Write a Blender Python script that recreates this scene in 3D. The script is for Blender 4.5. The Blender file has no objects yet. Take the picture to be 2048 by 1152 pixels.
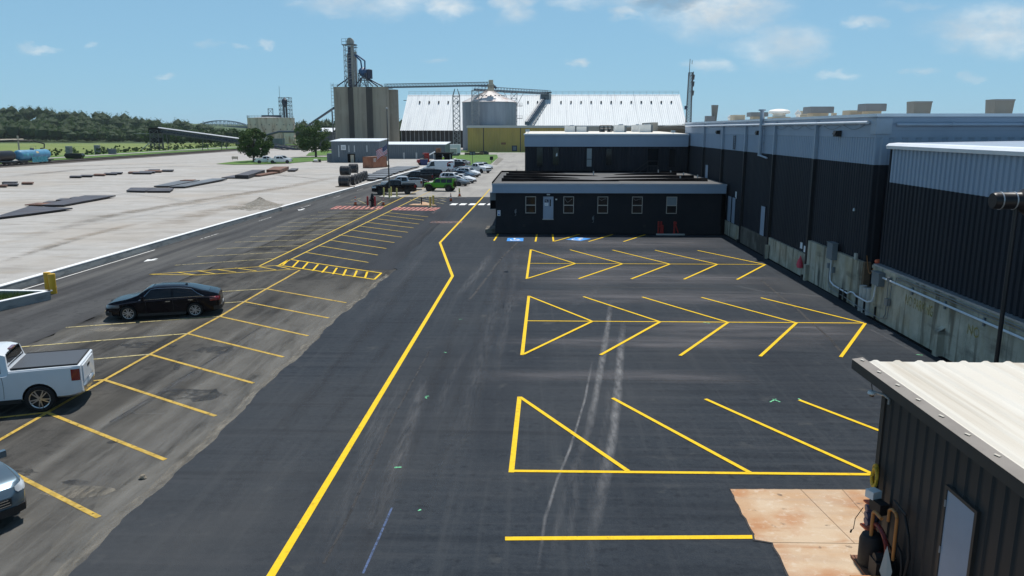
import bpy, bmesh, math, random
import numpy as np
from mathutils import Vector, Matrix
R = math.radians
random.seed(7); rng = np.random.default_rng(7)
scn = bpy.context.scene
C = scn.collection

# ------------------------------------------------------------------ camera
FPX, HC = 1550.0, 8.5                      # focal length in px of a 2048 wide frame, drone height
PITCH = math.atan(317 / FPX)
YAW = math.atan(48 * math.cos(PITCH) / FPX)
cam = bpy.data.cameras.new('camera'); camo = bpy.data.objects.new('camera', cam); C.objects.link(camo)
cam.sensor_width = 36.0; cam.lens = 36.0 * FPX / 2048.0; cam.clip_start = 0.1; cam.clip_end = 20000
camo.location = (0, 0, HC); camo.rotation_euler = (math.pi / 2 - PITCH, 0, YAW)
scn.camera = camo
# ------------------------------------------------------------------ sky, sun, exposure
SUN_EL, SUN_AZ = R(66), R(10)              # sun stands beyond the buildings, a little to the right
world = bpy.data.worlds.new('World'); scn.world = world; world.use_nodes = True
SKY_STRENGTH = 0.09
def build_world():
    nt = world.node_tree; N = nt.nodes; L = nt.links; N.clear()
    out = N.new('ShaderNodeOutputWorld'); bg = N.new('ShaderNodeBackground'); L.new(bg.outputs[0], out.inputs[0])
    sky = N.new('ShaderNodeTexSky'); sky.sky_type = 'NISHITA'; sky.sun_disc = False
    sky.sun_elevation = SUN_EL; sky.sun_rotation = SUN_AZ
    sky.altitude = 150; sky.air_density = 0.85; sky.dust_density = 0.0; sky.ozone_density = 6.0
    tint = N.new('ShaderNodeMix'); tint.data_type = 'RGBA'; tint.blend_type = 'MULTIPLY'; tint.inputs[0].default_value = 1
    L.new(sky.outputs[0], tint.inputs[6]); tint.inputs[7].default_value = (0.90, 1.07, 1.0, 1)
    tc = N.new('ShaderNodeTexCoord')
    sep = N.new('ShaderNodeSeparateXYZ'); L.new(tc.outputs['Generated'], sep.inputs[0])
    hz = N.new('ShaderNodeMapRange'); L.new(sep.outputs[2], hz.inputs[0]); hz.inputs[1].default_value = 0; hz.inputs[2].default_value = .7; hz.inputs[3].default_value = .82; hz.inputs[4].default_value = .12
    air = N.new('ShaderNodeMix'); air.data_type = 'RGBA'; L.new(hz.outputs[0], air.inputs[0]); L.new(tint.outputs[2], air.inputs[6]); air.inputs[7].default_value = (3.15, 5.75, 8.0, 1)
    def mth(op, a, b=None, c=None):
        n = N.new('ShaderNodeMath'); n.operation = op
        for i, v in enumerate((a, b, c)):
            if v is None: continue
            if isinstance(v, (int, float)): n.inputs[i].default_value = v
            else: L.new(v, n.inputs[i])
        return n.outputs[0]
    # cloud layer: a flat deck high above, seen in perspective
    z = mth('MAXIMUM', sep.outputs[2], 0.0)
    den = mth('ADD', z, 0.06)
    px = mth('DIVIDE', sep.outputs[0], den); py = mth('DIVIDE', sep.outputs[1], den)
    cv = N.new('ShaderNodeCombineXYZ'); L.new(px, cv.inputs[0]); L.new(py, cv.inputs[1])
    # direction coordinates (tangents about +Y) for the clouds standing over the plant
    yy = mth('MAXIMUM', sep.outputs[1], 0.05)
    u = mth('DIVIDE', sep.outputs[0], yy); v = mth('DIVIDE', sep.outputs[2], yy)
    front = mth('GREATER_THAN', sep.outputs[1], 0.05)
    duv = N.new('ShaderNodeCombineXYZ'); L.new(u, duv.inputs[0]); L.new(v, duv.inputs[1])
    wn = N.new('ShaderNodeTexNoise'); wn.inputs['Scale'].default_value = 16; wn.inputs['Detail'].default_value = 6; wn.inputs['Roughness'].default_value = .6
    wm = N.new('ShaderNodeMapping'); wm.inputs['Scale'].default_value = (1, 2.0, 1); L.new(duv.outputs[0], wm.inputs[0]); L.new(wm.outputs[0], wn.inputs['Vector'])
    wsub = N.new('ShaderNodeVectorMath'); wsub.operation = 'SUBTRACT'; L.new(wn.outputs['Color'], wsub.inputs[0]); wsub.inputs[1].default_value = (.5, .5, .5)
    wsc = N.new('ShaderNodeVectorMath'); wsc.operation = 'MULTIPLY'; L.new(wsub.outputs[0], wsc.inputs[0]); wsc.inputs[1].default_value = (.085, .042, 0)
    wadd = N.new('ShaderNodeVectorMath'); wadd.operation = 'ADD'; L.new(duv.outputs[0], wadd.inputs[0]); L.new(wsc.outputs[0], wadd.inputs[1])
    # (centre px x, px y, half width, half height, strength) in the photo's own pixel unit of angle
    CL = [(740, 8, 150, 36, .85), (895, 18, 50, 28, .95), (1028, 22, 48, 38, .85), (1150, 12, 60, 16, .6), (1250, 34, 36, 16, .7),
          (1420, 24, 140, 66, 1.0), (1310, -4, 150, 40, .95), (1155, 128, 26, 11, .8), (1405, 140, 48, 15, .6), (1545, 100, 95, 42, .75),
          (1700, 62, 44, 15, .75), (1960, 68, 150, 52, .85), (2060, 60, 60, 60, .6), (1660, 150, 38, 10, .5), (1822, 152, 30, 9, .45), (1915, 158, 26, 11, .45),
          (85, 101, 44, 10, .7), (178, 96, 18, 9, .5), (327, 154, 24, 8, .55), (527, 90, 16, 12, .5), (415, 92, 26, 7, .35), (475, 95, 24, 6, .35),
          (870, 120, 30, 7, .4), (620, 20, 40, 8, .3), (1790, 22, 60, 12, .3), (1600, 5, 90, 10, .5)]
    acc = None
    for cx, cy, a, b, s in CL:
        uc, vc = (cx - 1072) / 1582.0, (259 - cy) / 1582.0
        a /= 1582.0; b /= 1582.0
        mp = N.new('ShaderNodeMapping'); mp.inputs['Scale'].default_value = (1 / a, 1 / b, 0); mp.inputs['Location'].default_value = (-uc / a, -vc / b, 0)
        L.new(wadd.outputs[0], mp.inputs[0])
        ln = N.new('ShaderNodeVectorMath'); ln.operation = 'LENGTH'; L.new(mp.outputs[0], ln.inputs[0])
        mr = N.new('ShaderNodeMapRange'); mr.interpolation_type = 'SMOOTHSTEP'
        mr.inputs[1].default_value = 1.25; mr.inputs[2].default_value = 0.15; mr.inputs[3].default_value = 0; mr.inputs[4].default_value = s
        L.new(ln.outputs['Value'], mr.inputs[0])
        acc = mr.outputs[0] if acc is None else mth('MAXIMUM', acc, mr.outputs[0])
    dn = N.new('ShaderNodeTexNoise'); dn.inputs['Scale'].default_value = 26; dn.inputs['Detail'].default_value = 8; dn.inputs['Roughness'].default_value = .62
    L.new(wm.outputs[0], dn.inputs['Vector'])
    dm = N.new('ShaderNodeMapRange'); L.new(dn.outputs[0], dm.inputs[0]); dm.inputs[1].default_value = .3; dm.inputs[2].default_value = .62; dm.inputs[3].default_value = .35; dm.inputs[4].default_value = 1
    acc = mth('MULTIPLY', mth('MULTIPLY', acc, dm.outputs[0]), front)
    # scattered fair weather cumulus over the rest of the dome
    n2 = N.new('ShaderNodeTexNoise'); n2.inputs['Scale'].default_value = 1.1; n2.inputs['Detail'].default_value = 7; L.new(cv.outputs[0], n2.inputs['Vector'])
    m2 = N.new('ShaderNodeMapRange'); L.new(n2.outputs[0], m2.inputs[0]); m2.inputs[1].default_value = .56; m2.inputs[2].default_value = .72; m2.inputs[4].default_value = .8
    up = N.new('ShaderNodeMapRange'); L.new(sep.outputs[2], up.inputs[0]); up.inputs[1].default_value = .19; up.inputs[2].default_value = .30
    gen = mth('MULTIPLY', m2.outputs[0], up.outputs[0])
    cover = mth('MINIMUM', mth('MAXIMUM', acc, gen), 0.9)
    # thin undersides of the clouds are greyer
    n3 = N.new('ShaderNodeTexNoise'); n3.inputs['Scale'].default_value = 9; n3.inputs['Detail'].default_value = 4; L.new(wm.outputs[0], n3.inputs['Vector'])
    m3 = N.new('ShaderNodeMapRange'); L.new(n3.outputs[0], m3.inputs[0]); m3.inputs[1].default_value = .42; m3.inputs[2].default_value = .6
    # dark base of the big cloud
    mp = N.new('ShaderNodeMapping'); a, b = 100 / 1582., 24 / 1582.
    mp.inputs['Scale'].default_value = (1 / a, 1 / b, 0); mp.inputs['Location'].default_value = (-((1320 - 1072) / 1582.) / a, -((259 - 16) / 1582.) / b, 0)
    L.new(wadd.outputs[0], mp.inputs[0]); ln = N.new('ShaderNodeVectorMath'); ln.operation = 'LENGTH'; L.new(mp.outputs[0], ln.inputs[0])
    md = N.new('ShaderNodeMapRange'); md.interpolation_type = 'SMOOTHSTEP'; L.new(ln.outputs['Value'], md.inputs[0]); md.inputs[1].default_value = 1.15; md.inputs[2].default_value = .3
    shade = mth('MAXIMUM', mth('MULTIPLY', mth('SUBTRACT', 1.0, m3.outputs[0]), .35), mth('MULTIPLY', md.outputs[0], front))
    cc = N.new('ShaderNodeMix'); cc.data_type = 'RGBA'; L.new(shade, cc.inputs[0])
    cc.inputs[6].default_value = (8.2, 9.0, 9.4, 1); cc.inputs[7].default_value = (3.0, 4.2, 5.4, 1)
    mx = N.new('ShaderNodeMix'); mx.data_type = 'RGBA'; L.new(cover, mx.inputs[0]); L.new(air.outputs[2], mx.inputs[6]); L.new(cc.outputs[2], mx.inputs[7])
    L.new(mx.outputs[2], bg.inputs[0]); bg.inputs[1].default_value = SKY_STRENGTH
build_world()
world.cycles.sampling_method = 'MANUAL'; world.cycles.sample_map_resolution = 256
sl = bpy.data.lights.new('sun', 'SUN'); sl.energy = 4.3; sl.angle = R(0.53); sl.color = (1.0, 0.955, 0.89)
so = bpy.data.objects.new('sun', sl); C.objects.link(so); so.location = (0, 0, 60)
sd = Vector((math.sin(SUN_AZ) * math.cos(SUN_EL), math.cos(SUN_AZ) * math.cos(SUN_EL), math.sin(SUN_EL)))
so.rotation_euler = (-sd).to_track_quat('-Z', 'Y').to_euler()
vs = scn.view_settings
vs.view_transform = 'Standard'; vs.look = 'None'; vs.exposure = 0.06; vs.gamma = 1.0; vs.use_curve_mapping = False
scn.cycles.max_bounces = 5; scn.cycles.diffuse_bounces = 3; scn.cycles.transparent_max_bounces = 8
scn.cycles.use_denoising = True

# ------------------------------------------------------------------ survey helpers: turn a bearing of the photo into a place in the world
_fw = np.array([-math.sin(YAW) * math.cos(PITCH), math.cos(YAW) * math.cos(PITCH), -math.sin(PITCH)])
_rt = np.array([math.cos(YAW), math.sin(YAW), 0.0]); _up = np.cross(_rt, _fw)
def ray(x, y): return _fw + _rt * (x - 1024) / FPX - _up * (y - 576) / FPX
def G(x, y, z=0.0):
    d = ray(x, y); t = (z - HC) / d[2]; return Vector((d[0] * t, d[1] * t, z))
def Q(x, y, Y):
    d = ray(x, y); t = Y / d[1]; return Vector((d[0] * t, Y, HC + d[2] * t))
def QX(x, y, X):
    d = ray(x, y); t = X / d[0]; return Vector((X, d[1] * t, HC + d[2] * t))

# ------------------------------------------------------------------ materials
MATS = {}
def mat(name, col, rough=.6, metal=0.0, layers=(), bump=None, coat=0.0, spec=.5, alpha=None, emit=None):
    """layers: (colour, scale vec or number, detail, lo, hi, strength) mixed over the base by noise"""
    if name in MATS: return MATS[name]
    m = bpy.data.materials.new(name); m.use_nodes = True; nt = m.node_tree; N = nt.nodes; L = nt.links
    b = N['Principled BSDF']; b.inputs['Roughness'].default_value = rough; b.inputs['Metallic'].default_value = metal
    b.inputs['Specular IOR Level'].default_value = spec
    if coat: b.inputs['Coat Weight'].default_value = coat; b.inputs['Coat Roughness'].default_value = .04
    tc = N.new('ShaderNodeTexCoord')
    def noise(scale, detail, rgh=.55):
        mp = N.new('ShaderNodeMapping'); L.new(tc.outputs['Object'], mp.inputs[0])
        sc = scale if isinstance(scale, (tuple, list)) else (scale,) * 3
        mp.inputs['Scale'].default_value = sc
        n = N.new('ShaderNodeTexNoise'); n.inputs['Scale'].default_value = 1; n.inputs['Detail'].default_value = detail; n.inputs['Roughness'].default_value = rgh
        mp.inputs['Location'].default_value = (len(N) * 3.7, len(N) * 1.3, len(N) * .7)
        L.new(mp.outputs[0], n.inputs['Vector']); return n.outputs[0]
    cur = None
    for (lc, sc, det, lo, hi, st) in layers:
        mr = N.new('ShaderNodeMapRange'); L.new(noise(sc, det), mr.inputs[0])
        mr.inputs[1].default_value = lo; mr.inputs[2].default_value = hi; mr.inputs[4].default_value = st
        mx = N.new('ShaderNodeMix'); mx.data_type = 'RGBA'; L.new(mr.outputs[0], mx.inputs[0])
        if cur is None: mx.inputs[6].default_value = (*col, 1)
        else: L.new(cur, mx.inputs[6])
        mx.inputs[7].default_value = (*lc, 1); cur = mx.outputs[2]
    if cur is None: b.inputs['Base Color'].default_value = (*col, 1)
    else: L.new(cur, b.inputs['Base Color'])
    if bump:
        bp = N.new('ShaderNodeBump'); bp.inputs['Strength'].default_value = bump[1]; bp.inputs['Distance'].default_value = bump[2] if len(bump) > 2 else .02
        L.new(noise(bump[0], 4), bp.inputs['Height']); L.new(bp.outputs[0], b.inputs['Normal'])
    if alpha:       # (scale, detail, lo, hi, max): patchy coverage of dust or worn paint
        mr = N.new('ShaderNodeMapRange'); L.new(noise(alpha[0], alpha[1], .65), mr.inputs[0])
        mr.inputs[1].default_value = alpha[2]; mr.inputs[2].default_value = alpha[3]; mr.inputs[4].default_value = alpha[4]
        if len(alpha) > 5:
            at = N.new('ShaderNodeAttribute'); at.attribute_name = 'fade'; mu = N.new('ShaderNodeMath'); mu.operation = 'MULTIPLY'; L.new(mr.outputs[0], mu.inputs[0]); L.new(at.outputs['Fac'], mu.inputs[1]); L.new(mu.outputs[0], b.inputs['Alpha'])
        else: L.new(mr.outputs[0], b.inputs['Alpha'])
    MATS[name] = m; return m
def paint(name, col, rough=.28, metal=0.0):
    return mat(name, col, rough, metal, coat=.3, spec=.2, layers=[(tuple(c * .8 for c in col), 1.2, 3, .45, .7, .35)])

M = dict(
 asphalt_new=mat('new asphalt', (0.0221, 0.0283, 0.0375), .85, layers=[
    ((0.0389, 0.0473, 0.0576), 30, 4, .36, .66, .75), ((0.0389, 0.0461, 0.0542), 7, 6, .46, .66, .6), ((0.0119, 0.0156, 0.0219), 4, 7, .54, .70, .6), ((0.0475, 0.0530, 0.0611), (.20, 4.5, 1), 8, .50, .68, .55), ((0.0130, 0.0172, 0.0242), (.12, 2.2, 1), 8, .52, .70, .55),
    ((0.0540, 0.0599, 0.0668), (4.0, .10, 1), 8, .54, .72, .45), ((0.0648, 0.0669, 0.0691), .06, 8, .50, .70, .6), ((0.0151, 0.0196, 0.0277), (.30, .06, 1), 6, .5, .7, .5), ((0.0810, 0.0841, 0.0830), 1.3, 9, .64, .74, .45)], bump=(45, .6, .02), spec=.14),
 asphalt_mid=mat('older dark asphalt', (.026, .030, .038), .85, layers=[
    ((.046, .050, .056), 30, 4, .36, .66, .7), ((.042, .046, .052), 6, 6, .46, .66, .6), ((.015, .017, .022), (.7, .08, 1), 7, .46, .66, .6), ((.066, .064, .062), (1.6, .06, 1), 8, .54, .72, .5)], bump=(45, .6, .02), spec=.14),
 asphalt_old=mat('old grey asphalt', (.058, .056, .053), .9, layers=[
    ((.098, .094, .086), 30, 4, .36, .66, .65), ((.024, .0235, .023), (.9, .15, 1), 7, .44, .60, .9), ((.030, .029, .028), 2.2, 8, .52, .66, .7), ((.155, .146, .128), (.7, .06, 1), 8, .53, .72, .7),
    ((.018, .0175, .0175), .30, 7, .56, .68, .8), ((.125, .118, .104), .14, 7, .52, .70, .6), ((.17, .16, .14), (5, .12, 1), 8, .60, .72, .5)], bump=(40, .7, .02), spec=.12),
 asphalt_lane=mat('grey drive asphalt', (.064, .065, .067), .9, layers=[
    ((.104, .104, .103), 30, 4, .36, .66, .6), ((.034, .034, .036), (.8, .06, 1), 7, .45, .64, .75), ((.040, .040, .041), 2.5, 8, .54, .68, .6), ((.150, .145, .135), (.6, .035, 1), 8, .50, .70, .7)], bump=(40, .6, .02), spec=.12),
 far_pave=mat('dusty pale pavement', (.30, .285, .26), .9, layers=[
    ((.20, .19, .18), (.5, .06, 1), 6, .45, .65, .6), ((.40, .38, .35), .15, 5, .5, .7, .6), ((.12, .115, .11), (.3, .04, 1), 6, .58, .72, .5)], bump=(12, .3, .03)),
 gravel=mat('pale yard gravel', (.385, .370, .348), .95, layers=[
    ((.29, .275, .255), 1.1, 8, .46, .66, .55), ((.48, .465, .445), .28, 8, .48, .66, .6),
    ((.41, .39, .365), 7, 4, .4, .65, .6), ((.25, .235, .21), (.05, .30, 1), 7, .48, .70, .55), ((.44, .425, .405), (.03, .22, 1), 6, .52, .74, .45), ((.36, .31, .255), .05, 7, .52, .70, .6), ((.24, .22, .195), (.18, .6, 1), 8, .56, .70, .6), ((.31, .27, .22), .4, 7, .56, .7, .5)], bump=(9, .6, .06)),
 track_dark=mat('damp wheel track', (.20, .185, .165), .95, alpha=((.5, .9, 1), 8, .34, .74, .7, 1)), track_pale=mat('pale wheel track', (.47, .455, .43), .95, alpha=((.5, .9, 1), 8, .34, .74, .7, 1)), track_brown=mat('brown wheel track', (.30, .245, .185), .95, alpha=((.5, .9, 1), 8, .34, .74, .7, 1)),
 heap=mat('grey brown gravel', (.26, .235, .20), .95, layers=[((.17, .155, .13), 1.2, 8, .45, .65, .7), ((.36, .34, .30), 5, 6, .48, .66, .6)], bump=(7, .9, .08)),
 dirt=mat('dry dirt', (.28, .235, .18), .95, layers=[((.17, .14, .10), .8, 6, .45, .65, .7), ((.38, .34, .28), 4, 5, .45, .65, .6)], bump=(6, .8, .08)),
 lawn=mat('mown lawn', (.080, .17, .016), .95, layers=[((.05, .115, .018), .12, 6, .42, .62, .8), ((.13, .21, .045), .5, 6, .5, .7, .6), ((.17, .20, .07), .06, 4, .58, .72, .5)], bump=(5, .7, .1)),
 field=mat('rough meadow', (.15, .20, .038), .95, layers=[((.19, .225, .07), (.03, .10, 1), 6, .42, .65, .8), ((.075, .14, .025), .08, 6, .5, .68, .7)], bump=(2, .8, .2)),
 terrain=mat('far ground', (.050, .088, .026), .95, layers=[((.035, .064, .020), .02, 5, .4, .65, .8)]),
 yellow_new=mat('fresh yellow paint', (.78, .50, .012), .7, layers=[((.84, .57, .025), 9, 4, .4, .7, .7), ((.46, .30, .015), 5, 8, .58, .72, .7), ((.20, .15, .03), 24, 6, .62, .70, .7)], bump=(45, .35, .015), spec=.15, alpha=(16, 6, .20, .30, 1.0)),
 yellow_old=mat('worn yellow paint', (.52, .34, .06), .8, spec=.15, layers=[((.34, .23, .055), 2.5, 6, .42, .65, .8), ((.60, .44, .14), 8, 4, .45, .65, .6)], bump=(40, .5, .015), alpha=(7, 6, .28, .44, 1.0)),
 yellow_mid=mat('yellow paint', (.62, .43, .05), .75, spec=.15, layers=[((.45, .33, .10), 2.5, 6, .42, .65, .7)], alpha=(6, 6, .26, .40, 1.0)),
 pale_line=mat('faded cream line paint', (.52, .43, .17), .7, layers=[((.34, .30, .19), 2.5, 6, .42, .65, .8)], alpha=(6, 6, .30, .50, 1.0)),
 red_line=mat('faded red paint', (.46, .12, .09), .7, layers=[((.52, .30, .25), 3, 6, .42, .62, .7)], alpha=(5, 6, .28, .45, 1.0)),
 pink_line=mat('faded pink paint', (.55, .33, .28), .7, alpha=(4, 7, .44, .70, .42)),
 white_line=mat('white paint', (.78, .78, .76), .6, layers=[((.55, .55, .53), 3, 5, .5, .7, .6)]),
 white_worn=mat('worn white paint', (.62, .61, .58), .7, alpha=(3, 6, .38, .55, .9)),
 blue_mark=mat('bright blue paint', (.012, .25, .72), .55, layers=[((.02, .32, .80), 4, 4, .45, .7, .6)]),
 green_mark=mat('green survey paint', (.20, .70, .36), .7, alpha=(14, 4, .36, .52, .9)),
 blue_chalk=mat('blue chalk', (.17, .27, .55), .8, alpha=(14, 6, .30, .75, .6)),
 dust=mat('pale dust track', (.27, .27, .275), .95, alpha=((9, .9, 1), 8, .36, .80, .34, 1)),
 dust_thin=mat('thin dust track', (.25, .25, .255), .95, alpha=((11, .9, 1), 8, .40, .84, .22, 1)),
 dust_line=mat('wheel line of dust', (.30, .30, .305), .95, alpha=((7, 1.6, 1), 8, .26, .70, .62, 1)),
 dust_film=mat('film of dust', (.225, .217, .198), .95, alpha=((2.2, .35, 1), 8, .28, .80, .75, 1)),
 dust_grey=mat('film of grey dust', (.155, .15, .16), .95, alpha=((.25, 1.8, 1), 8, .30, .74, .72, 1)),
 worn_dark=mat('fresh dark roller streak', (.015, .018, .025), .8, alpha=((2.2, .3, 1), 7, .40, .80, .45, 1)),
 sand=mat('sandy grit', (.27, .245, .20), .95, layers=[((.18, .16, .13), 2, 6, .45, .65, .7)], alpha=((5, 1.2, 1), 7, .34, .66, .8)),
 grit=mat('thin grit wash', (.21, .195, .165), .95, alpha=((3, .5, 1), 7, .40, .80, .6)),
 soot=mat('dark oily stain', (.010, .010, .011), .6, alpha=(3, 6, .40, .62, .75)),
 crack=mat('tar filled joint', (.012, .012, .014), .7, alpha=((1.5, 1.5, 1), 5, .34, .5, .9)),
 pad=mat('iron stained concrete', (.50, .33, .20), .85, layers=[((.58, .46, .33), .9, 7, .42, .62, .8), ((.42, .17, .065), .55, 8, .50, .66, .8), ((.44, .33, .24), (.4, 3.5, 1), 8, .5, .7, .6), ((.64, .55, .44), 6, 7, .56, .70, .5), ((.36, .15, .06), (.5, 2.5, 1), 8, .60, .72, .6), ((.16, .12, .09), 2.6, 9, .66, .72, .8)], bump=(25, .5, .02), spec=.2),
 pad_joint=mat('pad joint', (.20, .13, .08), .9),
 conc=mat('weathered concrete', (.44, .41, .33), .85, layers=[((.29, .275, .215), (.9, .9, .5), 7, .40, .60, .85), ((.54, .50, .40), 1.6, 7, .48, .68, .7), ((.13, .11, .075), (2.4, 2.4, .22), 7, .52, .64, .85), ((.33, .26, .14), (.6, .6, .35), 6, .52, .68, .7), ((.045, .04, .032), (3.2, 3.2, .30), 8, .60, .70, .9), ((.09, .085, .07), (.35, .35, 1.6), 6, .58, .70, .6)], bump=(14, .5, .03)),
 conc_dark=mat('damp stained concrete', (.13, .12, .10), .85, layers=[((.05, .042, .033), (.7, .7, .3), 6, .42, .6, .85), ((.22, .20, .16), .9, 6, .52, .7, .7)], bump=(14, .5, .03)),
 conc_pale=mat('pale concrete', (.46, .45, .42), .85, layers=[((.34, .33, .30), 1.5, 6, .45, .65, .7)], bump=(14, .4, .02)),
 kerb_face=mat('kerb concrete', (.28, .29, .285), .85, layers=[((.38, .385, .36), (.4, .4, 2), 6, .45, .65, .7), ((.10, .11, .11), (.8, .8, 3), 6, .5, .68, .7)], bump=(16, .5, .03)),
 white_kerb=mat('white kerb paint', (.80, .80, .79), .6, layers=[((.60, .60, .58), 2.2, 6, .52, .7, .6)]),
 charcoal=mat('charcoal wall metal', (.019, .022, .029), .6, metal=.0, layers=[((.027, .030, .037), (1.1, 1.1, .015), 2, .48, .54, .6), ((.030, .031, .034), (1.6, 1.6, .25), 8, .60, .74, .5), ((.020, .024, .034), (.7, .7, .12), 5, .45, .7, .6)], spec=.18),
 charcoal_flat=mat('charcoal stucco', (.012, .0145, .020), .8, layers=[((.024, .025, .028), (.8, .8, .5), 8, .56, .72, .6), ((.020, .023, .029), .8, 5, .45, .7, .6)], bump=(30, .3, .01), spec=.3),
 greyband=mat('light grey wall metal', (.30, .37, .47), .5, layers=[((.26, .325, .42), (.5, .5, .1), 5, .45, .7, .7)], spec=.35),
 greytrim=mat('grey trim metal', (.33, .40, .49), .45, layers=[((.29, .33, .38), 1.2, 4, .45, .7, .6)]),
 paletrim=mat('pale metal coping', (.80, .83, .87), .4, layers=[((.68, .72, .77), 1.1, 4, .45, .7, .6)]),
 galv=mat('galvanised steel', (.45, .47, .49), .4, metal=.6, layers=[((.33, .35, .37), 3, 5, .45, .65, .6)]),
 pipe_white=mat('light painted pipe', (.66, .70, .75), .4, layers=[((.52, .55, .6), 2, 4, .45, .7, .5)]),
 dark_pipe=mat('dark painted pipe', (.012, .013, .016), .5),
 shed_roof=mat('cream roof sheet', (.66, .62, .54), .5, layers=[((.50, .44, .35), (2.6, .10, 1), 7, .46, .66, .85), ((.72, .70, .64), (.8, .2, 1), 5, .5, .7, .6), ((.38, .32, .24), (3.5, .15, 1), 8, .58, .70, .7)]),
 shed_trim=mat('bronze trim', (.036, .034, .032), .55, layers=[((.05, .047, .044), 2, 5, .45, .7, .6)]),
 bronze_top=mat('weathered bronze trim', (.22, .195, .17), .6, layers=[((.155, .135, .118), 1.5, 5, .45, .7, .7)]),
 shed_wall=mat('dark bronze wall sheet', (.036, .038, .040), .5, layers=[((.046, .048, .050), (1, 1, .2), 5, .45, .7, .6)], spec=.25),
 door_grey=mat('grey door paint', (.30, .36, .45), .5, layers=[((.25, .30, .38), 1.2, 5, .45, .7, .6)]),
 glass=mat('dark window glass', (.008, .010, .013), .08, spec=.45),
 glass_blind=mat('window with blind', (.22, .26, .28), .15, spec=.6),
 frame=mat('beige window frame', (.42, .39, .35), .5),
 black=mat('black rubber', (.010, .010, .011), .7, layers=[((.02, .02, .021), 6, 4, .45, .7, .5)]),
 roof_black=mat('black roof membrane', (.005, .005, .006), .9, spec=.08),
 roof_grey=mat('granulated roof felt', (.105, .105, .105), .9, layers=[((.075, .075, .078), (.15, .9, 1), 6, .45, .65, .8), ((.15, .148, .142), .5, 5, .5, .7, .6)], bump=(20, .4, .02)),
 roof_tan=mat('pale roof membrane', (.72, .69, .63), .8, layers=[((.52, .49, .43), (.1, .5, 1), 6, .45, .65, .7)]),
 bol_yellow=mat('bollard yellow', (.62, .37, .02), .5, layers=[((.42, .23, .03), (2, 2, 5), 5, .48, .68, .7)]),
 bol_pale=mat('sun bleached yellow', (.58, .50, .14), .55, layers=[((.42, .35, .12), 2, 5, .48, .68, .6)]),
 bol_red=mat('bollard red', (.36, .018, .014), .5, layers=[((.22, .02, .015), 2.5, 5, .48, .68, .6)]),
 red_dark=mat('dark red paint', (.24, .014, .012), .5),
 orange=mat('orange paint', (.62, .10, .03), .55),
 cone_orange=mat('cone orange', (.65, .13, .03), .6),
 rust=mat('rusted steel', (.20, .085, .045), .8, layers=[((.30, .15, .08), 1.5, 6, .45, .65, .7), ((.11, .05, .03), .9, 6, .5, .68, .7)]),
 container=mat('rust red container', (.33, .125, .065), .7, layers=[((.42, .19, .10), (.8, .8, .3), 6, .45, .65, .7), ((.20, .07, .04), 1.2, 6, .52, .7, .7)]),
 coil=mat('dark steel coil', (.035, .036, .040), .38, metal=.5, layers=[((.07, .07, .075), (8, .5, .5), 4, .45, .65, .7)]),
 plate=mat('mill scale steel plate', (.050, .048, .060), .6, metal=.2, layers=[((.085, .080, .092), .5, 6, .42, .62, .8), ((.07, .045, .04), .9, 6, .55, .7, .7)]),
 plate_light=mat('blue grey steel plate', (.15, .165, .185), .55, metal=.2, layers=[((.085, .09, .10), .4, 6, .42, .62, .8)]),
 plate_rust=mat('rusty steel plate', (.20, .095, .055), .8, layers=[((.09, .05, .04), .7, 6, .42, .62, .8)]),
 plate_edge=mat('dark plate edge', (.018, .016, .018), .7),
 timber=mat('weathered timber', (.17, .12, .075), .85, layers=[((.10, .07, .045), 3, 5, .45, .65, .7)]),
 silo=mat('aged silo concrete', (.30, .27, .215), .9, layers=[((.21, .185, .15), (.5, .5, .03), 6, .42, .62, .8), ((.35, .32, .265), .15, 6, .5, .68, .6), ((.15, .13, .11), (.8, .8, .05), 6, .6, .74, .7)]),
 silo_dark=mat('dark silo concrete', (.06, .056, .05), .9, layers=[((.04, .038, .035), (.6, .6, .05), 5, .42, .62, .8)]),  # dark tone that also carries the shade between the silos
 lattice=mat('weathered grey steelwork', (.30, .315, .325), .6, layers=[((.20, .21, .22), .8, 4, .45, .65, .6)]),
 lattice_dark=mat('dark steelwork', (.075, .082, .092), .6, layers=[((.12, .10, .09), .8, 4, .5, .68, .6)]),
 steel_blue=mat('blue painted steel', (.012, .065, .17), .45),
 navy=mat('navy painted steel', (.014, .025, .06), .5),
 conv_blue=mat('slate blue steel', (.11, .155, .20), .55, layers=[((.07, .10, .13), .5, 5, .45, .65, .6)]),
 leg_tan=mat('tan galvanised casing', (.37, .345, .31), .6, layers=[((.26, .235, .21), (.6, .6, .1), 5, .45, .65, .7)]),
 barn_roof=mat('white roof sheet', (.72, .75, .76), .6, spec=.3, layers=[((.56, .60, .63), (.9, .05, .05), 6, .48, .66, .7), ((.62, .50, .42), (.5, .03, .03), 6, .66, .76, .5)]),
 barn_wall=mat('dark weathered boarding', (.050, .050, .052), .85, layers=[((.085, .083, .08), (1.1, 1, .1), 5, .45, .65, .7)]),
 bin_wall=mat('grey corrugated bin steel', (.30, .335, .38), .5, metal=.2, layers=[((.23, .26, .30), (.5, .5, .06), 5, .42, .62, .7)]),
 bin_roof=mat('pale bin roof', (.66, .62, .60), .6, layers=[((.40, .22, .17), .28, 6, .52, .66, .75), ((.76, .75, .74), .3, 5, .5, .7, .6)]),
 ochre=mat('ochre wall sheet', (.44, .32, .085), .65, layers=[((.35, .26, .075), (.4, .4, .08), 5, .45, .65, .7), ((.28, .21, .08), .1, 5, .55, .7, .6)]),
 ochre_roof=mat('pale grey roof edge', (.50, .50, .48), .7),
 grey_build=mat('slate grey wall sheet', (.125, .15, .175), .6, layers=[((.09, .11, .13), (.4, .4, .1), 5, .45, .65, .7)]),
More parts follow.
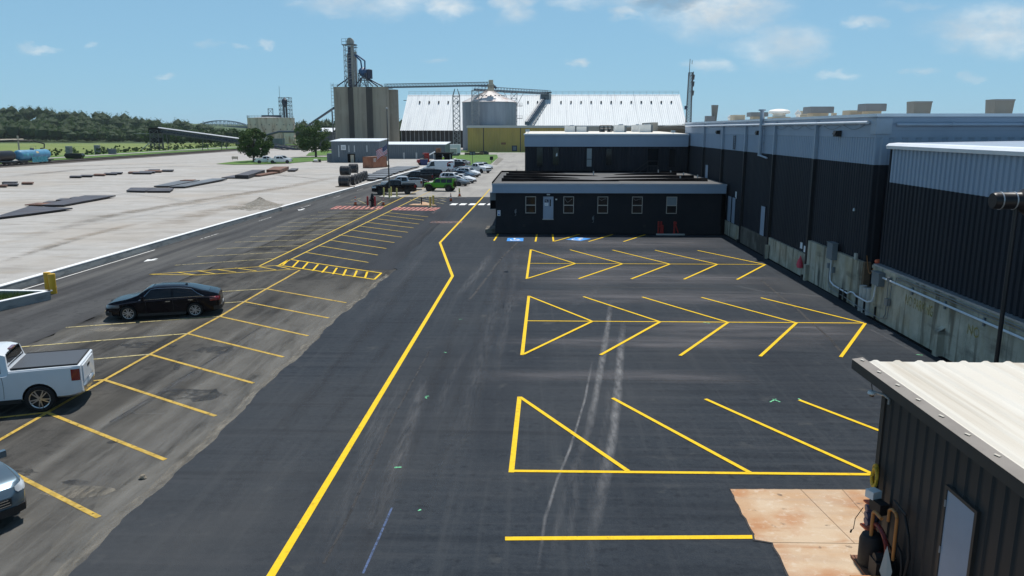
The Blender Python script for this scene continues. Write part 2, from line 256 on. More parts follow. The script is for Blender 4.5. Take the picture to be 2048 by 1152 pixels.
 white_panel=mat('white panel', (.66, .68, .70), .6),
 tank_rust=mat('rust stained tank', (.74, .56, .44), .8, layers=[((.34, .16, .09), (.5, .5, .16), 7, .50, .66, .8), ((.72, .64, .55), .12, 6, .5, .7, .7), ((.42, .33, .26), (.5, .5, .06), 5, .55, .7, .6)]),
 unit_tan=mat('tan rooftop unit', (.52, .45, .34), .6, layers=[((.40, .34, .25), 1.2, 5, .45, .65, .6)]),
 unit_grey=mat('grey rooftop hood', (.20, .215, .23), .55, layers=[((.15, .16, .17), 1, 5, .45, .65, .6)]),
 unit_white=mat('white rooftop unit', (.86, .84, .79), .5, layers=[((.66, .64, .6), 1.3, 5, .45, .65, .6)]),
 unit_taupe=mat('weathered zinc hood', (.19, .20, .19), .6, layers=[((.17, .165, .15), (1, 1, .4), 5, .45, .65, .7)]),
 beige=mat('beige block wall', (.46, .41, .34), .85, layers=[((.34, .30, .25), .3, 6, .45, .65, .7)]),
 leaf=mat('tree leaves', (.052, .098, .020), .75, layers=[((.085, .145, .034), .5, 4, .42, .62, .8), ((.030, .062, .014), .22, 4, .5, .65, .7)], spec=.25),
 leaf_dark=mat('forest leaves', (.036, .080, .014), .8, layers=[((.066, .122, .024), .12, 4, .42, .62, .8), ((.024, .056, .012), .06, 4, .5, .65, .7)], spec=.2),
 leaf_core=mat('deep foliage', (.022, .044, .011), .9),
 bark=mat('tree bark', (.085, .065, .048), .9, layers=[((.05, .038, .03), 4, 5, .45, .65, .7)]),
 blades=mat('grass blades', (.095, .155, .030), .8, layers=[((.26, .23, .085), 1.2, 4, .48, .62, .7)]),
 ballast=mat('dark track ballast', (.085, .075, .068), .95, layers=[((.13, .115, .10), 2, 5, .45, .65, .7)], bump=(4, .7, .08)),
 rail=mat('rusty rail steel', (.075, .052, .042), .6, metal=.3),
 tank_blue=mat('sun bleached blue tank', (.075, .25, .40), .5, layers=[((.045, .16, .28), (.8, .8, .3), 5, .45, .65, .6), ((.16, .36, .46), 1, 5, .55, .7, .6)]),
 tank_black=mat('black tank', (.010, .010, .013), .4, spec=.3),
 graf_cyan=mat('cyan spray paint', (.12, .42, .52), .6), graf_teal=mat('teal spray paint', (.055, .30, .34), .6), graf_tan=mat('tan patch', (.52, .42, .24), .7),
 red_truck=paint('red cab paint', (.36, .028, .022)), blue_skip=mat('navy skip paint', (.018, .035, .14), .5),
 water=mat('river water', (.05, .09, .12), .1, spec=.6),
 flag_red=mat('flag red', (.62, .02, .045), .8), flag_white=mat('flag white', (.86, .86, .88), .8), flag_blue=mat('flag blue', (.022, .032, .14), .8),
 sign_blue=mat('sign blue', (.02, .10, .42), .5), sign_white=mat('sign white', (.74, .77, .80), .5), sign_navy=mat('sign navy', (.012, .02, .06), .5),
 chrome=mat('bright metal trim', (.70, .71, .72), .18, metal=1.0), alloy=mat('alloy wheel', (.50, .51, .53), .3, metal=.85), alloy_dark=mat('dark wheel', (.05, .05, .055), .4, metal=.5),
 tyre=mat('tyre rubber', (.012, .012, .013), .85), trim=mat('black plastic trim', (.012, .012, .013), .6), cargo=mat('bed cover vinyl', (.058, .066, .080), .55, bump=(60, .4, .01)),
 lamp_red=mat('tail lamp red', (.20, .008, .010), .12, coat=1), lamp_clear=mat('head lamp lens', (.55, .58, .60), .1, coat=1), lamp_smoke=mat('smoked lamp', (.10, .11, .12), .12, coat=1),
 skin=mat('skin', (.42, .25, .17), .6), hivis=mat('high visibility yellow', (.62, .80, .06), .6), denim=mat('blue work trousers', (.05, .065, .11), .85), helmet=mat('white hard hat', (.72, .72, .70), .4),
 hose_yellow=mat('yellow hose', (.66, .40, .035), .5), hose_orange=mat('orange brown pipe', (.40, .17, .045), .6), hose_red=mat('dark red hose', (.16, .015, .015), .55), rag=mat('pale rag', (.42, .42, .38), .9), jug=mat('purple grey bottle', (.09, .085, .15), .4), white_tub=mat('white plastic', (.66, .70, .71), .5),
 pink=mat('pink red bag', (.62, .055, .09), .6), elec=mat('grey electrical box', (.155, .185, .205), .5, layers=[((.12, .145, .16), 1.5, 4, .45, .65, .5)]), conduit=mat('grey conduit', (.24, .265, .28), .4, metal=.5), faded_yellow=mat('faded yellow stencil', (.46, .35, .03), .85, alpha=(3.2, 7, .36, .70, .62)),
)

# ------------------------------------------------------------------ mesh builder
class MB:
    def __init__(s): s.v = []; s.f = []; s.m = []
    def add(s, vs_, fs, m=0):
        o = len(s.v); s.v += [tuple(p) for p in vs_]; s.f += [tuple(i + o for i in f) for f in fs]; s.m += [m] * len(fs); return s
    def box(s, x0, x1, y0, y1, z0, z1, m=0):
        return s.add([(x0, y0, z0), (x1, y0, z0), (x1, y1, z0), (x0, y1, z0), (x0, y0, z1), (x1, y0, z1), (x1, y1, z1), (x0, y1, z1)],
                     [(0, 3, 2, 1), (4, 5, 6, 7), (0, 1, 5, 4), (1, 2, 6, 5), (2, 3, 7, 6), (3, 0, 4, 7)], m)
    def cbox(s, c, sz, m=0): return s.box(c[0] - sz[0] / 2, c[0] + sz[0] / 2, c[1] - sz[1] / 2, c[1] + sz[1] / 2, c[2] - sz[2] / 2, c[2] + sz[2] / 2, m)
    def obox(s, c, sz, rz, m=0):
        ca, sa = math.cos(rz), math.sin(rz); o = []
        for dz in (-.5, .5):
            for dx, dy in ((-.5, -.5), (.5, -.5), (.5, .5), (-.5, .5)):
                x, y = dx * sz[0], dy * sz[1]; o.append((c[0] + x * ca - y * sa, c[1] + x * sa + y * ca, c[2] + dz * sz[2]))
        return s.add(o, [(0, 3, 2, 1), (4, 5, 6, 7), (0, 1, 5, 4), (1, 2, 6, 5), (2, 3, 7, 6), (3, 0, 4, 7)], m)
    def tube(s, p0, p1, r, n=6, m=0, r1=None, cap=True):
        p0, p1 = Vector(p0), Vector(p1); d = (p1 - p0); r1 = r if r1 is None else r1
        if d.length < 1e-6: return s
        d.normalize(); a = d.cross(Vector((0, 0, 1)) if abs(d.z) < .9 else Vector((1, 0, 0))).normalized(); b = d.cross(a)
        o = []
        for (p, rr) in ((p0, r), (p1, r1)):
            for k in range(n):
                t = 2 * math.pi * (k + .5) / n; o.append(p + a * (rr * math.cos(t)) + b * (rr * math.sin(t)))
        fs = [(k, (k + 1) % n, n + (k + 1) % n, n + k) for k in range(n)]
        if cap: fs += [tuple(range(n - 1, -1, -1)), tuple(range(n, 2 * n))]
        return s.add(o, fs, m)
    def path(s, pts, r, n=6, m=0):
        for a, b in zip(pts[:-1], pts[1:]): s.tube(a, b, r, n, m)
        return s
    def prism(s, poly, z0, z1, m=0):
        n = len(poly); o = [(p[0], p[1], z0) for p in poly] + [(p[0], p[1], z1) for p in poly]
        return s.add(o, [tuple(range(n - 1, -1, -1)), tuple(range(n, 2 * n))] + [(k, (k + 1) % n, n + (k + 1) % n, n + k) for k in range(n)], m)
    def sheet(s, poly, z, m=0): return s.add([(p[0], p[1], z if len(p) < 3 or z is not None else p[2]) for p in poly], [tuple(range(len(poly)))], m)
    def quad(s, a, b, c, d, m=0): return s.add([a, b, c, d], [(0, 1, 2, 3)], m)
    def lathe(s, prof, c=(0, 0, 0), n=24, m=0, axis='z', a0=0, a1=2 * math.pi):
        full = abs(a1 - a0 - 2 * math.pi) < 1e-6; k = n if full else n + 1; o = []
        for (r, h) in prof:
            for i in range(k):
                t = a0 + (a1 - a0) * i / n; x, y = r * math.cos(t), r * math.sin(t)
                o.append((c[0] + x, c[1] + y, c[2] + h) if axis == 'z' else ((c[0] + x, c[1] + h, c[2] + y) if axis == 'y' else (c[0] + h, c[1] + x, c[2] + y)))
        fs = []
        for j in range(len(prof) - 1):
            for i in range(n if full else k - 1):
                i2 = (i + 1) % k; q = (j * k + i, j * k + i2, (j + 1) * k + i2, (j + 1) * k + i)
                fs.append(q if axis != 'y' else q[::-1])
        return s.add(o, fs, m)
    def grid(s, rows, m=0):
        n = len(rows[0]); o = [p for r in rows for p in r]
        return s.add(o, [(j * n + i, j * n + i + 1, (j + 1) * n + i + 1, (j + 1) * n + i) for j in range(len(rows) - 1) for i in range(n - 1)], m)
    def mesh(s, name, mats):
        me = bpy.data.meshes.new(name); me.from_pydata(s.v, [], s.f)
        for x in (mats if isinstance(mats, (list, tuple)) else [mats]): me.materials.append(x)
        if any(s.m): me.polygons.foreach_set('material_index', s.m)
        return me
def tag(o, label=None, cat=None, group=None, kind=None):
    if label: o['label'] = label
    if cat: o['category'] = cat
    if group: o['group'] = group
    if kind: o['kind'] = kind
    return o
def link(name, me, parent=None, world_=False):
    o = bpy.data.objects.new(name, me); C.objects.link(o)
    if parent is not None:
        o.parent = parent
        if world_: o.matrix_parent_inverse = Matrix.Translation(-Vector(parent.location))
    return o
def put(mb, name, mats, parent=None, label=None, cat=None, group=None, kind=None, smooth=None, w=True):
    me = mb.mesh(name, mats)
    if smooth:
        me.polygons.foreach_set('use_smooth', [True] * len(me.polygons)); me.set_sharp_from_angle(angle=R(smooth))
    o = link(name, me, parent, w); return tag(o, label, cat, group, kind)
def thing(name, label, cat, loc=(0, 0, 0), rz=0.0, group=None):
    o = bpy.data.objects.new(name, None); C.objects.link(o); o.location = loc; o.rotation_euler = (0, 0, rz); o.empty_display_size = .3
    return tag(o, label, cat, group)
def copy_thing(root, loc, rz, label=None):
    r = root.copy(); C.objects.link(r); r.location = loc; r.rotation_euler = (0, 0, rz)
    if label: r['label'] = label
    for ch in root.children:
        c = ch.copy(); C.objects.link(c); c.parent = r
        for g in ch.children:
            d = g.copy(); C.objects.link(d); d.parent = c
    return r
def text_mesh(txt, size, depth=.004):
    cu = bpy.data.curves.new('lettering', 'FONT'); cu.body = txt; cu.size = size; cu.extrude = depth; cu.align_x = 'CENTER'; cu.align_y = 'CENTER'; cu.resolution_u = 2
    o = bpy.data.objects.new('tmp', cu); C.objects.link(o)
    dg = bpy.context.evaluated_depsgraph_get(); me = bpy.data.meshes.new_from_object(o.evaluated_get(dg))
    bpy.data.objects.remove(o); bpy.data.curves.remove(cu); return me
def lettering(txt, size, loc, rot, m, parent, sx=1.0, world_=True):
    me = text_mesh(txt, size); me.materials.clear(); me.materials.append(m)
    o = link('lettering', me, parent, world_); o.location = loc; o.rotation_euler = rot; o.scale = (sx, 1, 1); return o
def ribs(p0, p1, pitch, depth, out, duty=.45, slope=.12):
    """plan polyline of a trapezoid ribbed sheet from p0 to p1; out = unit normal (xy)"""
    p0, p1 = Vector(p0[:2]), Vector(p1[:2]); d = p1 - p0; ln = d.length; d.normalize(); n = max(1, round(ln / pitch)); pt = ln / n; o = Vector(out); pts = []
    for k in range(n):
        b = k * pt
        for t, h in ((0, 0), (1 - duty - 2 * slope, 0), (1 - duty - slope, 1), (1 - slope, 1)):
            q = p0 + d * (b + t * pt) + o * (depth * h); pts.append((q.x, q.y))
    pts.append((p1.x, p1.y)); return pts
def ribbed_wall(mb, p0, p1, z0, z1, pitch, depth, out, m=0, **k):
    pts = ribs(p0, p1, pitch, depth, out, **k)
    mb.grid([[(x, y, z0) for x, y in pts], [(x, y, z1) for x, y in pts]], m)
def ribbon(pts, width, z, jitter=0.0, ends=None):
    """flat strip along a ground polyline"""
    P = [Vector((p[0], p[1])) for p in pts]; mb = MB(); l, r = [], []
    for i, p in enumerate(P):
        a = P[max(i - 1, 0)]; b = P[min(i + 1, len(P) - 1)]; t = (b - a).normalized(); n = Vector((-t.y, t.x))
        if 0 < i < len(P) - 1:
            t1 = (P[i] - P[i - 1]).normalized(); c = max(.4, abs(n.dot(Vector((-t1.y, t1.x))))); w = width / 2 / c
        else: w = width / 2
        j = random.uniform(-jitter, jitter); l.append((p.x + n.x * (w + j), p.y + n.y * (w + j), z)); r.append((p.x - n.x * (w - j), p.y - n.y * (w - j), z))
    mb.grid([r, l]); return mb
def soft_ribbon(pts, width, z):
    """strip whose 'fade' attribute falls to nothing at both edges and both ends"""
    P = [Vector((p[0], p[1])) for p in pts]; prof = [(-1, 0), (-.6, .55), (-.2, 1), (.2, 1), (.6, .55), (1, 0)]; rows = []; fade = []; n = len(P)
    for i, p in enumerate(P):
        t = (P[min(i + 1, n - 1)] - P[max(i - 1, 0)]).normalized(); nn = Vector((-t.y, t.x)); e = min(1, 4.0 * i / (n - 1), 4.0 * (n - 1 - i) / (n - 1)) if n > 4 else 1; w = width / 2 * (1 + random.uniform(-.12, .12))
        rows.append([(p.x + nn.x * w * u, p.y + nn.y * w * u, z) for u, f_ in prof]); fade += [f_ * e for u, f_ in prof]
    mb = MB(); mb.grid([r[::-1] for r in rows][::1]); fade = [f_ for i in range(n) for f_ in fade[i * 6:(i + 1) * 6][::-1]]; mb.fade = fade; return mb
def put_soft(mb, name, m, parent):
    o = put(mb, name, m, parent); a = o.data.attributes.new('fade', 'FLOAT', 'POINT'); a.data.foreach_set('value', mb.fade); return o
def ctx(pts):       # densify a polyline
    out = []
    for a, b in zip(pts[:-1], pts[1:]):
        n = max(1, int((Vector(b[:2]) - Vector(a[:2])).length / 1.0)); out += [Vector(a).lerp(Vector(b), k / n) for k in range(n)]
    return out + [Vector(pts[-1])]

# ================================================================== THE SETTING
def sstep(a, b, x): t = min(1, max(0, (x - a) / (b - a))); return t * t * (3 - 2 * t)
def kx(Y): return -28.9 + .0215 * Y                       # kerb face along the yard
def hk(Y): return .42 - .27 * sstep(60, 150, Y) - .11 * sstep(150, 185, Y)
def hill(X, Y):
    t = sstep(540, 800, Y); side = min(1, max(0, (-285 - X) / 230.0)); h = -.35 + 17.5 * t * side
    h += 6.0 * sstep(520, 700, Y) * sstep(-200, -165, X) * (1 - sstep(-150, -60, X))
    return h
def build_ground():
    xs = list(np.concatenate([np.linspace(-2500, -620, 12), np.linspace(-600, -100, 51), np.linspace(-90, 400, 12), np.linspace(450, 2500, 8)]))
    ys = list(np.concatenate([np.linspace(-120, 500, 14), np.linspace(520, 1000, 33), np.linspace(1050, 6000, 14)]))
    mb = MB(); mb.grid([[(x, y, hill(x, y)) for x in xs] for y in ys]); put(mb, 'terrain', M['terrain'], kind='structure', smooth=60)
    # meadow swelling up to a flood bank beyond the tracks
    mb = MB(); rows = []
    for Y in np.linspace(150, 520, 24):
        rows.append([(X, Y, -.25 + 2.2 * sstep(-166, -186, X) * (1 - .8 * sstep(300, 360, Y)) + 1.0 * math.sin(Y * .02) * sstep(-190, -260, X)) for X in np.linspace(-420, -162, 18)])
    mb.grid(rows); put(mb, 'meadow', M['field'], kind='structure', smooth=60)
    mb = MB(); mb.grid([[(x, y, -.2) for x in (-163, -131)] for y in np.linspace(140, 470, 8)]); put(mb, 'verge', M['lawn'], kind='structure')
    mb = MB(); mb.grid([[(-152 + 1.5 * math.sin(y * .013), y, -.12), (-148 + 1.5 * math.sin(y * .013), y, -.12)] for y in np.linspace(140, 500, 20)]); put(mb, 'farm_road', M['gravel'], kind='structure')
    # gravel yard, held up by the kerb wall
    mb = MB(); rows = []
    for Y in list(np.linspace(20, 240, 60)) + [262, 290, 330, 420]:
        xr = kx(Y) - .30 if Y < 240 else -23.0
        z = max(hk(Y) - .02, 0) if Y < 236 else -.0
        rows.append([(X, Y, z) for X in np.linspace(-131.2, xr, 44)])
    mb.grid(rows); put(mb, 'gravel_yard', M['gravel'], kind='structure', smooth=60)
    # asphalt sheets
    lane = MB(); Ys = list(np.linspace(5, 190, 60)); lane.grid([[(kx(Y) - .02, Y, 0), (-20.4, Y, 0)] for Y in Ys]); lane = put(lane, 'asphalt_lane', M['asphalt_lane'], kind='structure')
    old = MB(); old.grid([[(-20.4 + .10 * math.sin(Y * 1.9) + .07 * math.sin(Y * 4.7), Y, .004), (-8.6, Y, .004)] for Y in np.linspace(3, 47.5, 90)])
    old.grid([[(-20.4 + .10 * math.sin(Y * 1.9), Y, .004), (-16.6, Y, .004)] for Y in np.linspace(47.5, 100, 60)]); old = put(old, 'asphalt_old', M['asphalt_old'], kind='structure')
    mid = MB(); mid.grid([[(-16.65, Y, .012), (-8.8, Y, .012)] for Y in np.linspace(46.9, 99.5, 30)]); mid = put(mid, 'asphalt_middle', M['asphalt_mid'], kind='structure')
    edge = [(-9.0 + .07 * math.sin(Y * .7) + .04 * math.sin(Y * 2.3) + random.uniform(-.035, .035) + .35 * sstep(34, 46, Y), Y) for Y in np.linspace(-4, 47, 220)]
    edge += [(-8.8 + .05 * math.sin(Y), Y) for Y in np.linspace(47.4, 99.5, 30)]
    new = MB(); new.grid([[(x, y, 0.0), (x, y, .026), (15.9, y, .026)] for x, y in edge]); new = put(new, 'asphalt_new', M['asphalt_new'], kind='structure')
    far = MB(); far.grid([[(-20.2, Y, .020), (-9, Y, .020), (3.5, Y, .020)] for Y in np.linspace(99.3, 250, 20)])
    far.grid([[(-23.0, Y, .020), (4.5, Y, .020)] for Y in np.linspace(250, 305, 5)]); far = put(far, 'far_pavement', M['far_pave'], kind='structure')
    front = MB(); front.box(3.4, 60, 101.5, 305, -.1, .012); put(front, 'side_yard', M['far_pave'], kind='structure')
    # sandy edge left along the new surfacing
    e2 = [(x - .16, y) for x, y in edge[18:214:2]]
    put(ribbon(e2, .30, .009, .05), 'grit_edge', M['sand'], old); put(ribbon([(x - .45 + .06 * math.sin(y), y) for x, y in e2], .8, .0075, .1), 'grit_edge', M['grit'], old)
    return lane, old, mid, new, far
LANE, OLD, MID, NEW, FAR = build_ground()
Z_LANE, Z_OLD, Z_MID, Z_NEW, Z_FAR = .005, .0135, .018, .035, .026
def line(par, pts, w, m, z, name='parking_line', j=0.0):
    return put(ribbon(pts, w, z, j), name, M[m], par)
def gl(pts, z=0): return [G(x, y, z) for x, y in pts]

def build_markings():
    # --- the yellow guide line through the new asphalt
    line(NEW, [(-5.12, 8), (-5.08, 13.5), (-4.87, 44.8), (-7.28, 58.5), (-6.66, 113)][:4] + [(-6.74, 99.2)], .17, 'yellow_new', Z_NEW, 'guide_line')
    line(FAR, [(-6.74, 99.2), (-6.66, 113.4)], .17, 'yellow_mid', Z_FAR, 'guide_line')
    # --- two herringbone rows; sizes measured from the photo and evened out
    for (yt, yc, yb) in ((55.2, 49.35, 44.15), (39.3, 34.0, 28.65)):
        x0 = -.40; tips = [2.55 + 3.03 * k for k in range(5)]
        line(NEW, [(x0 + .08, yt + .06), (x0 - .08, yb - .06)], .14, 'yellow_new', Z_NEW)
        line(NEW, [(x0 + .07, yc), (tips[-1], yc + .03)], .10, 'yellow_new', Z_NEW + .004)
        for k, t in enumerate(tips):
            up0 = x0 + .1 if k == 0 else tips[k - 1] - .05; lo0 = x0 - .03 if k == 0 else tips[k - 1] - .03
            line(NEW, [(up0, yt - .05), (t, yc + .05)], .12, 'yellow_new', Z_NEW + .008)
            line(NEW, [(lo0, yb), (t + .04, yc - .03)], .13, 'yellow_new', Z_NEW + .012)
    # --- half row in front
    line(NEW, [(-.48, 23.85), (-.57, 18.2)], .14, 'yellow_new', Z_NEW); line(NEW, [(-.50, 18.28), (9.6, 18.36)], .13, 'yellow_new', Z_NEW + .004)
    for k in range(4): line(NEW, [(-.46 + 2.97 * k, 23.80), (2.38 + 3.06 * k, 18.35)], .13, 'yellow_new', Z_NEW + .008)
    line(NEW, [(-.6, 14.97), (4.72, 15.2)], .15, 'yellow_new', Z_NEW)
    # --- stalls beside the office
    for a, b in (((988, 482), (997, 468)), ((1071, 484), (1074, 468)), ((1107, 484), (1105, 468)), ((1107, 484), (1168, 467)), ((1177, 484), (1235, 467)), ((1247, 484), (1300, 467))):
        line(NEW, gl([a, b]), .13, 'yellow_new', Z_NEW + (.004 if a[0] == 1107 else 0))
    # blue access symbols with a white wheelchair figure
    for (cx, cy, rz, sx, sy) in ((*G(1030.5, 480)[:2], 0.0, 1.28, 1.75), (*G(1157, 479)[:2], -.62, 1.35, 1.6)):
        mb = MB(); mb.obox((cx, cy, Z_NEW), (sx, sy, .004), rz); p = put(mb, 'access_symbol', M['blue_mark'], NEW)
        w = MB(); ca, sa = math.cos(rz), math.sin(rz)
        def T(x, y): return (cx + x * ca - y * sa, cy + x * sa + y * ca)
        for k in range(14):                                   # wheel of the figure
            a0, a1 = R(150 + k * 17), R(150 + (k + 1) * 17 + 1); r0, r1 = .26, .36
            w.add([(*T(r * math.cos(a) - .05, (r * math.sin(a)) * 1.4 - .22), Z_NEW + .006) for r, a in ((r0, a0), (r1, a0), (r1, a1), (r0, a1))], [(0, 1, 2, 3)])
        for (x0, y0, x1, y1) in ((-.12, -.1, -.02, .45), (-.02, .12, .26, .22), (-.06, -.08, .3, .04), (.22, -.5, .34, .02), (.3, -.52, .46, -.4)):
            w.add([(*T(x, y), Z_NEW + .009) for x, y in ((x0, y0), (x1, y0), (x1, y1), (x0, y1))], [(0, 1, 2, 3)])
        w.add([(*T(-.07 + .11 * math.cos(t), .6 + .14 * math.sin(t)), Z_NEW + .006) for t in np.linspace(0, 2 * math.pi, 11)[:-1]], [tuple(range(10))])
        put(w, 'wheelchair_figure', M['white_line'], NEW)
    # --- old stalls on the left, along a spine
    tips = [(-14.9, 15.9), (-14.92, 18.95), (-14.9, 22.03), (-14.88, 25.2), (-14.82, 28.3), (-14.73, 31.4), (-14.6, 34.5), (-14.62, 37.65), (-14.6, 40.85), (-14.52, 43.8)]
    line(OLD, [(-14.95, 8)] + tips + [(-14.5, 46.6)], .13, 'yellow_old', Z_OLD)
    for k, (x, y) in enumerate(tips[:-1]):
        line(OLD, [(x, y), (-9.75 + .04 * k, y - 3.3)], .13, 'yellow_old', Z_OLD + .003)
        line(OLD, [(x, y), (-20.5, y - 2.25)], .12, 'yellow_old' if k < 4 else 'pale_line', Z_OLD + .006)
    # --- hatched islands
    c5 = lambda x, y: G(280 + x / 3.2, 380 + y / 3.2)
    def hatch(par, outline, bars, w, m, z, closed=False):
        o = [c5(*p) for p in outline]
        if closed: o.append(o[0])
        for i, (a, b) in enumerate(zip(o[:-1], o[1:])): line(par, [a, b], w, m, z + .002 * (i % 2), 'hatch_line')
        for a, b in bars: line(par, [c5(*a), c5(*b)], w, m, z + .004, 'hatch_line')
    hatch(OLD, [(60, 541), (755, 492), (885, 484)], [], .11, 'yellow_mid', Z_OLD)
    hatch(OLD, [(60, 541), (370, 545), (1040, 505)], [((235, 527), (350, 545)), ((370, 518), (480, 538)), ((490, 510), (615, 527)), ((610, 500), (745, 519)), ((760, 492), (870, 512)), ((870, 486), (960, 507))], .11, 'yellow_mid', Z_OLD)
    hatch(MID, [(955, 445), (1545, 533), (1500, 574), (1040, 505), (890, 483)], [((955, 445), (890, 483)), ((955, 445), (915, 482)), ((1015, 455), (975, 497)), ((1075, 465), (1040, 505)), ((1140, 478), (1105, 518)), ((1200, 490), (1165, 530)), ((1260, 500), (1235, 540)),
          ((1320, 510), (1300, 550)), ((1388, 518), (1370, 558)), ((1455, 525), (1440, 565))], .12, 'yellow_new', Z_MID)
    # --- the double line and its stalls
    line(OLD, [(-17.5, 48.0), (-16.9, 99)], .13, 'yellow_mid', Z_OLD); line(MID, [(-16.35, 48.0), (-15.0, 99)], .13, 'yellow_mid', Z_MID)
    line(FAR, [(-16.9, 99.4), (-16.5, 116)], .13, 'yellow_old', Z_FAR); line(FAR, [(-15.0, 99.4), (-14.5, 116)], .13, 'yellow_old', Z_FAR)
    LL = [((220, 483), (855, 440)), ((365, 428), (950, 396)), ((490, 376), (1045, 357)), ((605, 335), (1125, 318)), ((705, 300), (1195, 284)), ((795, 265), (1250, 254)), ((875, 237), (1310, 226)), ((950, 210), (1370, 201)), ((1025, 186), (1415, 178)), ((1090, 163), (1450, 157)), ((1140, 143), (1490, 138))]
    for a, b in LL: line(OLD, [c5(*a), c5(*b)], .10, 'pale_line', Z_OLD + .003)
    RL = [((1055, 400), (1462, 465)), ((1140, 358), (1523, 418)), ((1210, 322), (1577, 376)), ((1275, 288), (1627, 338)), ((1335, 256), (1675, 303)), ((1395, 231), (1715, 272)), ((1440, 206), (1752, 244)), ((1490, 182), (1785, 219)), ((1540, 161), (1817, 194)), ((1580, 145), (1845, 173))]
    for a, b in RL: line(MID, [c5(*a), c5(*b)], .11, 'yellow_mid', Z_MID + .003)
    # --- red fire lane hatching either side of the double line
    c4 = lambda x, y: G(660 + x / 6.02, 320 + y / 6.02)
    def quadhatch(par, A, B, Cc, D, n, z):
        A, B, Cc, D = [c4(*p) for p in (A, B, Cc, D)]
        for i, (a, b) in enumerate(((A, B), (B, Cc), (Cc, D), (D, A))): line(par, [a, b], .20, 'red_line', z + .002 * (i % 2), 'fire_lane_line')
        for k in range(n):
            t = (k + .7) / (n + .4); line(par, [A.lerp(D, t), B.lerp(Cc, t)], .26, 'red_line', z + .005, 'fire_lane_line')
        mb = MB(); mb.add([(*p[:2], z - .002) for p in (A, D, Cc, B)], [(0, 1, 2, 3)]); put(mb, 'fire_lane_wash', M['pink_line'], par)
    quadhatch(OLD, (10, 592), (95, 556), (640, 562), (600, 594), 9, Z_OLD + .006)
    quadhatch(MID, (742, 604), (815, 570), (1322, 577), (1240, 612), 9, Z_MID + .006)
    line(MID, [c4(1322, 577), c4(1232, 648)], .2, 'pink_line', Z_MID + .012, 'fire_lane_line')
    for a, b in (((250, 490), (370, 462)), ((340, 488), (430, 525)), ((180, 522), (430, 528)), ((570, 535), (640, 490)), ((640, 520), (735, 522))): line(OLD, [c4(*a), c4(*b)], .1, 'pale_line', Z_OLD)
    for a, b in (((960, 475), (1180, 525)), ((1000, 455), (1370, 530)), ((1070, 440), (1400, 505)), ((1100, 425), (1400, 475)), ((1150, 410), (1420, 450))): line(MID, [c4(*a), c4(*b)], .1, 'pale_line', Z_MID + .003)
    # --- pedestrian crossing
    for k, x in enumerate((1285, 1373, 1462, 1553, 1640, 1722)):
        c = G(640 + x / 4.8, 409); mb = MB(); mb.add([(c.x - .42, c.y - 1.05, Z_NEW), (c.x + .30, c.y - 1.05, Z_NEW), (c.x + .42, c.y + 1.05, Z_NEW), (c.x - .30, c.y + 1.05, Z_NEW)], [(0, 1, 2, 3)])
        put(mb, 'crossing_block', M['white_line'], NEW if c.x > -8.8 else MID)
    # --- white arrows in the drive lane, gutter line
    for tipp, tail, s in (((287, 523.5), (314, 517), 1.0), ((597, 421), (609, 417), .9)):
        a, b = G(*tipp), G(*tail); d = (a - b).normalized(); n = Vector((-d.y, d.x, 0)); mb = MB(); hb = a - d * .9
        mb.add([(*(p[:2]), Z_LANE) for p in (b + n * .1, b - n * .1, hb - n * .1, hb + n * .1)], [(0, 1, 2, 3)]); mb.add([(*(p[:2]), Z_LANE) for p in (a, hb + n * .38, hb - n * .38)], [(0, 1, 2)])
        put(mb, 'lane_arrow', M['white_line'], LANE)
    line(LANE, [(kx(Y) + .30, Y) for Y in np.linspace(39.5, 54.5, 12)], .10, 'white_line', Z_LANE, 'gutter_line')
    for k in range(9): line(LANE, [(kx(Y) + 1.1 + .02 * k, Y) for Y in (60 + k * 12.5, 63.5 + k * 12.5)], .10, 'white_worn', Z_LANE, 'gutter_line')
    # faded stencil in the drive
    mb = MB(); mb.obox((*G(893, 445)[:2], Z_NEW), (3.0, 1.6, .003), 0); put(mb, 'faded_stencil', M['pink_line'], NEW)
    # --- survey marks, chalk line
    for p, q in (((858, 794), (851, 795)), ((851, 795), (853, 799)), ((803, 937), (790, 937)), ((790, 937), (792, 939)), ((893, 707), (888, 706)), ((925, 640), (918, 640)), ((1545, 800), (1560, 806)), ((1540, 806), (1552, 800)), ((1400, 645), (1420, 648)), ((1832, 711), (1845, 712)),
                 ((1596, 799), (1604, 803)), ((842, 1022), (836, 1024))):
        line(NEW, gl([p, q]), .05, 'green_mark', Z_NEW + .002, 'survey_mark')
    line(NEW, gl([(784, 1018), (755, 1085), (726, 1150)]), .05, 'blue_chalk', Z_NEW, 'chalk_line')
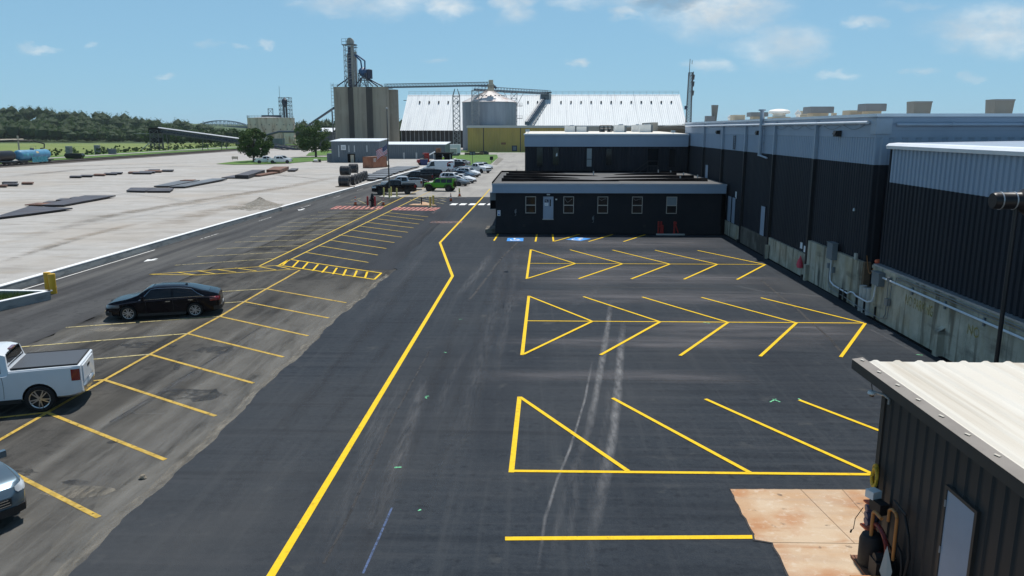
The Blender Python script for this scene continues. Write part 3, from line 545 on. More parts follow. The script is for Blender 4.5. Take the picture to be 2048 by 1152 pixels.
    # --- tyre tracks in the fresh surface
    TR = [([(1075, 1152), (1090, 1040), (1115, 960), (1140, 900), (1170, 800), (1185, 720)], .10, 'dust_thin'), ([(1183, 1152), (1189, 1060), (1205, 980), (1225, 880), (1235, 790), (1241, 700), (1247, 640)], .34, 'dust'),
          ([(1150, 940), (1178, 860), (1192, 790), (1203, 730), (1216, 650), (1222, 600)], .30, 'dust_thin'), ([(1138, 1080), (1150, 1000), (1160, 920)], .25, 'dust_thin'), ([(760, 1010), (785, 960), (802, 900), (830, 820), (852, 750)], .38, 'dust'), ([(716, 960), (735, 880), (760, 800), (790, 730)], .22, 'dust_thin'),
          ([(640, 1152), (700, 1000), (760, 860), (820, 740)], .5, 'dust_thin'), ([(1130, 625), (1180, 590), (1210, 560)], .4, 'dust_thin'), ([(1460, 570), (1530, 585), (1600, 590), (1700, 600)], .35, 'dust'), ([(1440, 590), (1520, 600), (1640, 615)], .2, 'dust_thin'),
          ([(1740, 660), (1800, 690), (1840, 712)], .14, 'dust'), ([(940, 690), (900, 760), (868, 850)], .3, 'dust_thin'), ([(905, 600), (935, 570), (960, 540), (985, 505)], .6, 'dust'), ([(1060, 575), (1040, 590), (1000, 640)], .6, 'dust_thin')]
    TR += [([(1165, 1152), (1172, 1060), (1190, 960), (1206, 880), (1218, 790), (1226, 700)], .22, 'dust_thin'), ([(1100, 1150), (1112, 1060), (1135, 980), (1158, 900)], .16, 'dust_thin'), ([(740, 1060), (770, 990), (800, 910)], .5, 'dust_thin')]
    for i, (pts, w, m) in enumerate(TR): put_soft(soft_ribbon(ctx(gl(pts)), w * (1.0 if i < 3 else 1.3), Z_NEW - .002 - .0001 * i), 'tyre_track', M['dust_line' if i in (0, 1, 2) else m], NEW)
    # dusty and fresh passes of the roller across the lot and along the drive
    for i, (x0, x1, y, w) in enumerate(((-1.5, 15, 59, 6), (-2.5, 14.6, 52.5, 5), (-2, 15.2, 44.5, 4.5), (-2.5, 15.3, 39.5, 4), (3, 15.5, 33, 4.5), (-2, 9, 47.5, 3), (-2.4, 12, 30.5, 2), (-2.4, 8, 26, 1.5))): put_soft(soft_ribbon(ctx([(x0, y), ((x0 + x1) / 2, y + random.uniform(-.4, .4)), (x1, y)]), w, Z_NEW - .0035 - .0001 * i), 'dust_pass', M['dust_grey'], NEW)
    for i, (x, y0, y1, w) in enumerate(((-2.6, 15, 60, .5), (-3.6, 10, 45, .7), (-7.4, 12, 52, .8), (-1.9, 20, 50, .35), (-6.2, 16, 40, .5))): put_soft(soft_ribbon(ctx([(x, y0), (x + .25, (y0 + y1) / 2), (x + .1, y1)]), w, Z_NEW - .0045 - .0001 * i), 'roller_pass', M['worn_dark'], NEW)
    for i, (x, y0, y1, w) in enumerate(((-2.1, 16, 58, .8), (-1.4, 22, 62, .5), (-7.9, 30, 60, 1.2))): put_soft(soft_ribbon(ctx([(x, y0), (x + .15, (y0 + y1) / 2), (x, y1)]), w, Z_NEW - .0050 - .0001 * i), 'dust_pass', M['dust_thin'], NEW)
    for i, (x, y0, y1, w) in enumerate(((-10.2, 6, 46, 3.2), (-11.6, 8, 44, 2.2), (-12.9, 8, 40, .9), (-9.6, 6, 40, 1.2), (-16.4, 24, 46, 1.2), (-19.6, 20, 46, 1.6))): put_soft(soft_ribbon(ctx([(x, y0), (x + .3, (y0 + y1) / 2), (x + .1, y1)]), w, Z_OLD - .004 - .0002 * i), 'dust_pass', M['dust_film'], OLD)
    for pts, w, m in (([(0, 958), (100, 912), (215, 850), (360, 762), (480, 690), (580, 632), (640, 590)], .22, 'dust'), ([(150, 880), (300, 800), (420, 730), (560, 650)], .5, 'dust_thin'), ([(60, 1050), (200, 960), (380, 850), (520, 750)], 1.1, 'dust_thin'),
                      ([(150, 1130), (300, 1020), (430, 920), (560, 790)], .9, 'dust'), ([(262, 827), (330, 828)], .08, 'dust'), ([(200, 700), (330, 650), (420, 610)], .4, 'dust_thin')):
        put_soft(soft_ribbon(ctx(gl(pts)), w * 1.4, Z_OLD - .003), 'tyre_track', M[m], OLD)
    # joints and cracks
    for pts, w in (([(1035, 485), (1000, 520), (975, 555), (940, 600)], .14), ([(975, 526), (1060, 528)], .10), ([(1155, 575), (1430, 578)], .12), ([(1520, 560), (1600, 625), (1660, 680), (1690, 715)], .12), ([(860, 700), (800, 810), (730, 960), (650, 1130)], .06), ([(1100, 760), (1500, 764)], .05)):
        line(NEW, ctx(gl(pts)), w, 'crack', Z_NEW - .003, 'joint', .03)
    for pts, w in (([(220, 845), (330, 780), (430, 716), (520, 655)], .07), ([(180, 640), (270, 600), (330, 575)], .06), ([(360, 720), (350, 740)], .2), ([(225, 572), (250, 563), (290, 553)], .06)): line(OLD if w != .06 else LANE, ctx(gl(pts)), w, 'crack', (Z_OLD if w != .06 else Z_LANE) - .004, 'joint', .03)
    for x, y, a, b in ((150, 965, .34, .16), (45, 945, .35, .22), (225, 885, .2, .1), (358, 720, .18, .3), (430, 700, .9, .5), (300, 690, 1.2, .5), (520, 610, .8, .5), (380, 790, 1.0, .6), (150, 745, .8, .4)):
        c = G(x, y); mb = MB(); n = 18; mb.add([(c.x + a * (1 + .3 * random.uniform(-1, 1)) * math.cos(t), c.y + b * (1 + .3 * random.uniform(-1, 1)) * math.sin(t), Z_OLD - .0035) for t in np.linspace(0, 2 * math.pi, n + 1)[:-1]], [tuple(range(n))]); put(mb, 'oil_stain', M['soot'], OLD)
    for x, y, a, b in ((222, 659, .75, .45), (160, 985, .8, .3)):
        c = G(x, y); mb = MB(); n = 18; mb.add([(c.x + a * (1 + .25 * random.uniform(-1, 1)) * math.cos(t), c.y + b * (1 + .25 * random.uniform(-1, 1)) * math.sin(t), Z_OLD - .0025) for t in np.linspace(0, 2 * math.pi, n + 1)[:-1]], [tuple(range(n))]); put(mb, 'dust_patch', M['sand'], OLD)
build_markings()

def yard_tracks():
    yard = bpy.data.objects['gravel_yard']
    for i, (pts, w, m) in enumerate((([(-60, 412), (200, 398), (420, 375), (640, 345)], 2.6, 'track_pale'), ([(0, 500), (220, 440), (430, 400), (600, 372)], 2.2, 'track_dark'), ([(120, 470), (320, 432), (520, 392)], 1.6, 'track_pale'), ([(-30, 360), (160, 340), (330, 334), (480, 332)], 5, 'track_dark'), ([(60, 335), (200, 331), (330, 327), (420, 324)], 4, 'track_dark'), ([(0, 470), (150, 452), (300, 425), (420, 405), (560, 380), (690, 352)], 3.2, 'track_brown'),
            ([(300, 470), (420, 430), (540, 405)], 3.5, 'track_brown'), ([(420, 350), (520, 342), (640, 336), (740, 333)], 5, 'track_pale'), ([(0, 540), (140, 490), (300, 450)], 1.4, 'track_brown'), ([(460, 345), (560, 352), (660, 362)], 2.5, 'track_dark'), ([(200, 385), (330, 400), (420, 420)], 1.8, 'track_pale'), ([(-20, 545), (90, 510), (190, 480)], .8, 'track_dark'))):
        P = ctx(gl(pts)); P = P[::max(1, len(P) // 60)]; mb = soft_ribbon(P, w, 0.0); mb.v = [(x, y, max(hk(y) - .02, 0) + .012 + .002 * i) for x, y, z in mb.v]; put_soft(mb, 'wheel_track', M[m], yard)
yard_tracks()
def build_kerb_and_pad():
    # long kerb wall with a white painted top
    root = thing('kerb_wall', 'long low concrete kerb wall with white painted top along the gravel yard', 'kerb', (kx(100), 100, 0))
    Ys = list(np.linspace(16, 236, 70))
    mb = MB(); mb.grid([[(kx(Y) - .35, Y, -.1) , (kx(Y) - .35, Y, hk(Y) - .005), (kx(Y), Y, hk(Y) - .005), (kx(Y) + .03, Y, -.1)] for Y in Ys]); put(mb, 'wall_body', M['kerb_face'], root)
    mb = MB()
    mb.grid([[(kx(Y) - .36, Y, hk(Y) - .02), (kx(Y) - .36, Y, hk(Y) + .012), (kx(Y) + .012, Y, hk(Y) + .012), (kx(Y) + .012, Y, hk(Y) - .03)] for Y in Ys]); put(mb, 'painted_top', M['white_kerb'], root)
    # the concrete apron by the shed, let into the asphalt
    poly = [(4.72, 17.45)] + [(4.70 + .02 * math.sin(k * 2.3), 17.3 - k * .22) for k in range(1, 10)] + [(4.66, 15.07), (5.0, 14.95)] + [(4.97 + .025 * math.sin(k * 1.7), 14.8 - k * .35) for k in range(0, 14)] + [(5.0, 9), (9.4, 9), (9.4, 17.55)]
    mb = MB(); mb.sheet(poly, .036); pad = put(mb, 'concrete_apron', M['pad'], kind='structure')
    put(ribbon([Vector((p[0] - .02, p[1])) for p in poly[-1:] + poly[:-3]], .045, .040, .012), 'apron_edge', M['crack'], pad)
    for pts in ([(5.0, 14.98), (9.3, 15.0)], [(6.4, 17.5), (6.7, 15.0)], [(7.4, 17.5), (7.45, 15)]): put(ribbon(ctx(pts), .014, .0395, .004), 'joint', M['pad_joint'], pad)
    # planter at the lane mouth
    pz = .45; A, B, D = Vector((-24.75, 37.9, 0)), Vector((-31, 38.0, 0)), Vector((-27.0, 31.0, 0))
    root = thing('kerbed_planter', 'white topped kerb wedge with grass inside beside the yellow posts', 'planter', (-26, 36, 0))
    for a, b in ((A, B), (A, D)):
        d = (b - a).normalized(); n = Vector((-d.y, d.x, 0)); m_ = (a + b) / 2; L_ = (b - a).length; rz = math.atan2(d.y, d.x)
        mb = MB(); mb.obox((m_.x, m_.y, pz / 2 - .02), (L_, .2, pz - .04), rz); put(mb, 'kerb_side', M['kerb_face'], root)
        mb = MB(); mb.obox((m_.x, m_.y, pz), (L_ + .22, .26, .04), rz + .0005); put(mb, 'painted_top', M['white_kerb'], root)
    mb = MB(); mb.sheet([(A.x - .35, A.y - .12), (B.x, B.y - .1), (-32, 31), (D.x, D.y)], .16); put(mb, 'soil', M['dirt'], root)
    n = 5200; u = rng.random(n); t = rng.random(n)
    px = -25.4 - 6.0 * u; py = 37.75 - (1.0 + 5.2 * u) * t * .95
    h = .10 + .30 * rng.random(n) * (0.4 + .6 * (t < .55)); ang = rng.random(n) * math.pi; wv = .018
    V = np.zeros((n, 3, 3)); V[:, 0, 0] = px - np.cos(ang) * wv; V[:, 0, 1] = py - np.sin(ang) * wv; V[:, 1, 0] = px + np.cos(ang) * wv; V[:, 1, 1] = py + np.sin(ang) * wv; V[:, :2, 2] = .16
    V[:, 2, 0] = px + rng.normal(0, .08, n); V[:, 2, 1] = py + rng.normal(0, .08, n); V[:, 2, 2] = .16 + h
    me = bpy.data.meshes.new('grass'); me.from_pydata(V.reshape(-1, 3).tolist(), [], np.arange(3 * n).reshape(-1, 3).tolist()); me.materials.append(M['blades']); tag(link('grass', me, root, True), kind='stuff')
    # gravel spoil heap behind the kerb
    c = G(560, 411, .3); c.x -= 1.2; mb = MB(); rows = []
    for j in range(9):
        rows.append([(c.x - 1.0 + (r_ := (j / 8.0)) * 2.3 * math.cos(a) * (1 + .15 * math.sin(3 * a)), c.y + r_ * 2.0 * math.sin(a) * (1 + .1 * math.sin(2 * a)), .2 + 1.0 * (1 - r_) ** 1.2 + .05 * math.sin(5 * a + j)) for a in np.linspace(0, 2 * math.pi, 25)])
    mb.grid(rows); put(mb, 'gravel_heap', M['heap'], label='small heap of grey brown gravel behind the white kerb', cat='gravel heap', smooth=80)
    for x, y, s in ((520, 416, 1), (480, 418, .5)): 
        c = G(x, y, .3); mb = MB(); n = 30; mb.add([(c.x + 2.2 * s * (1 + .3 * random.uniform(-1, 1)) * math.cos(t), c.y + 3.5 * s * (1 + .3 * random.uniform(-1, 1)) * math.sin(t), hk(c.y) + .03) for t in np.linspace(0, 2 * math.pi, n + 1)[:-1]], [tuple(range(n))]); put(mb, 'dirt_patch', M['sand'], kind='structure')
build_kerb_and_pad()

# ================================================================== BUILDINGS CLOSE BY
def build_warehouse():
    X = 15.8; YN, YS = 84.0, 37.1; XR = 62
    root = thing('warehouse', 'long charcoal warehouse with light grey band and pale coping along the lot', 'warehouse', (X, 60, 0))
    # lower charcoal cladding, ribbed, down to the concrete plinth whose top steps
    segs = [(YS, 44.4, 2.30), (44.4, 52.2, 1.42), (52.2, 59.3, 1.30), (59.3, 66.5, 1.15), (66.5, YN, 1.1)]
    mb = MB()
    for y0, y1, zc in segs: ribbed_wall(mb, (X, y1), (X, y0), zc, 6.88, .305, .04, (-1, 0))
    ribbed_wall(mb, (X, YS), (XR, YS), 1.0, 6.88, .6, .05, (0, -1)); put(mb, 'lower_cladding', M['charcoal'], root)
    mb = MB(); ribbed_wall(mb, (X, YN), (X, YS), 6.88, 8.13, .305, .04, (-1, 0)); ribbed_wall(mb, (X, YS), (XR, YS), 6.88, 8.13, .6, .05, (0, -1)); put(mb, 'upper_band', M['greyband'], root)
    # fascia: three long flat panels with shallow laps
    for z0, z1, o in ((8.13, 8.45, .055), (8.452, 8.75, .075), (8.752, 9.08, .06)):
        mb = MB(); mb.box(X - o, X + .2, YS - o, YN, z0, z1); mb.box(X + .2, XR, YS - o, YS + .2, z0, z1); put(mb, 'fascia_panel', M['greyband'], root)
    mb = MB(); mb.box(X - .16, X + .5, YS - .16, YN, 9.082, 9.22); mb.box(X + .5, XR, YS - .16, YS + .5, 9.082, 9.22); put(mb, 'coping', M['paletrim'], root)
    mb = MB(); mb.box(X + .5, XR, YS + .5, YN + 60, 8.9, 9.04); put(mb, 'roof', M['roof_tan'], root)
    mb = MB(); mb.box(X + .1, XR, YS + .1, YN, -.2, 8.9); put(mb, 'wall_core', M['charcoal_flat'], root)
    # light corner return piece
    mb = MB(); mb.box(X - .12, X + .6, YS - .12, YS - .09, 8.3, 9.0); mb.box(X - .12, X - .09, YS - .09, YS + .5, 8.3, 9.0); put(mb, 'corner_plate', M['greytrim'], root)
    # pipe along the fascia (west) and along the south face
    mb = MB(); mb.tube((X - .22, YS + .6, 8.82), (X - .22, YN - 1, 8.82), .075, 10)
    for y in np.arange(YS + 1.5, YN - 2, 2.4): mb.box(X - .26, X - .05, y - .03, y + .03, 8.70, 8.74)
    put(mb, 'fascia_pipe', M['pipe_white'], root, smooth=40)
    mb = MB(); mb.tube((X + .75, YS - .22, 8.72), (XR, YS - .22, 8.72), .075, 10)
    for x in np.arange(X + 3.3, X + 40, 3.2): mb.lathe([(.10, -.06), (.10, .06)], (x, YS - .22, 8.72), 10, axis='x')
    put(mb, 'fascia_pipe', M['greytrim'], root, smooth=40)
    # sagging wires under the fascia
    for k in range(5):
        y0 = YS + 1.2 + k * 2.9; mb = MB(); pts = [(X - .10, y0 + 2.6 * t, 8.72 - .22 * math.sin(math.pi * t)) for t in np.linspace(0, 1, 7)]; mb.path(pts, .008, 4); put(mb, 'wire', M['dark_pipe'], root)
    # downspouts in two colours
    for y in (44.6, 52.2, 59.4, 66.6, 74.0):
        mb = MB(); mb.box(X - .24, X - .05, y - .11, y + .11, 6.885, 8.98); mb.box(X - .27, X - .02, y - .14, y + .14, 8.60, 8.66); sp = put(mb, 'downspout', M['greytrim'], root)
        mb = MB(); mb.box(X - .24, X - .05, y - .11, y + .11, .25, 6.883); mb.box(X - .40, X - .1, y - .12, y + .12, .05, .26); put(mb, 'lower_length', M['dark_pipe'], sp)
    # vent stack up the wall
    mb = MB(); mb.tube((X - .30, 55.0, 6.7), (X - .30, 55.0, 9.75), .13, 12); mb.tube((X - .30, 55.0, 9.75), (X - .30, 55.0, 9.85), .24, 12); mb.tube((X - .3, 55, 6.75), (X - .3, 53.2, 6.62), .06, 8)
    mb.box(X - .32, X, 54.95, 55.05, 7.6, 7.66); mb.box(X - .32, X, 54.95, 55.05, 8.55, 8.6); put(mb, 'vent_stack', M['greytrim'], root, smooth=40)
    # wall lights
    for y, z in ((41.4, 8.30), (56.0, 8.28), (68.3, 8.28)):
        mb = MB(); mb.box(X - .34, X - .07, y - .20, y + .20, z - .16, z + .14); mb.add([(X - .42, y - .18, z - .05), (X - .42, y + .18, z - .05), (X - .34, y + .2, z + .12), (X - .34, y - .2, z + .12)], [(0, 1, 2, 3)]); put(mb, 'wall_light', M['trim'], root)
    # ladder hanging on the band
    mb = MB()
    for y in (62.6, 63.1): mb.box(X - .14, X - .10, y - .03, y + .03, 6.95, 8.05)
    for z in np.linspace(7.05, 7.95, 6): mb.box(X - .135, X - .105, 62.6, 63.1, z - .02, z + .02)
    put(mb, 'wall_ladder', M['dark_pipe'], root)
    # doors high over the ground
    for (y0, y1, z0, z1, nm) in ((53.55, 54.45, 1.30, 3.30, 'single'), (61.6, 62.5, 1.2, 3.2, 'a'), (62.9, 63.9, 1.2, 3.2, 'b'), (72.0, 73.0, 3.2, 5.3, 'c')):
        mb = MB(); mb.box(X - .10, X + .02, y0, y1, z0, z1); d = put(mb, 'door', M['door_grey'], root)
        mb = MB(); mb.box(X - .09, X + .02, y0 - .08, y0 - .002, z0 - .02, z1 + .08); mb.box(X - .09, X + .02, y1 + .002, y1 + .08, z0 - .02, z1 + .08); mb.box(X - .09, X + .02, y0 - .002, y1 + .002, z1 + .002, z1 + .08); put(mb, 'door_frame', M['charcoal_flat'], d)
        mb = MB(); mb.tube((X - .14, y0 + .12, z0 + .95), (X - .14, y0 + .26, z0 + .95), .02, 6); put(mb, 'handle', M['galv'], d)
    for (y, z, w, h, m) in ((61.6, 3.45, .35, .55, 'sign_white'), (45.9, 1.78, .34, .36, 'sign_white'), (45.3, 1.66, .28, .36, 'sign_white')):
        mb = MB(); mb.box(X - .085, X - .06, y - w / 2, y + w / 2, z - h / 2, z + h / 2); put(mb, 'notice', M[m], root)
    mb = MB(); mb.box(X - .085, X - .06, 63.0, 63.4, 2.4, 2.7); put(mb, 'notice', M['sign_navy'], root)
    mb = MB(); mb.lathe([(.02, 0), (.07, .02), (.06, .10), (.03, .16)], (X - .10, 38.7, 4.55), 10); put(mb, 'exit_lamp', M['galv'], root, smooth=50)
    # plinth
    zone = [('conc', YS, 44.4, 2.30, .22), ('conc', 44.4, 52.2, 1.42, .16), ('conc_dark', 52.2, 59.3, 1.30, .16), ('conc', 59.3, 66.5, 1.15, .16), ('conc', 66.5, YN, 1.1, .16)]
    for m, y0, y1, zc, t in zone:
        mb = MB(); mb.box(X - t, X + .1, y0 + .004, y1 - .004, -.1, zc); put(mb, 'plinth_block', M[m], root)
    mb = MB(); mb.box(X - .12, X + .1, 37.6, 58, -.05, .12); mb.box(X - .30, X - .16, 37.6, 84, -.05, .045); put(mb, 'black_fillet', M['roof_black'], root)  # black strips along the foot of the plinth
    # plinth column with a chamfered cap by the downspout
    for y in (44.1, 51.8):
        mb = MB(); mb.box(X - .42, X - .225, y - .12, y + .12, -.05, .95); put(mb, 'plinth_post', M['conc'], root)
    # alcove between warehouse and annex
    mb = MB(); mb.box(X - .1, X + .2, 36.9, 37.095, -.1, 2.3); put(mb, 'alcove_jamb', M['timber'], root)
    return root
WH = build_warehouse()

def build_annex():
    X = 15.8; Y1, Y0 = 35.4, 3.0; XR = 40
    root = thing('warehouse_annex', 'near charcoal annex with grey band above a stained concrete retaining wall', 'warehouse', (X, 30, 0))
    mb = MB(); ribbed_wall(mb, (X, Y1), (X, Y0), 2.42, 6.20, .34, .06, (-1, 0), duty=.4, slope=.1); put(mb, 'lower_cladding', M['charcoal'], root)
    mb = MB(); ribbed_wall(mb, (X, Y1), (X, Y0), 6.20, 7.72, .34, .06, (-1, 0), duty=.4, slope=.1); put(mb, 'upper_band', M['greyband'], root)
    mb = MB(); mb.box(X + .05, XR, Y0, Y1, -.1, 7.74); put(mb, 'wall_core', M['charcoal_flat'], root)
    mb = MB(); mb.box(X - .07, X - .01, Y1 - .06, Y1 + .03, 2.42, 7.72); put(mb, 'corner_trim', M['charcoal'], root)
    mb = MB(); pr = [(X - .20, 7.66), (X - .24, 7.80), (X - .12, 7.90), (X + .3, 7.93), (X + .3, 7.66)]
    n = len(pr); mb.add([(x, y, z) for y in (Y1 + .12, Y0) for x, z in pr], [tuple(range(n)), tuple(range(2 * n - 1, n - 1, -1))] + [(k, n + k, n + (k + 1) % n, (k + 1) % n) for k in range(n)]); put(mb, 'eave_gutter', M['paletrim'], root)
    mb = MB(); mb.add([(X + .3, Y1 + .1, 7.92), (X + .3, Y0, 7.92), (XR, Y0, 8.3), (XR, Y1 + .1, 8.3)], [(0, 1, 2, 3)]); put(mb, 'roof', M['greytrim'], root)
    # concrete retaining wall below, in pours with a ledge
    for y1, y0 in ((Y1 + .1, 32.55), (32.55, 27.4), (27.4, 22), (22, 3)):
        mb = MB(); mb.box(X - .30, X + .04, y0 + .006, y1 - .006, -.1, 2.30); mb.box(X - .36, X + .04, y0 + .006, y1 - .006, 2.302, 2.43); put(mb, 'wall_pour', M['conc'], root)
    mb = MB(); mb.box(X - .34, X + .03, 12, Y1, 2.431, 2.50); put(mb, 'base_flashing', M['galv'], root)
    mb = MB(); mb.box(X - .55, X - .30, 28.85, 29.15, -.05, 1.0); mb.add([(X - .55, 28.85, 1.0), (X - .55, 29.15, 1.0), (X - .30, 29.15, 1.16), (X - .30, 28.85, 1.16)], [(0, 3, 2, 1)]); put(mb, 'buttress', M['conc'], root)
    mb = MB(); mb.box(X - .46, X - .29, 3, 35.4, -.05, .05); put(mb, 'black_fillet', M['roof_black'], root)  # black strip at the foot of the concrete wall
    # long light conduit and its brackets, thin conduits above
    mb = MB(); mb.path([(X - .40, 34.2, 2.06), (X - .40, 5, 1.98)], .045, 8); put(mb, 'conduit', M['pipe_white'], root, smooth=40)
    for z in (2.36, 2.26):
        mb = MB(); mb.path([(X - .40, 33.0, z - .3), (X - .40, 32.95, z - .05), (X - .40, 32.7, z), (X - .40, 5, z)], .022, 6); put(mb, 'conduit', M['conduit'], root, smooth=40)
    for y in np.arange(31.6, 12, -2.6): mb = MB(); mb.box(X - .37, X - .302, y - .05, y + .05, 1.86, 2.16); put(mb, 'conduit_bracket', M['elec'], root)
    # faded stencils
    lettering('NO PARKING', .62, (X - .315, 31.0, 1.52), (math.pi / 2, 0, -math.pi / 2), M['faded_yellow'], root, .62)
    lettering('NO', .55, (X - .315, 27.0, 1.5), (math.pi / 2, 0, -math.pi / 2), M['faded_yellow'], root, .9)
    # alcove: sill, pale posts and dark recess between the two buildings
    mb = MB(); mb.box(X - .05, X + .6, 35.42, 36.88, -.1, 1.15); put(mb, 'alcove_sill', M['conc_dark'], root)
    for y, h in ((36.55, 1.25), (36.15, 1.2), (35.7, 1.28)):
        mb = MB(); mb.tube((X - .22, y, -.05), (X - .22, y, h), .17, 10); put(mb, 'alcove_post', M['conc_pale'], root, smooth=40)
    return root
AN = build_annex()

def wall_fittings():
    X = 15.8
    # electrical boxes with conduit runs along the plinth, each its own thing
    r = thing('junction_box', 'grey electrical box high on the plinth left of the alcove, with conduit below', 'electrical box', (X - .3, 40.4, 1.9))
    mb = MB(); mb.box(X - .50, X - .225, 40.0, 40.75, 1.88, 2.72); mb.box(X - .53, X - .2, 39.97, 40.78, 2.722, 2.76); put(mb, 'cabinet', M['elec'], r)
    mb = MB(); mb.path([(X - .34, 40.45, 1.88), (X - .34, 40.45, .95), (X - .34, 40.35, .72), (X - .34, 39.9, .60), (X - .34, 38.0, .55), (X - .34, 37.7, .70), (X - .36, 37.3, .74), (X - .52, 36.6, .74), (X - .52, 35.3, .72), (X - .48, 34.9, .85), (X - .48, 34.75, 1.1), (X - .46, 34.7, 1.7)], .038, 8); put(mb, 'conduit', M['pipe_white'], r, smooth=40)
    mb = MB(); mb.path([(X - .30, 40.75, 1.5), (X - .30, 40.75, .6), (X - .30, 40.5, .34), (X - .34, 38.5, .30), (X - .52, 36.4, .30), (X - .5, 33.9, .28), (X - .42, 33.4, .42), (X - .40, 33.3, 1.9)], .022, 6); put(mb, 'conduit', M['conduit'], r, smooth=40)
    mb = MB(); mb.box(X - .40, X - .26, 40.62, 40.86, 1.35, 1.6); mb.box(X - .38, X - .24, 40.1, 40.2, 1.2, 1.5); put(mb, 'switch', M['elec'], r)
    r = thing('junction_box', 'grey electrical box on the annex retaining wall where the long conduit starts', 'electrical box', (X - .4, 34.5, 1.7))
    mb = MB(); mb.box(X - .58, X - .305, 34.2, 34.95, 1.66, 2.22); mb.box(X - .61, X - .3, 34.17, 34.98, 2.222, 2.26); put(mb, 'cabinet', M['elec'], r)
    mb = MB(); mb.path([(X - .42, 33.6, 2.25), (X - .42, 33.6, .55), (X - .42, 33.75, .36)], .022, 6); mb.box(X - .46, X - .31, 33.45, 33.75, .95, 1.25); mb.box(X - .46, X - .31, 33.5, 33.7, 2.0, 2.2); put(mb, 'conduit', M['conduit'], r, smooth=40)
    for y in (39.0, 38.4, 36.9, 36.0, 34.8): mb = MB(); mb.box(X - .38, X - .23 if y > 37 else X - .305, y - .025, y + .025, .06, .62); put(mb, 'conduit_stand', M['dark_pipe'], r)
    # red post in the alcove, with an orange rope looped on it
    r = thing('red_post', 'red steel post standing in the dark alcove between warehouse and annex', 'post', (X + .12, 36.05, 1.15))
    mb = MB(); mb.tube((X + .12, 36.0, 1.15), (X + .12, 36.0, 2.45), .13, 12); put(mb, 'post', M['bol_red'], r, smooth=40)
    mb = MB(); mb.lathe([(.15, 0), (.16, .06), (.13, .12), (.02, .15)], (X + .12, 36.0, 2.45), 12); put(mb, 'cap', M['orange'], r, smooth=40)
    mb = MB(); pts = [(X - .02, 36.95, 2.62), (X - .05, 36.75, 2.3), (X - .06, 36.5, 1.9), (X - .06, 36.3, 1.85), (X, 36.12, 2.2), (X + .1, 36.0, 2.44)]; mb.path(pts, .014, 5); put(mb, 'rope', M['hose_orange'], r)
    mb = MB(); mb.box(X - .30, X - .2, 37.55, 37.75, 2.32, 2.62); put(mb, 'small_box', M['rag'], label='small pale bracket box above the plinth corner beside the alcove', cat='box')
    # red bag hanging at the wall
    mb = MB(); mb.lathe([(.02, .75), (.06, .62), (.13, .45), (.19, .2), (.17, .05), (.02, 0)], (X - .34, 45.15, .55), 12)
    mb.v = [(x * 1.0, y + .05 * math.sin(z * 9), z) for x, y, z in mb.v]; put(mb, 'red_bag', M['pink'], label='pink red bag hanging on the plinth by a downspout', cat='bag', smooth=60)
wall_fittings()

def roof_unit(kind, px0, px1, ytop, Y, label, ztop=None, group='units on the warehouse roof'):
    a, b = Q(px0, ytop, Y), Q(px1, ytop, Y); w = b.x - a.x; cx = (a.x + b.x) / 2; zt = a.z; zb = 9.04; t = thing('roof_unit', label, 'roof unit', (cx, Y, zb), 0, group); h = zt - zb; mb = MB()
    if kind == 'hood':
        mb.cbox((0, 0, h * .3), (w * .68, w * .68, h * .6)); put(mb, 'curb', M['unit_tan'], t, w=False)
        mb = MB(); mb.cbox((0, 0, h * .79), (w, w, h * .40)); mb.cbox((0, 0, h * .995), (w * .96, w * .96, .03)); put(mb, 'hood', M['unit_grey'], t, w=False)
    elif kind == 'box':
        mb.cbox((0, 0, h / 2), (w, w * 1.2, h)); put(mb, 'casing', M['unit_tan'], t, w=False); mb = MB()
        for k in range(5): mb.cbox((0, -w * .605, h * (.2 + .14 * k)), (w * .8, .02, .03))
        put(mb, 'louvre', M['unit_grey'], t, w=False)
    elif kind == 'flare':
        o = [(-w * .44, -w * .4, 0), (w * .44, -w * .4, 0), (w * .44, w * .4, 0), (-w * .44, w * .4, 0), (-w * .5, -w * .46, h), (w * .5, -w * .46, h), (w * .5, w * .46, h), (-w * .5, w * .46, h)]
        mb.add(o, [(0, 3, 2, 1), (4, 5, 6, 7), (0, 1, 5, 4), (1, 2, 6, 5), (2, 3, 7, 6), (3, 0, 4, 7)]); put(mb, 'casing', M['unit_taupe'], t, w=False); mb = MB(); mb.cbox((0, -w * .47, h * .96), (w * 1.02, .03, h * .06)); put(mb, 'drip_edge', M['unit_grey'], t, w=False)
    elif kind == 'mushroom':
        mb.cbox((0, 0, h * .2), (w * .85, w * .85, h * .4)); put(mb, 'curb', M['unit_tan'], t, w=False); mb = MB(); mb.lathe([(w * .30, h * .4), (w * .30, h * .62), (w * .5, h * .66), (w * .5, h * .82), (w * .40, h * .94), (w * .15, h), (.01, h)], (0, 0, 0), 24); put(mb, 'fan_cap', M['unit_white'], t, smooth=40, w=False)
    elif kind == 'turret':
        mb.lathe([(w * .3, 0), (w * .3, h * .6), (w * .5, h * .62), (w * .46, h * .75), (.02, h)], (0, 0, 0), 14); put(mb, 'vent_pipe', M['unit_white'], t, smooth=40, w=False); mb = MB(); mb.cbox((0, 0, h * .05), (w * .9, w * .9, h * .1)); put(mb, 'curb', M['unit_tan'], t, w=False)
    return t
roof_unit('flare', 1821, 1857, 203, 52, 'tapered weathered grey hood on the warehouse roof, second from the frame edge')
roof_unit('flare', 1981, 2020, 199, 48, 'tapered weathered grey hood on the warehouse roof, nearest the frame edge')
roof_unit('hood', 1724, 1765, 208, 58, 'tan roof curb under a flat grey hood, nearest the warehouse corner')
roof_unit('box', 1692, 1722, 221, 60, 'low grey box unit just left of the corner hood on the roof')
roof_unit('box', 1664, 1672, 226, 64, 'very small tan box between two hooded roof units')
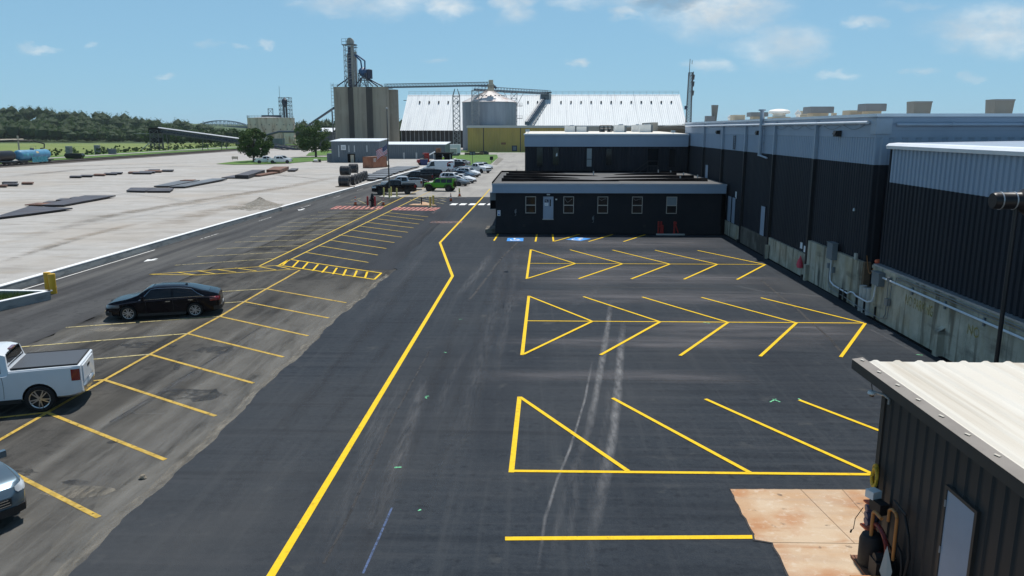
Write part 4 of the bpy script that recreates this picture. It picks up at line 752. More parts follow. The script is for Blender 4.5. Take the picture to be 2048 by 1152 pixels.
roof_unit('hood', 1614, 1660, 214, 60, 'widest tan roof curb with flat grey hood, right of the white turret')
roof_unit('turret', 1590, 1603, 219, 66, 'slim white turret vent beside the widest hood', )
roof_unit('box', 1597, 1618, 222, 72, 'plain grey box tucked behind the white turret vent')
roof_unit('mushroom', 1538, 1580, 218, 60, 'round white mushroom fan on the warehouse roof')
roof_unit('hood', 1498, 1532, 225, 66, 'tan curb with grey hood left of the white mushroom fan')
roof_unit('box', 1464, 1487, 230, 76, 'small tan box unit near the far end of the warehouse roof')
roof_unit('turret', 1455, 1464, 230, 80, 'small white turret vent at the far end of the warehouse roof')
def far_stack():
    t = thing('chimney_stack', 'pale square stack rising beyond the far end of the warehouse roof', 'chimney', Q(1431, 243, 150)); a = Q(1425, 210, 150); b = Q(1437, 210, 150); zb = 9; mb = MB()
    mb.add([(a.x + .3, 150, zb), (b.x - .3, 150, zb), (b.x - .3, 151, zb), (a.x + .3, 151, zb), (a.x, 150, a.z), (b.x, 150, a.z), (b.x, 151, a.z), (a.x, 151, a.z)], [(4, 5, 6, 7), (0, 1, 5, 4), (1, 2, 6, 5), (2, 3, 7, 6), (3, 0, 4, 7)]); put(mb, 'shaft', M['unit_taupe'], t)
    c = Q(1416, 232, 150); mb = MB(); mb.box(c.x - .5, c.x + 1.1, 149, 150.5, 0, c.z); put(mb, 'side_housing', M['unit_grey'], t)
    mb = MB(); mb.box(8, 60, 144.5, 170, -.1, 9.0); put(mb, 'plant_hall', M['beige'], label='far beige hall behind the warehouse end carrying the pale stack', cat='building')
far_stack()

def build_office():
    x0, x1, Y, zt = -3.28, 15.20, 64.0, 4.2
    root = thing('office_block', 'low flat roofed charcoal office with grey fascia, five windows and one door', 'office', (6, 64, 0))
    mb = MB(); mb.box(x0, x1, Y, 80.6, -.1, 3.42); put(mb, 'wall', M['charcoal_flat'], root)
    mb = MB(); mb.box(x0 - .05, x1 + .05, Y - .05, Y - .004, -.1, .72); put(mb, 'skirting_board', M['charcoal_flat'], root)
    for z0, z1, o in ((3.40, 4.02, .28), (4.022, 4.16, .31)):
        mb = MB(); mb.box(x0 - o, x1 + o, Y - o, 80.9, z0, z1); put(mb, 'fascia_panel', M['greyband'] if z0 < 4 else M['greytrim'], root)
    mb = MB(); mb.box(x0 - .24, x1 + .24, Y - .24, 80.8, 4.162, 4.18); rf = put(mb, 'roof', M['roof_grey'], root)
    # swollen membrane laps and black roof ridges
    for (xa, xb, y, wmax, dirn) in ((-2.9, 7.2, 66.6, .85, 1), (-2.9, 4.0, 70.4, .75, 1), (-2.8, 6.0, 74.2, .9, 1), (-2.7, 3.0, 78.6, .8, 1), (4.5, 14.6, 67.2, .8, -1), (6.0, 14.3, 71.4, .75, -1), (7.5, 13.6, 76.2, .7, -1)):
        rows = []
        for t in np.linspace(0, 1, 24):
            k = (1 - t) if dirn > 0 else t; ww = wmax * (k ** .7) * (1 + .25 * math.sin(t * 23 + y)); hh = .26 * (k ** .5); x = xa + (xb - xa) * t
            rows.append([(x, y - ww / 2, 4.182), (x, y - ww * .3, 4.182 + hh), (x, y + ww * .3, 4.182 + hh), (x, y + ww / 2, 4.182)])
        mb = MB(); mb.grid(rows); put(mb, 'membrane_ridge', M['roof_black'], root, smooth=50)
    mb = MB(); mb.box(x0 - .30, x0 - .22, Y - .2, 80.8, 4.17, 4.30); mb.box(x0 - .22, x1 + .22, 80.6, 80.7, 4.17, 4.34); put(mb, 'roof_kerb', M['roof_black'], root)
    for x, y in ((12.3, 79), (13.2, 77), (13.9, 74), (12.5, 68), (5.6, 76), (14.4, 70)):
        mb = MB(); mb.tube((x, y, 4.17), (x, y, 4.55), .06, 8); put(mb, 'roof_vent', M['galv'], root)
    # windows
    for (xa, blind) in ((-.83, 0), (2.29, 0), (5.09, 0), (7.91, 0), (10.72, 1)):
        xb = xa + .86; za, zb = 1.72, 3.11; wn = thing('window', '', '', (xa, Y, za))
        wn.parent = root; wn.matrix_parent_inverse = Matrix.Translation(-Vector(root.location))
        def wp(mb, nm, m):
            o = put(mb, nm, m, wn); return o
        mb = MB()
        for (a, b, c, d) in ((xa, xa + .05, za, zb), (xb - .05, xb, za, zb), (xa + .05, xb - .05, za, za + .06), (xa + .05, xb - .05, zb - .05, zb), (xa + .05, xb - .05, 2.36, 2.43)): mb.box(a, b, Y - .06, Y - .004, c, d)
        wp(mb, 'frame', M['frame'])
        for k, (c, d) in enumerate(((za + .06, 2.36), (2.43, zb - .05))):
            mb = MB(); mb.box(xa + .05, xb - .05, Y - .03, Y - .006, c, d); wp(mb, 'pane', M['glass_blind'] if blind and k == 1 else M['glass'])
        if xa in (2.29, 5.09, 7.91):      # cable loops behind the glass
            mb = MB(); q = [(xa + .12 + .62 * t, Y - .034, 2.95 - (.30 if xa < 3 else .12) * math.sin(math.pi * min(1, t * 1.05)) - .05 * math.sin(7 * t)) for t in np.linspace(0, 1, 9)]; mb.path(q, .008, 4); wp(mb, 'cable', M['galv'])
        mb = MB(); mb.box(xa - .04, xb + .04, Y - .10, Y - .004, za - .05, za - .004); wp(mb, 'sill', M['charcoal_flat'])
    # door
    mb = MB(); mb.box(.63, 1.47, Y - .06, Y - .004, 1.27, 3.1); d = put(mb, 'door', M['door_grey'], root)
    mb = MB(); mb.box(1.16, 1.25, Y - .068, Y - .061, 2.30, 2.86); put(mb, 'vision_panel', M['glass'], d)
    mb = MB(); mb.box(.75, 1.07, Y - .068, Y - .061, 2.62, 2.86); put(mb, 'door_sign', M['sign_navy'], d)
    mb = MB(); mb.box(.74, 1.05, Y - .068, Y - .061, 2.35, 2.60); put(mb, 'door_notice', M['sign_white'], d)
    mb = MB(); mb.box(.82, .98, Y - .072, Y - .069, 2.70, 2.74); mb.box(.80, .92, Y - .072, Y - .069, 2.76, 2.80); mb.box(.80, .99, Y - .0725, Y - .0695, 2.42, 2.44); mb.box(.80, .95, Y - .0725, Y - .0695, 2.47, 2.49); mb.box(.80, .99, Y - .0725, Y - .0695, 2.52, 2.54); put(mb, 'print', M['galv'], d)
    mb = MB(); mb.box(.55, .62, Y - .07, Y - .004, 1.2, 3.16); mb.box(1.48, 1.55, Y - .07, Y - .004, 1.2, 3.16); mb.box(.62, 1.48, Y - .07, Y - .004, 3.105, 3.16); put(mb, 'door_frame', M['charcoal_flat'], d)
    mb = MB(); mb.box(.58, 1.5, Y - .14, Y - .004, 1.2, 1.265); put(mb, 'threshold', M['galv'], d); mb = MB(); mb.tube((.72, Y - .12, 2.1), (.84, Y - .12, 2.1), .02, 6); put(mb, 'handle', M['galv'], d)
    mb = MB(); mb.box(.92, 1.18, Y - .16, Y - .004, 3.22, 3.32); put(mb, 'door_lamp', M['galv'], root); mb = MB(); mb.box(1.63, 1.77, Y - .12, Y - .004, 2.82, 2.92); put(mb, 'card_reader', M['white_tub'], root)
    for x, z in ((-1.65, 1.85), (4.75, 1.32)):
        mb = MB(); mb.box(x - .07, x + .07, Y - .12, Y - .004, z - .1, z + .12); mb.path([(x, Y - .1, z - .1), (x + .05, Y - .16, z - .28), (x - .06, Y - .1, z - .34)], .018, 5); mb.tube((x - .02, Y - .14, z + .16), (x + .08, Y - .14, z + .22), .03, 6); put(mb, 'hose_tap', M['elec'], root)
    for x, z in ((-.95, .7), (9.0, .7)):
        mb = MB(); mb.box(x - .12, x + .12, Y - .07, Y - .051, z - .1, z + .1); put(mb, 'skirting_vent', M['trim'], root)
    # access parking plate at the corner
    mb = MB(); mb.box(-3.15, -2.90, Y - .03, Y - .004, 1.5, 1.96); s = put(mb, 'parking_plate', M['sign_white'], root)
    mb = MB(); mb.box(-3.09, -2.96, Y - .037, Y - .031, 1.54, 1.68); mb.box(-3.12, -2.93, Y - .037, Y - .031, 1.80, 1.83); mb.box(-3.12, -2.97, Y - .037, Y - .031, 1.87, 1.90); put(mb, 'plate_print', M['sign_blue'], s)
    # side porch unit on the end wall
    mb = MB(); mb.box(x0 - .5, x0 - .004, Y + .4, Y + 1.6, 2.0, 3.38); u = put(mb, 'wall_unit', M['elec'], root); mb = MB(); mb.box(x0 - .46, x0 - .02, Y + .385, Y + .398, 2.05, 2.75); put(mb, 'unit_grille', M['roof_black'], u)
    mb = MB(); mb.box(x0 - .9, x0 - .01, Y + .2, Y + 2.6, -.05, .35); put(mb, 'unit_base', M['conc_dark'], root)
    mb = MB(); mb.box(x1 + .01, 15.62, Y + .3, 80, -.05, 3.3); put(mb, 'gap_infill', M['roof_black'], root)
    # black strip along the foot of the wall
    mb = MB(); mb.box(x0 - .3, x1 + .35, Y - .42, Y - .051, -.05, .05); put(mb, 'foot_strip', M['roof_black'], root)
    # red fire brigade inlets by the wall
    for i, (x, lab) in enumerate(((10.2, 'red twin pipe fire inlet at the office wall, left of two'), (11.5, 'red slanted fire inlet at the office wall, right of two'))):
        r = thing('fire_inlet', lab, 'fire inlet', (x, Y - .3, 0), 0, 'red fire inlets on the slab'); n_ = (0, .22, .36) if i == 0 else (0,)
        for k, dx in enumerate(n_): mb = MB(); mb.tube((dx - .1, 0, .05), (dx - .1, .02 * k, 1.12 - .3 * (k == 2)), .075, 10); mb.tube((dx - .1, 0, .05), (dx - .1, 0, .14), .12, 10); put(mb, 'pipe', M['bol_red'], r, smooth=40, w=False)
        mb = MB()
        if i: mb.tube((-.1, 0, 1.1), (.22, -.06, .2), .05, 8); mb.tube((-.18, 0, 1.0), (.08, -.02, 1.0), .09, 10)
        else: mb.tube((-.16, -.08, .7), (.2, -.08, .7), .05, 8)
        put(mb, 'cross_pipe', M['bol_red'], r, smooth=40, w=False)
    mb = MB(); mb.box(9.9, 12.2, Y - .72, Y - .425, -.05, .13); put(mb, 'inlet_slab', M['conc_pale'], label='small pale concrete slab under the red fire inlets', cat='slab')
build_office()

def build_mid_block():
    x0, x1, Y = -1.07, 15.55, 81.0
    root = thing('middle_block', 'dark two storey ribbed block with grey fascia behind the office', 'building', (7, 81, 0))
    mb = MB(); ribbed_wall(mb, (x0, Y), (x1, Y), -.1, 6.78, .34, .05, (0, -1)); ribbed_wall(mb, (x0, 101), (x0, Y), -.1, 6.78, .34, .05, (-1, 0)); put(mb, 'ribbed_wall', M['charcoal'], root)
    mb = MB(); mb.box(x0 + .03, x1, Y + .03, 101, -.1, 6.8); put(mb, 'wall_core', M['charcoal_flat'], root)
    for z0, z1, o in ((6.78, 7.10, .09), (7.102, 7.45, .11), (7.452, 7.93, .09)):
        mb = MB(); mb.box(x0 - o, x1, Y - o, 101, z0, z1); put(mb, 'fascia_panel', M['greyband'], root)
    mb = MB(); mb.box(x0 - .2, x1, Y - .2, 101.2, 7.932, 8.06); put(mb, 'coping', M['paletrim'], root)
    mb = MB(); mb.add([(x0 - .1, Y, 8.07), (x1, Y, 8.07), (x1, 101, 8.28), (x0 - .1, 101, 8.28), (x0 - .1, 101.1, 7.0), (x1, 101.1, 7.0)], [(0, 1, 2, 3), (3, 2, 5, 4)]); put(mb, 'roof', M['roof_tan'], root)
    for (pa, pb, ya, yb, m) in ((1074, 1085, 295, 333, 'glass'), (1106, 1117, 295, 330, 'glass'), (1174, 1183, 297, 333, 'glass_blind'), (1213, 1223, 298, 330, 'glass'), (1296, 1316, 298, 330, 'glass'), (1339, 1350, 298, 335, 'glass')):
        a, b = Q(pa, ya, Y - .09), Q(pb, yb, Y - .09); mb = MB(); mb.box(a.x, b.x, Y - .10, Y - .055, b.z, a.z); wn = put(mb, 'window', M[m], root)
        mb = MB(); 
        for (c, d, e, f_) in ((a.x - .05, a.x - .002, b.z, a.z), (b.x + .002, b.x + .05, b.z, a.z), (a.x, b.x, a.z + .002, a.z + .05), (a.x, b.x, b.z - .05, b.z - .002)): mb.box(c, d, Y - .12, Y - .05, e, f_)
        if m == 'glass_blind': mb.box(a.x, b.x, Y - .115, Y - .101, (a.z + b.z) / 2 - .2, (a.z + b.z) / 2 - .14)
        put(mb, 'frame', M['charcoal'], wn)
    c = Q(1113, 310, Y - .1); mb = MB(); mb.add([(c.x - .07, Y - .106, c.z - .15), (c.x + .1, Y - .106, c.z - .1), (c.x + .07, Y - .106, c.z + .25), (c.x - .05, Y - .106, c.z + .1)], [(0, 1, 2, 3)]); put(mb, 'pale_sticker', M['white_tub'], root)
    # landing rail and stair rail against the wall
    a, b = Q(1296, 322, Y - .5), Q(1316, 322, Y - .5); mb = MB(); mb.path([(a.x, Y - .5, a.z), (b.x, Y - .5, a.z)], .035, 6); mb.path([(a.x, Y - .5, a.z - .5), (b.x, Y - .5, a.z - .5)], .03, 6)
    for x in (a.x, b.x): mb.tube((x, Y - .5, a.z), (x, Y - .5, a.z - 1.1), .03, 6)
    mb.path([(a.x, Y - .5, a.z - .05), (a.x - 1.6, Y - .5, a.z - 1.2)], .03, 6); mb.path([(a.x, Y - .5, a.z - .5), (a.x - 1.5, Y - .5, a.z - 1.6)], .03, 6); put(mb, 'stair_rail', M['dark_pipe'], root)
    mb = MB(); mb.box(a.x - .1, b.x + .1, Y - .55, Y - .06, a.z - 1.16, a.z - 1.08); put(mb, 'landing', M['dark_pipe'], root)
    # roof edge floodlights
    for px, y in ((1056, 264), (1347, 266)):
        c = Q(px, y, Y - .1); r = MB(); r.tube((c.x, Y, 8.06), (c.x, Y, c.z + .1), .03, 6); r.cbox((c.x - .05, Y - .12, c.z + .15), (.42, .26, .24)); put(r, 'flood_light', M['unit_white'], root)
    # rooftop units
    U = [(1130, 1150, 252, 95, 'leftmost white rooftop air conditioner on the middle block'), (1153, 1173, 253, 95, 'second white rooftop air conditioner from the yellow hall side'), (1229, 1249, 250, 93, 'white rooftop air conditioner in the centre of the middle block'), (1265, 1281, 250, 96, 'white rooftop air conditioner left of the widest pale unit'), (1280, 1302, 249, 92, 'rightmost and widest pale rooftop air conditioner on the middle block')]
    for a_, b_, yt, yy, lab in U:
        a, b = Q(a_, yt, yy), Q(b_, yt, yy); t = thing('air_conditioner', lab, 'air conditioner', ((a.x + b.x) / 2, yy, 8.2), 0, 'air conditioners on the middle block'); w = b.x - a.x; h = a.z - 8.2; mb = MB(); mb.cbox((0, .6, h / 2), (w, 1.2, h)); put(mb, 'casing', M['unit_white'], t, w=False)
        mb = MB(); mb.box(w / 2 + .004, w / 2 + .25, .1, 1.0, 0, h * .95); put(mb, 'coil_side', M['elec'], t, w=False); mb = MB(); mb.lathe([(.02, h + .10), (w * .22, h + .10), (w * .25, h + .003)], (w * .2, .6, 0), 12); put(mb, 'fan_guard', M['galv'], t, w=False)
    a, b = Q(1200, 251, 94), Q(1224, 251, 94); t = thing('pipe_cage', 'dark open pipe frame between the white rooftop units', 'pipe frame', ((a.x + b.x) / 2, 94, 8.2)); mb = MB()
    for x in np.linspace(a.x, b.x, 4): mb.tube((x, 94, 8.1), (x, 94, a.z), .06, 6)
    for z in (8.35, 8.6, a.z): mb.tube((a.x, 94, z), (b.x, 94, z), .05, 6)
    put(mb, 'pipework', M['dark_pipe'], t); mb = MB(); mb.box(a.x + .1, a.x + .6, 94.1, 94.6, 8.1, 8.8); mb.box(b.x - .5, b.x - .1, 94.1, 94.6, 8.1, 8.7); put(mb, 'manifold', M['elec'], t)
    # beige parapet house at the end of the roof
    a, b = Q(1312, 246, 99), Q(1384, 246, 99); mb = MB(); mb.box(a.x, 15.5, 101.3, 112, -.1, a.z + .1); put(mb, 'end_wing', M['beige'], label='beige walled wing behind the rooftop, below the radio mast', cat='building')
    # external steel stair at the left end
    r = thing('steel_stair', 'dark steel stair with railing at the left end of the middle block', 'stair', (-1.8, 88, 0))
    for k in range(14): mb = MB(); mb.box(-2.2, -1.15, 84 + k * .3, 84.28 + k * .3, .2 + k * .2, .24 + k * .2); put(mb, 'tread', M['dark_pipe'], r)
    mb = MB()
    for x in (-2.22, -1.2):
        mb.path([(x, 84, 1.1), (x, 88.2, 3.9), (x, 92, 3.9)], .03, 6); mb.path([(x, 84, .1), (x, 88.2, 2.9), (x, 92, 2.9)], .05, 6)
        for k in range(9): mb.tube((x, 84 + k * .95, .1 + min(k * .63, 2.8)), (x, 84 + k * .95, 1.1 + min(k * .63, 2.8)), .025, 5)
    put(mb, 'railing', M['dark_pipe'], r); mb = MB(); mb.box(-2.2, -1.13, 88.2, 92, 2.86, 2.92); put(mb, 'landing', M['dark_pipe'], r)
build_mid_block()

def lattice(mb, cx, cy, w0, w1, z0, z1, n, r=.05, d=None, X=True):
    d0 = w0 if d is None else d; d1 = w1 if d is None else d; lv = [z0 + (z1 - z0) * k / n for k in range(n + 1)]
    def cs(z):
        t = (z - z0) / (z1 - z0); w = w0 + (w1 - w0) * t; e = d0 + (d1 - d0) * t; return [Vector((cx + sx * w / 2, cy + sy * e / 2, z)) for sx, sy in ((-1, -1), (1, -1), (1, 1), (-1, 1))]
    a, b = cs(z0), cs(z1)
    for p, q in zip(a, b): mb.tube(p, q, r * 1.3, 4)
    for k in range(n):
        p, q = cs(lv[k]), cs(lv[k + 1])
        for i in range(4):
            j = (i + 1) % 4; mb.tube(q[i], q[j], r, 4, cap=False); mb.tube(p[i], q[j], r, 4, cap=False)
            if X: mb.tube(p[j], q[i], r, 4, cap=False)
def build_mast():
    b = Q(1376, 262, 92); r = thing('radio_mast', 'slender lattice radio mast with whip antennas on the middle block roof', 'mast', (b.x, 92, 8.2)); x = b.x; zt = Q(1376, 145, 92).z
    mb = MB(); lattice(mb, x, 92, .62, .40, 7.8, zt, 22, .022); put(mb, 'lattice_frame', M['lattice_dark'], r)
    mb = MB(); mb.tube((x - .15, 92, zt - .5), (x - .12, 92, Q(1376, 118, 92).z), .035, 6); mb.tube((x + .28, 92, zt - 3), (x + .32, 92, zt + .1), .05, 6); mb.tube((x + .12, 92, zt + .9), (x + .12, 92, zt + 1.35), .03, 6); put(mb, 'whip_antenna', M['lattice_dark'], r)
    for z in (zt - .35, zt - 1.1, zt - 2.1): mb = MB(); mb.tube((x + .35, 91.9, z - .45), (x + .40, 91.9, z + .1), .09, 8); mb.tube((x, 92, z), (x + .35, 91.9, z), .03, 5); put(mb, 'panel_antenna', M['lattice_dark'], r)
    mb = MB(); mb.box(x - .55, x - .28, 91.6, 91.9, 10.75, 11.15); put(mb, 'relay_box', M['navy'], r); mb = MB(); mb.tube((x - .7, 92, 9.1), (x + .6, 92, 9.1), .025, 5); put(mb, 'spreader', M['lattice_dark'], r)
build_mast()

def build_shed():
    X, Yf, Yn = 7.0, 14.9, 4.0; zr = 3.75
    root = thing('foreground_shed', 'small dark bronze metal shed with cream ribbed roof in the near corner', 'shed', (8.5, 12, 0))
    mb = MB(); ribbed_wall(mb, (X, Yf), (X, Yn), .0, 3.6, .34, .028, (-1, 0), duty=.6, slope=.1); ribbed_wall(mb, (14, Yf), (X, Yf), 0, 3.6, .34, .028, (0, 1), duty=.6, slope=.1); put(mb, 'ribbed_wall', M['shed_wall'], root)
    mb = MB(); mb.box(X + .03, 14, Yn, Yf - .03, 0, 3.6); put(mb, 'wall_core', M['charcoal_flat'], root)
    mb = MB(); mb.box(X - .06, X + .05, Yf - .09, Yf + .06, 0, 3.6); put(mb, 'corner_trim', M['shed_trim'], root)
    # ribbed roof sheet; ribs run along the eave
    pts = ribs((X - .22, 0), (14.5, 0), .46, .035, (0, 1), duty=.16, slope=.14)
    mb = MB(); mb.grid([[(x, Yf + .92, zr - .012 + h) for x, h in pts], [(x, Yn, zr + .004 + h) for x, h in pts]][::-1]); mb.grid([[(x, Yf + .92, zr - .012 + h) for x, h in pts], [(x, Yf + .92, zr - .06) for x, h in pts]][::-1]); put(mb, 'roof_sheet', M['shed_roof'], root)
    mb = MB(); mb.box(X - .15, 14.4, Yn, Yf + .86, zr - .15, zr - .07); put(mb, 'soffit', M['shed_trim'], root)
    mb = MB(); mb.box(X - .34, X - .17, Yn, Yf + .94, zr - .17, zr + .028); put(mb, 'fascia_board', M['shed_trim'], root)
    mb = MB(); mb.add([(X - .345, Yf + .95, zr + .032), (X - .345, Yn, zr + .046), (X - .12, Yn, zr + .085), (X - .12, Yf + .95, zr + .07)], [(0, 1, 2, 3)]); tr = put(mb, 'rake_trim', M['bronze_top'], root)
    for y in np.arange(Yf + .75, Yn, -.80): mb = MB(); mb.obox((X - .21, y, zr + .073), (.045, .10, .006), .3); put(mb, 'trim_clip', M['shed_roof'], tr)
    for y in np.arange(Yf + .5, Yn, -1.5):
        for x in (X + .6, X + 2.0, X + 3.4):
            mb = MB(); mb.lathe([(.022, .0), (.016, .014), (.001, .016)], (x, y, zr - .004), 8); put(mb, 'roof_screw', M['galv'], root)
    # door
    mb = MB(); mb.box(X - .075, X - .03, 11.42, 12.24, .45, 2.6); d = put(mb, 'door', M['door_grey'], root)
    mb = MB(); mb.box(X - .09, X - .01, 11.35, 11.418, .4, 2.66); mb.box(X - .09, X - .01, 12.242, 12.31, .4, 2.66); mb.box(X - .09, X - .01, 11.418, 12.242, 2.602, 2.66); put(mb, 'door_frame', M['shed_trim'], d)
    mb = MB(); mb.box(X - .082, X - .0755, 11.46, 11.62, .98, 1.22); put(mb, 'scuff_plate', M['rust'], d); mb = MB(); mb.tube((X - .13, 11.5, 1.35), (X - .13, 11.62, 1.35), .02, 6); put(mb, 'handle', M['galv'], d)
    mb = MB()
    for z in (.7, 1.5, 2.35): mb.tube((X - .09, 12.25, z - .06), (X - .09, 12.25, z + .06), .016, 6)
    put(mb, 'hinge', M['galv'], d)
    # security camera on an arm at the corner
    r = thing('security_camera', 'white dome security camera on an arm at the shed corner', 'camera', (X - .2, Yf, 3.2)); mb = MB(); mb.path([(X - .05, Yf - .25, 3.22), (X - .05, Yf - .25, 3.33), (X - .09, Yf - .1, 3.36), (X - .2, Yf + .06, 3.36)], .028, 8); put(mb, 'arm', M['galv'], r, smooth=40)
    mb = MB(); mb.lathe([(.005, 0), (.075, .0), (.085, -.05), (.06, -.07)], (X - .24, Yf + .10, 3.37), 14); put(mb, 'housing', M['white_tub'], r, smooth=40); mb = MB(); mb.lathe([(.055, -.071), (.045, -.11), (.004, -.125)], (X - .24, Yf + .10, 3.37), 12); put(mb, 'dome', M['glass'], r, smooth=60)
    mb = MB(); mb.path([(X - .24, Yf + .1, 3.38), (X - .24, Yf + .16, 3.5), (X - .16, Yf + .1, 3.56)], .008, 5); put(mb, 'cable', M['trim'], r)
build_shed()

def shed_clutter():
    X = 7.0
    def loop(mb, c, r, rr, m=0, tilt=0, n=20, turns=1, sq=1.0):
        pts = [(c[0] - .02 * t / n - tilt * math.sin(2 * math.pi * t / n), c[1] + r * math.cos(2 * math.pi * t / n), c[2] + r * sq * math.sin(2 * math.pi * t / n)) for t in range(n * turns + 1)]; mb.path(pts, rr, 6, m)
    mb = MB(); loop(mb, (X - .14, 14.72, 1.72), .10, .035, sq=1.9); loop(mb, (X - .20, 14.60, 1.70), .10, .035, sq=1.9); put(mb, 'hose_coil', M['hose_yellow'], label='bright yellow hose looped on the shed corner', cat='hose', smooth=60)
    r = thing('spray_rig', 'cluttered hose rig with orange pipe frame against the shed wall', 'hose rig', (X - .35, 14.2, 0))
    mb = MB(); mb.path([(X - .42, 14.05, .05), (X - .42, 14.05, 1.22), (X - .42, 13.98, 1.28), (X - .42, 13.70, 1.28)], .035, 8); mb.path([(X - .28, 13.72, 1.22), (X - .28, 13.72, 1.45), (X - .28, 13.62, 1.52), (X - .28, 13.46, 1.52), (X - .28, 13.4, 1.45), (X - .28, 13.4, .6)], .03, 8); put(mb, 'pipe_frame', M['hose_orange'], r, smooth=50)
    mb = MB(); loop(mb, (X - .32, 13.85, .75), .30, .035, tilt=.05, turns=2); put(mb, 'red_hose', M['hose_red'], r, smooth=60)
    mb = MB(); mb.path([(X - .2, 13.6, 1.62), (X - .2, 13.3, 1.58), (X - .22, 13.05, 1.3), (X - .22, 12.95, .9), (X - .25, 13.0, .4), (X - .3, 13.1, .06)], .028, 7); mb.path([(X - .2, 13.5, .9), (X - .22, 13.25, .85), (X - .24, 13.12, .6), (X - .26, 13.1, .3)], .024, 7); mb.tube((X - .22, 13.7, 1.66), (X - .22, 13.2, 1.62), .022, 6); put(mb, 'black_hose', M['black'], r, smooth=60)
    mb = MB(); mb.lathe([(.01, .05), (.20, .06), (.23, .12), (.23, .62), (.19, .72), (.06, .76), (.05, .84), (.01, .85)], (X - .36, 14.12, 0), 16); put(mb, 'drum', M['black'], r, smooth=40); mb = MB(); mb.box(X - .52, X - .16, 13.5, 13.82, .10, .46); mb.tube((X - .5, 13.66, .5), (X - .2, 13.66, .5), .09, 10); put(mb, 'pump', M['trim'], r); mb = MB(); mb.box(X - .60, X - .10, 13.42, 14.45, .04, .09); put(mb, 'base_frame', M['rust'], r); mb = MB(); mb.path([(X - .12, 14.35, 1.0), (X - .3, 14.2, .9), (X - .4, 13.9, 1.02), (X - .3, 13.6, .85), (X - .16, 13.5, .55)], .022, 6); put(mb, 'black_hose', M['black'], r, smooth=60)
    mb = MB(); mb.obox((X - .30, 14.38, 1.46), (.22, .20, .16), .4); put(mb, 'gauge_box', M['white_tub'], r)
    mb = MB(); mb.obox((X - .25, 14.2, 1.28), (.2, .34, .22), .2); put(mb, 'valve_block', M['trim'], r)
    for k, z in enumerate((1.12, .98, .86)): mb = MB(); mb.tube((X - .40, 14.42 - .02 * k, z), (X - .16, 14.40, z + .02), .085, 10); put(mb, 'bottle', M['jug'], r, smooth=40)
    mb = MB(); mb.obox((X - .30, 14.42, 1.20), (.12, .4, .03), .1); mb.obox((X - .32, 14.4, .72), (.2, .3, .04), .1); put(mb, 'strap', M['orange'], r)
    mb = MB(); mb.add([(X - .34, 13.55, .85), (X - .34, 13.25, .45), (X - .46, 13.15, .12), (X - .48, 13.45, .35)], [(0, 1, 2, 3)]); mb.add([(X - .30, 13.72, .95), (X - .30, 13.62, .9), (X - .32, 13.66, .75)], [(0, 1, 2)]); put(mb, 'rag', M['rag'], r)
    mb = MB(); mb.path([(X - .42, 14.5, 1.1), (X - .5, 14.62, .8), (X - .5, 14.66, .55), (X - .52, 14.7, .5)], .008, 5); mb.tube((X - .52, 14.7, .5), (X - .53, 14.71, .44), .02, 6); put(mb, 'dangling_cord', M['trim'], r)
    mb = MB()
    for (a, b, c, d) in ((-1.0, -.95, 12.65, 13.50), (-.30, -.25, 12.65, 13.50), (-.95, -.30, 12.65, 12.70), (-.95, -.30, 13.45, 13.50)): mb.box(X + a, X + b, c, d, .04, .22)
    mb.box(X - .95, X - .3, 12.7, 13.45, .04, .08); put(mb, 'parts_crate', M['hose_orange'], label='open orange crate on the concrete at the shed corner', cat='crate')
shed_clutter()

def build_pole_lamp():
    c = Q(2032, 420, 20.0); x = c.x; r = thing('floodlight_pole', 'thin black pole with a large black tube floodlight at the frame edge', 'floodlight', (x, 20, 0)); z = Q(2032, 403, 20.0).z
    mb = MB(); mb.tube((x, 20, 0), (x, 20, z - .15), .055, 10); put(mb, 'pole', M['dark_pipe'], r, smooth=40)
    mb = MB(); mb.lathe([(.01, -.62), (.19, -.62), (.215, -.56), (.215, .02), (.24, .05), (.30, .12)], (x + .0, 20, z + .02), 20, axis='x'); put(mb, 'lamp_tube', M['tank_black'], r, smooth=40)
    for dx in (-.44, -.10): mb = MB(); mb.lathe([(.217, -.015), (.228, -.015), (.228, .015), (.217, .015)], (x + dx, 20, z + .02), 20, axis='x'); put(mb, 'clamp_band', M['galv'], r, smooth=40)
    mb = MB(); mb.lathe([(.01, -.40), (.2, -.35), (.35, -.2), (.40, 0), (.35, .2), (.2, .35), (.01, .40)], (x + .42, 20, z), 20); put(mb, 'lamp_globe', M['tank_black'], r, smooth=60)
    mb = MB(); mb.tube((x - .3, 20, z + .19), (x + .05, 20, z + .22), .015, 6); mb.cbox((x - .15, 20, z + .21), (.14, .06, .05)); put(mb, 'tilt_rod', M['galv'], r)
build_pole_lamp()

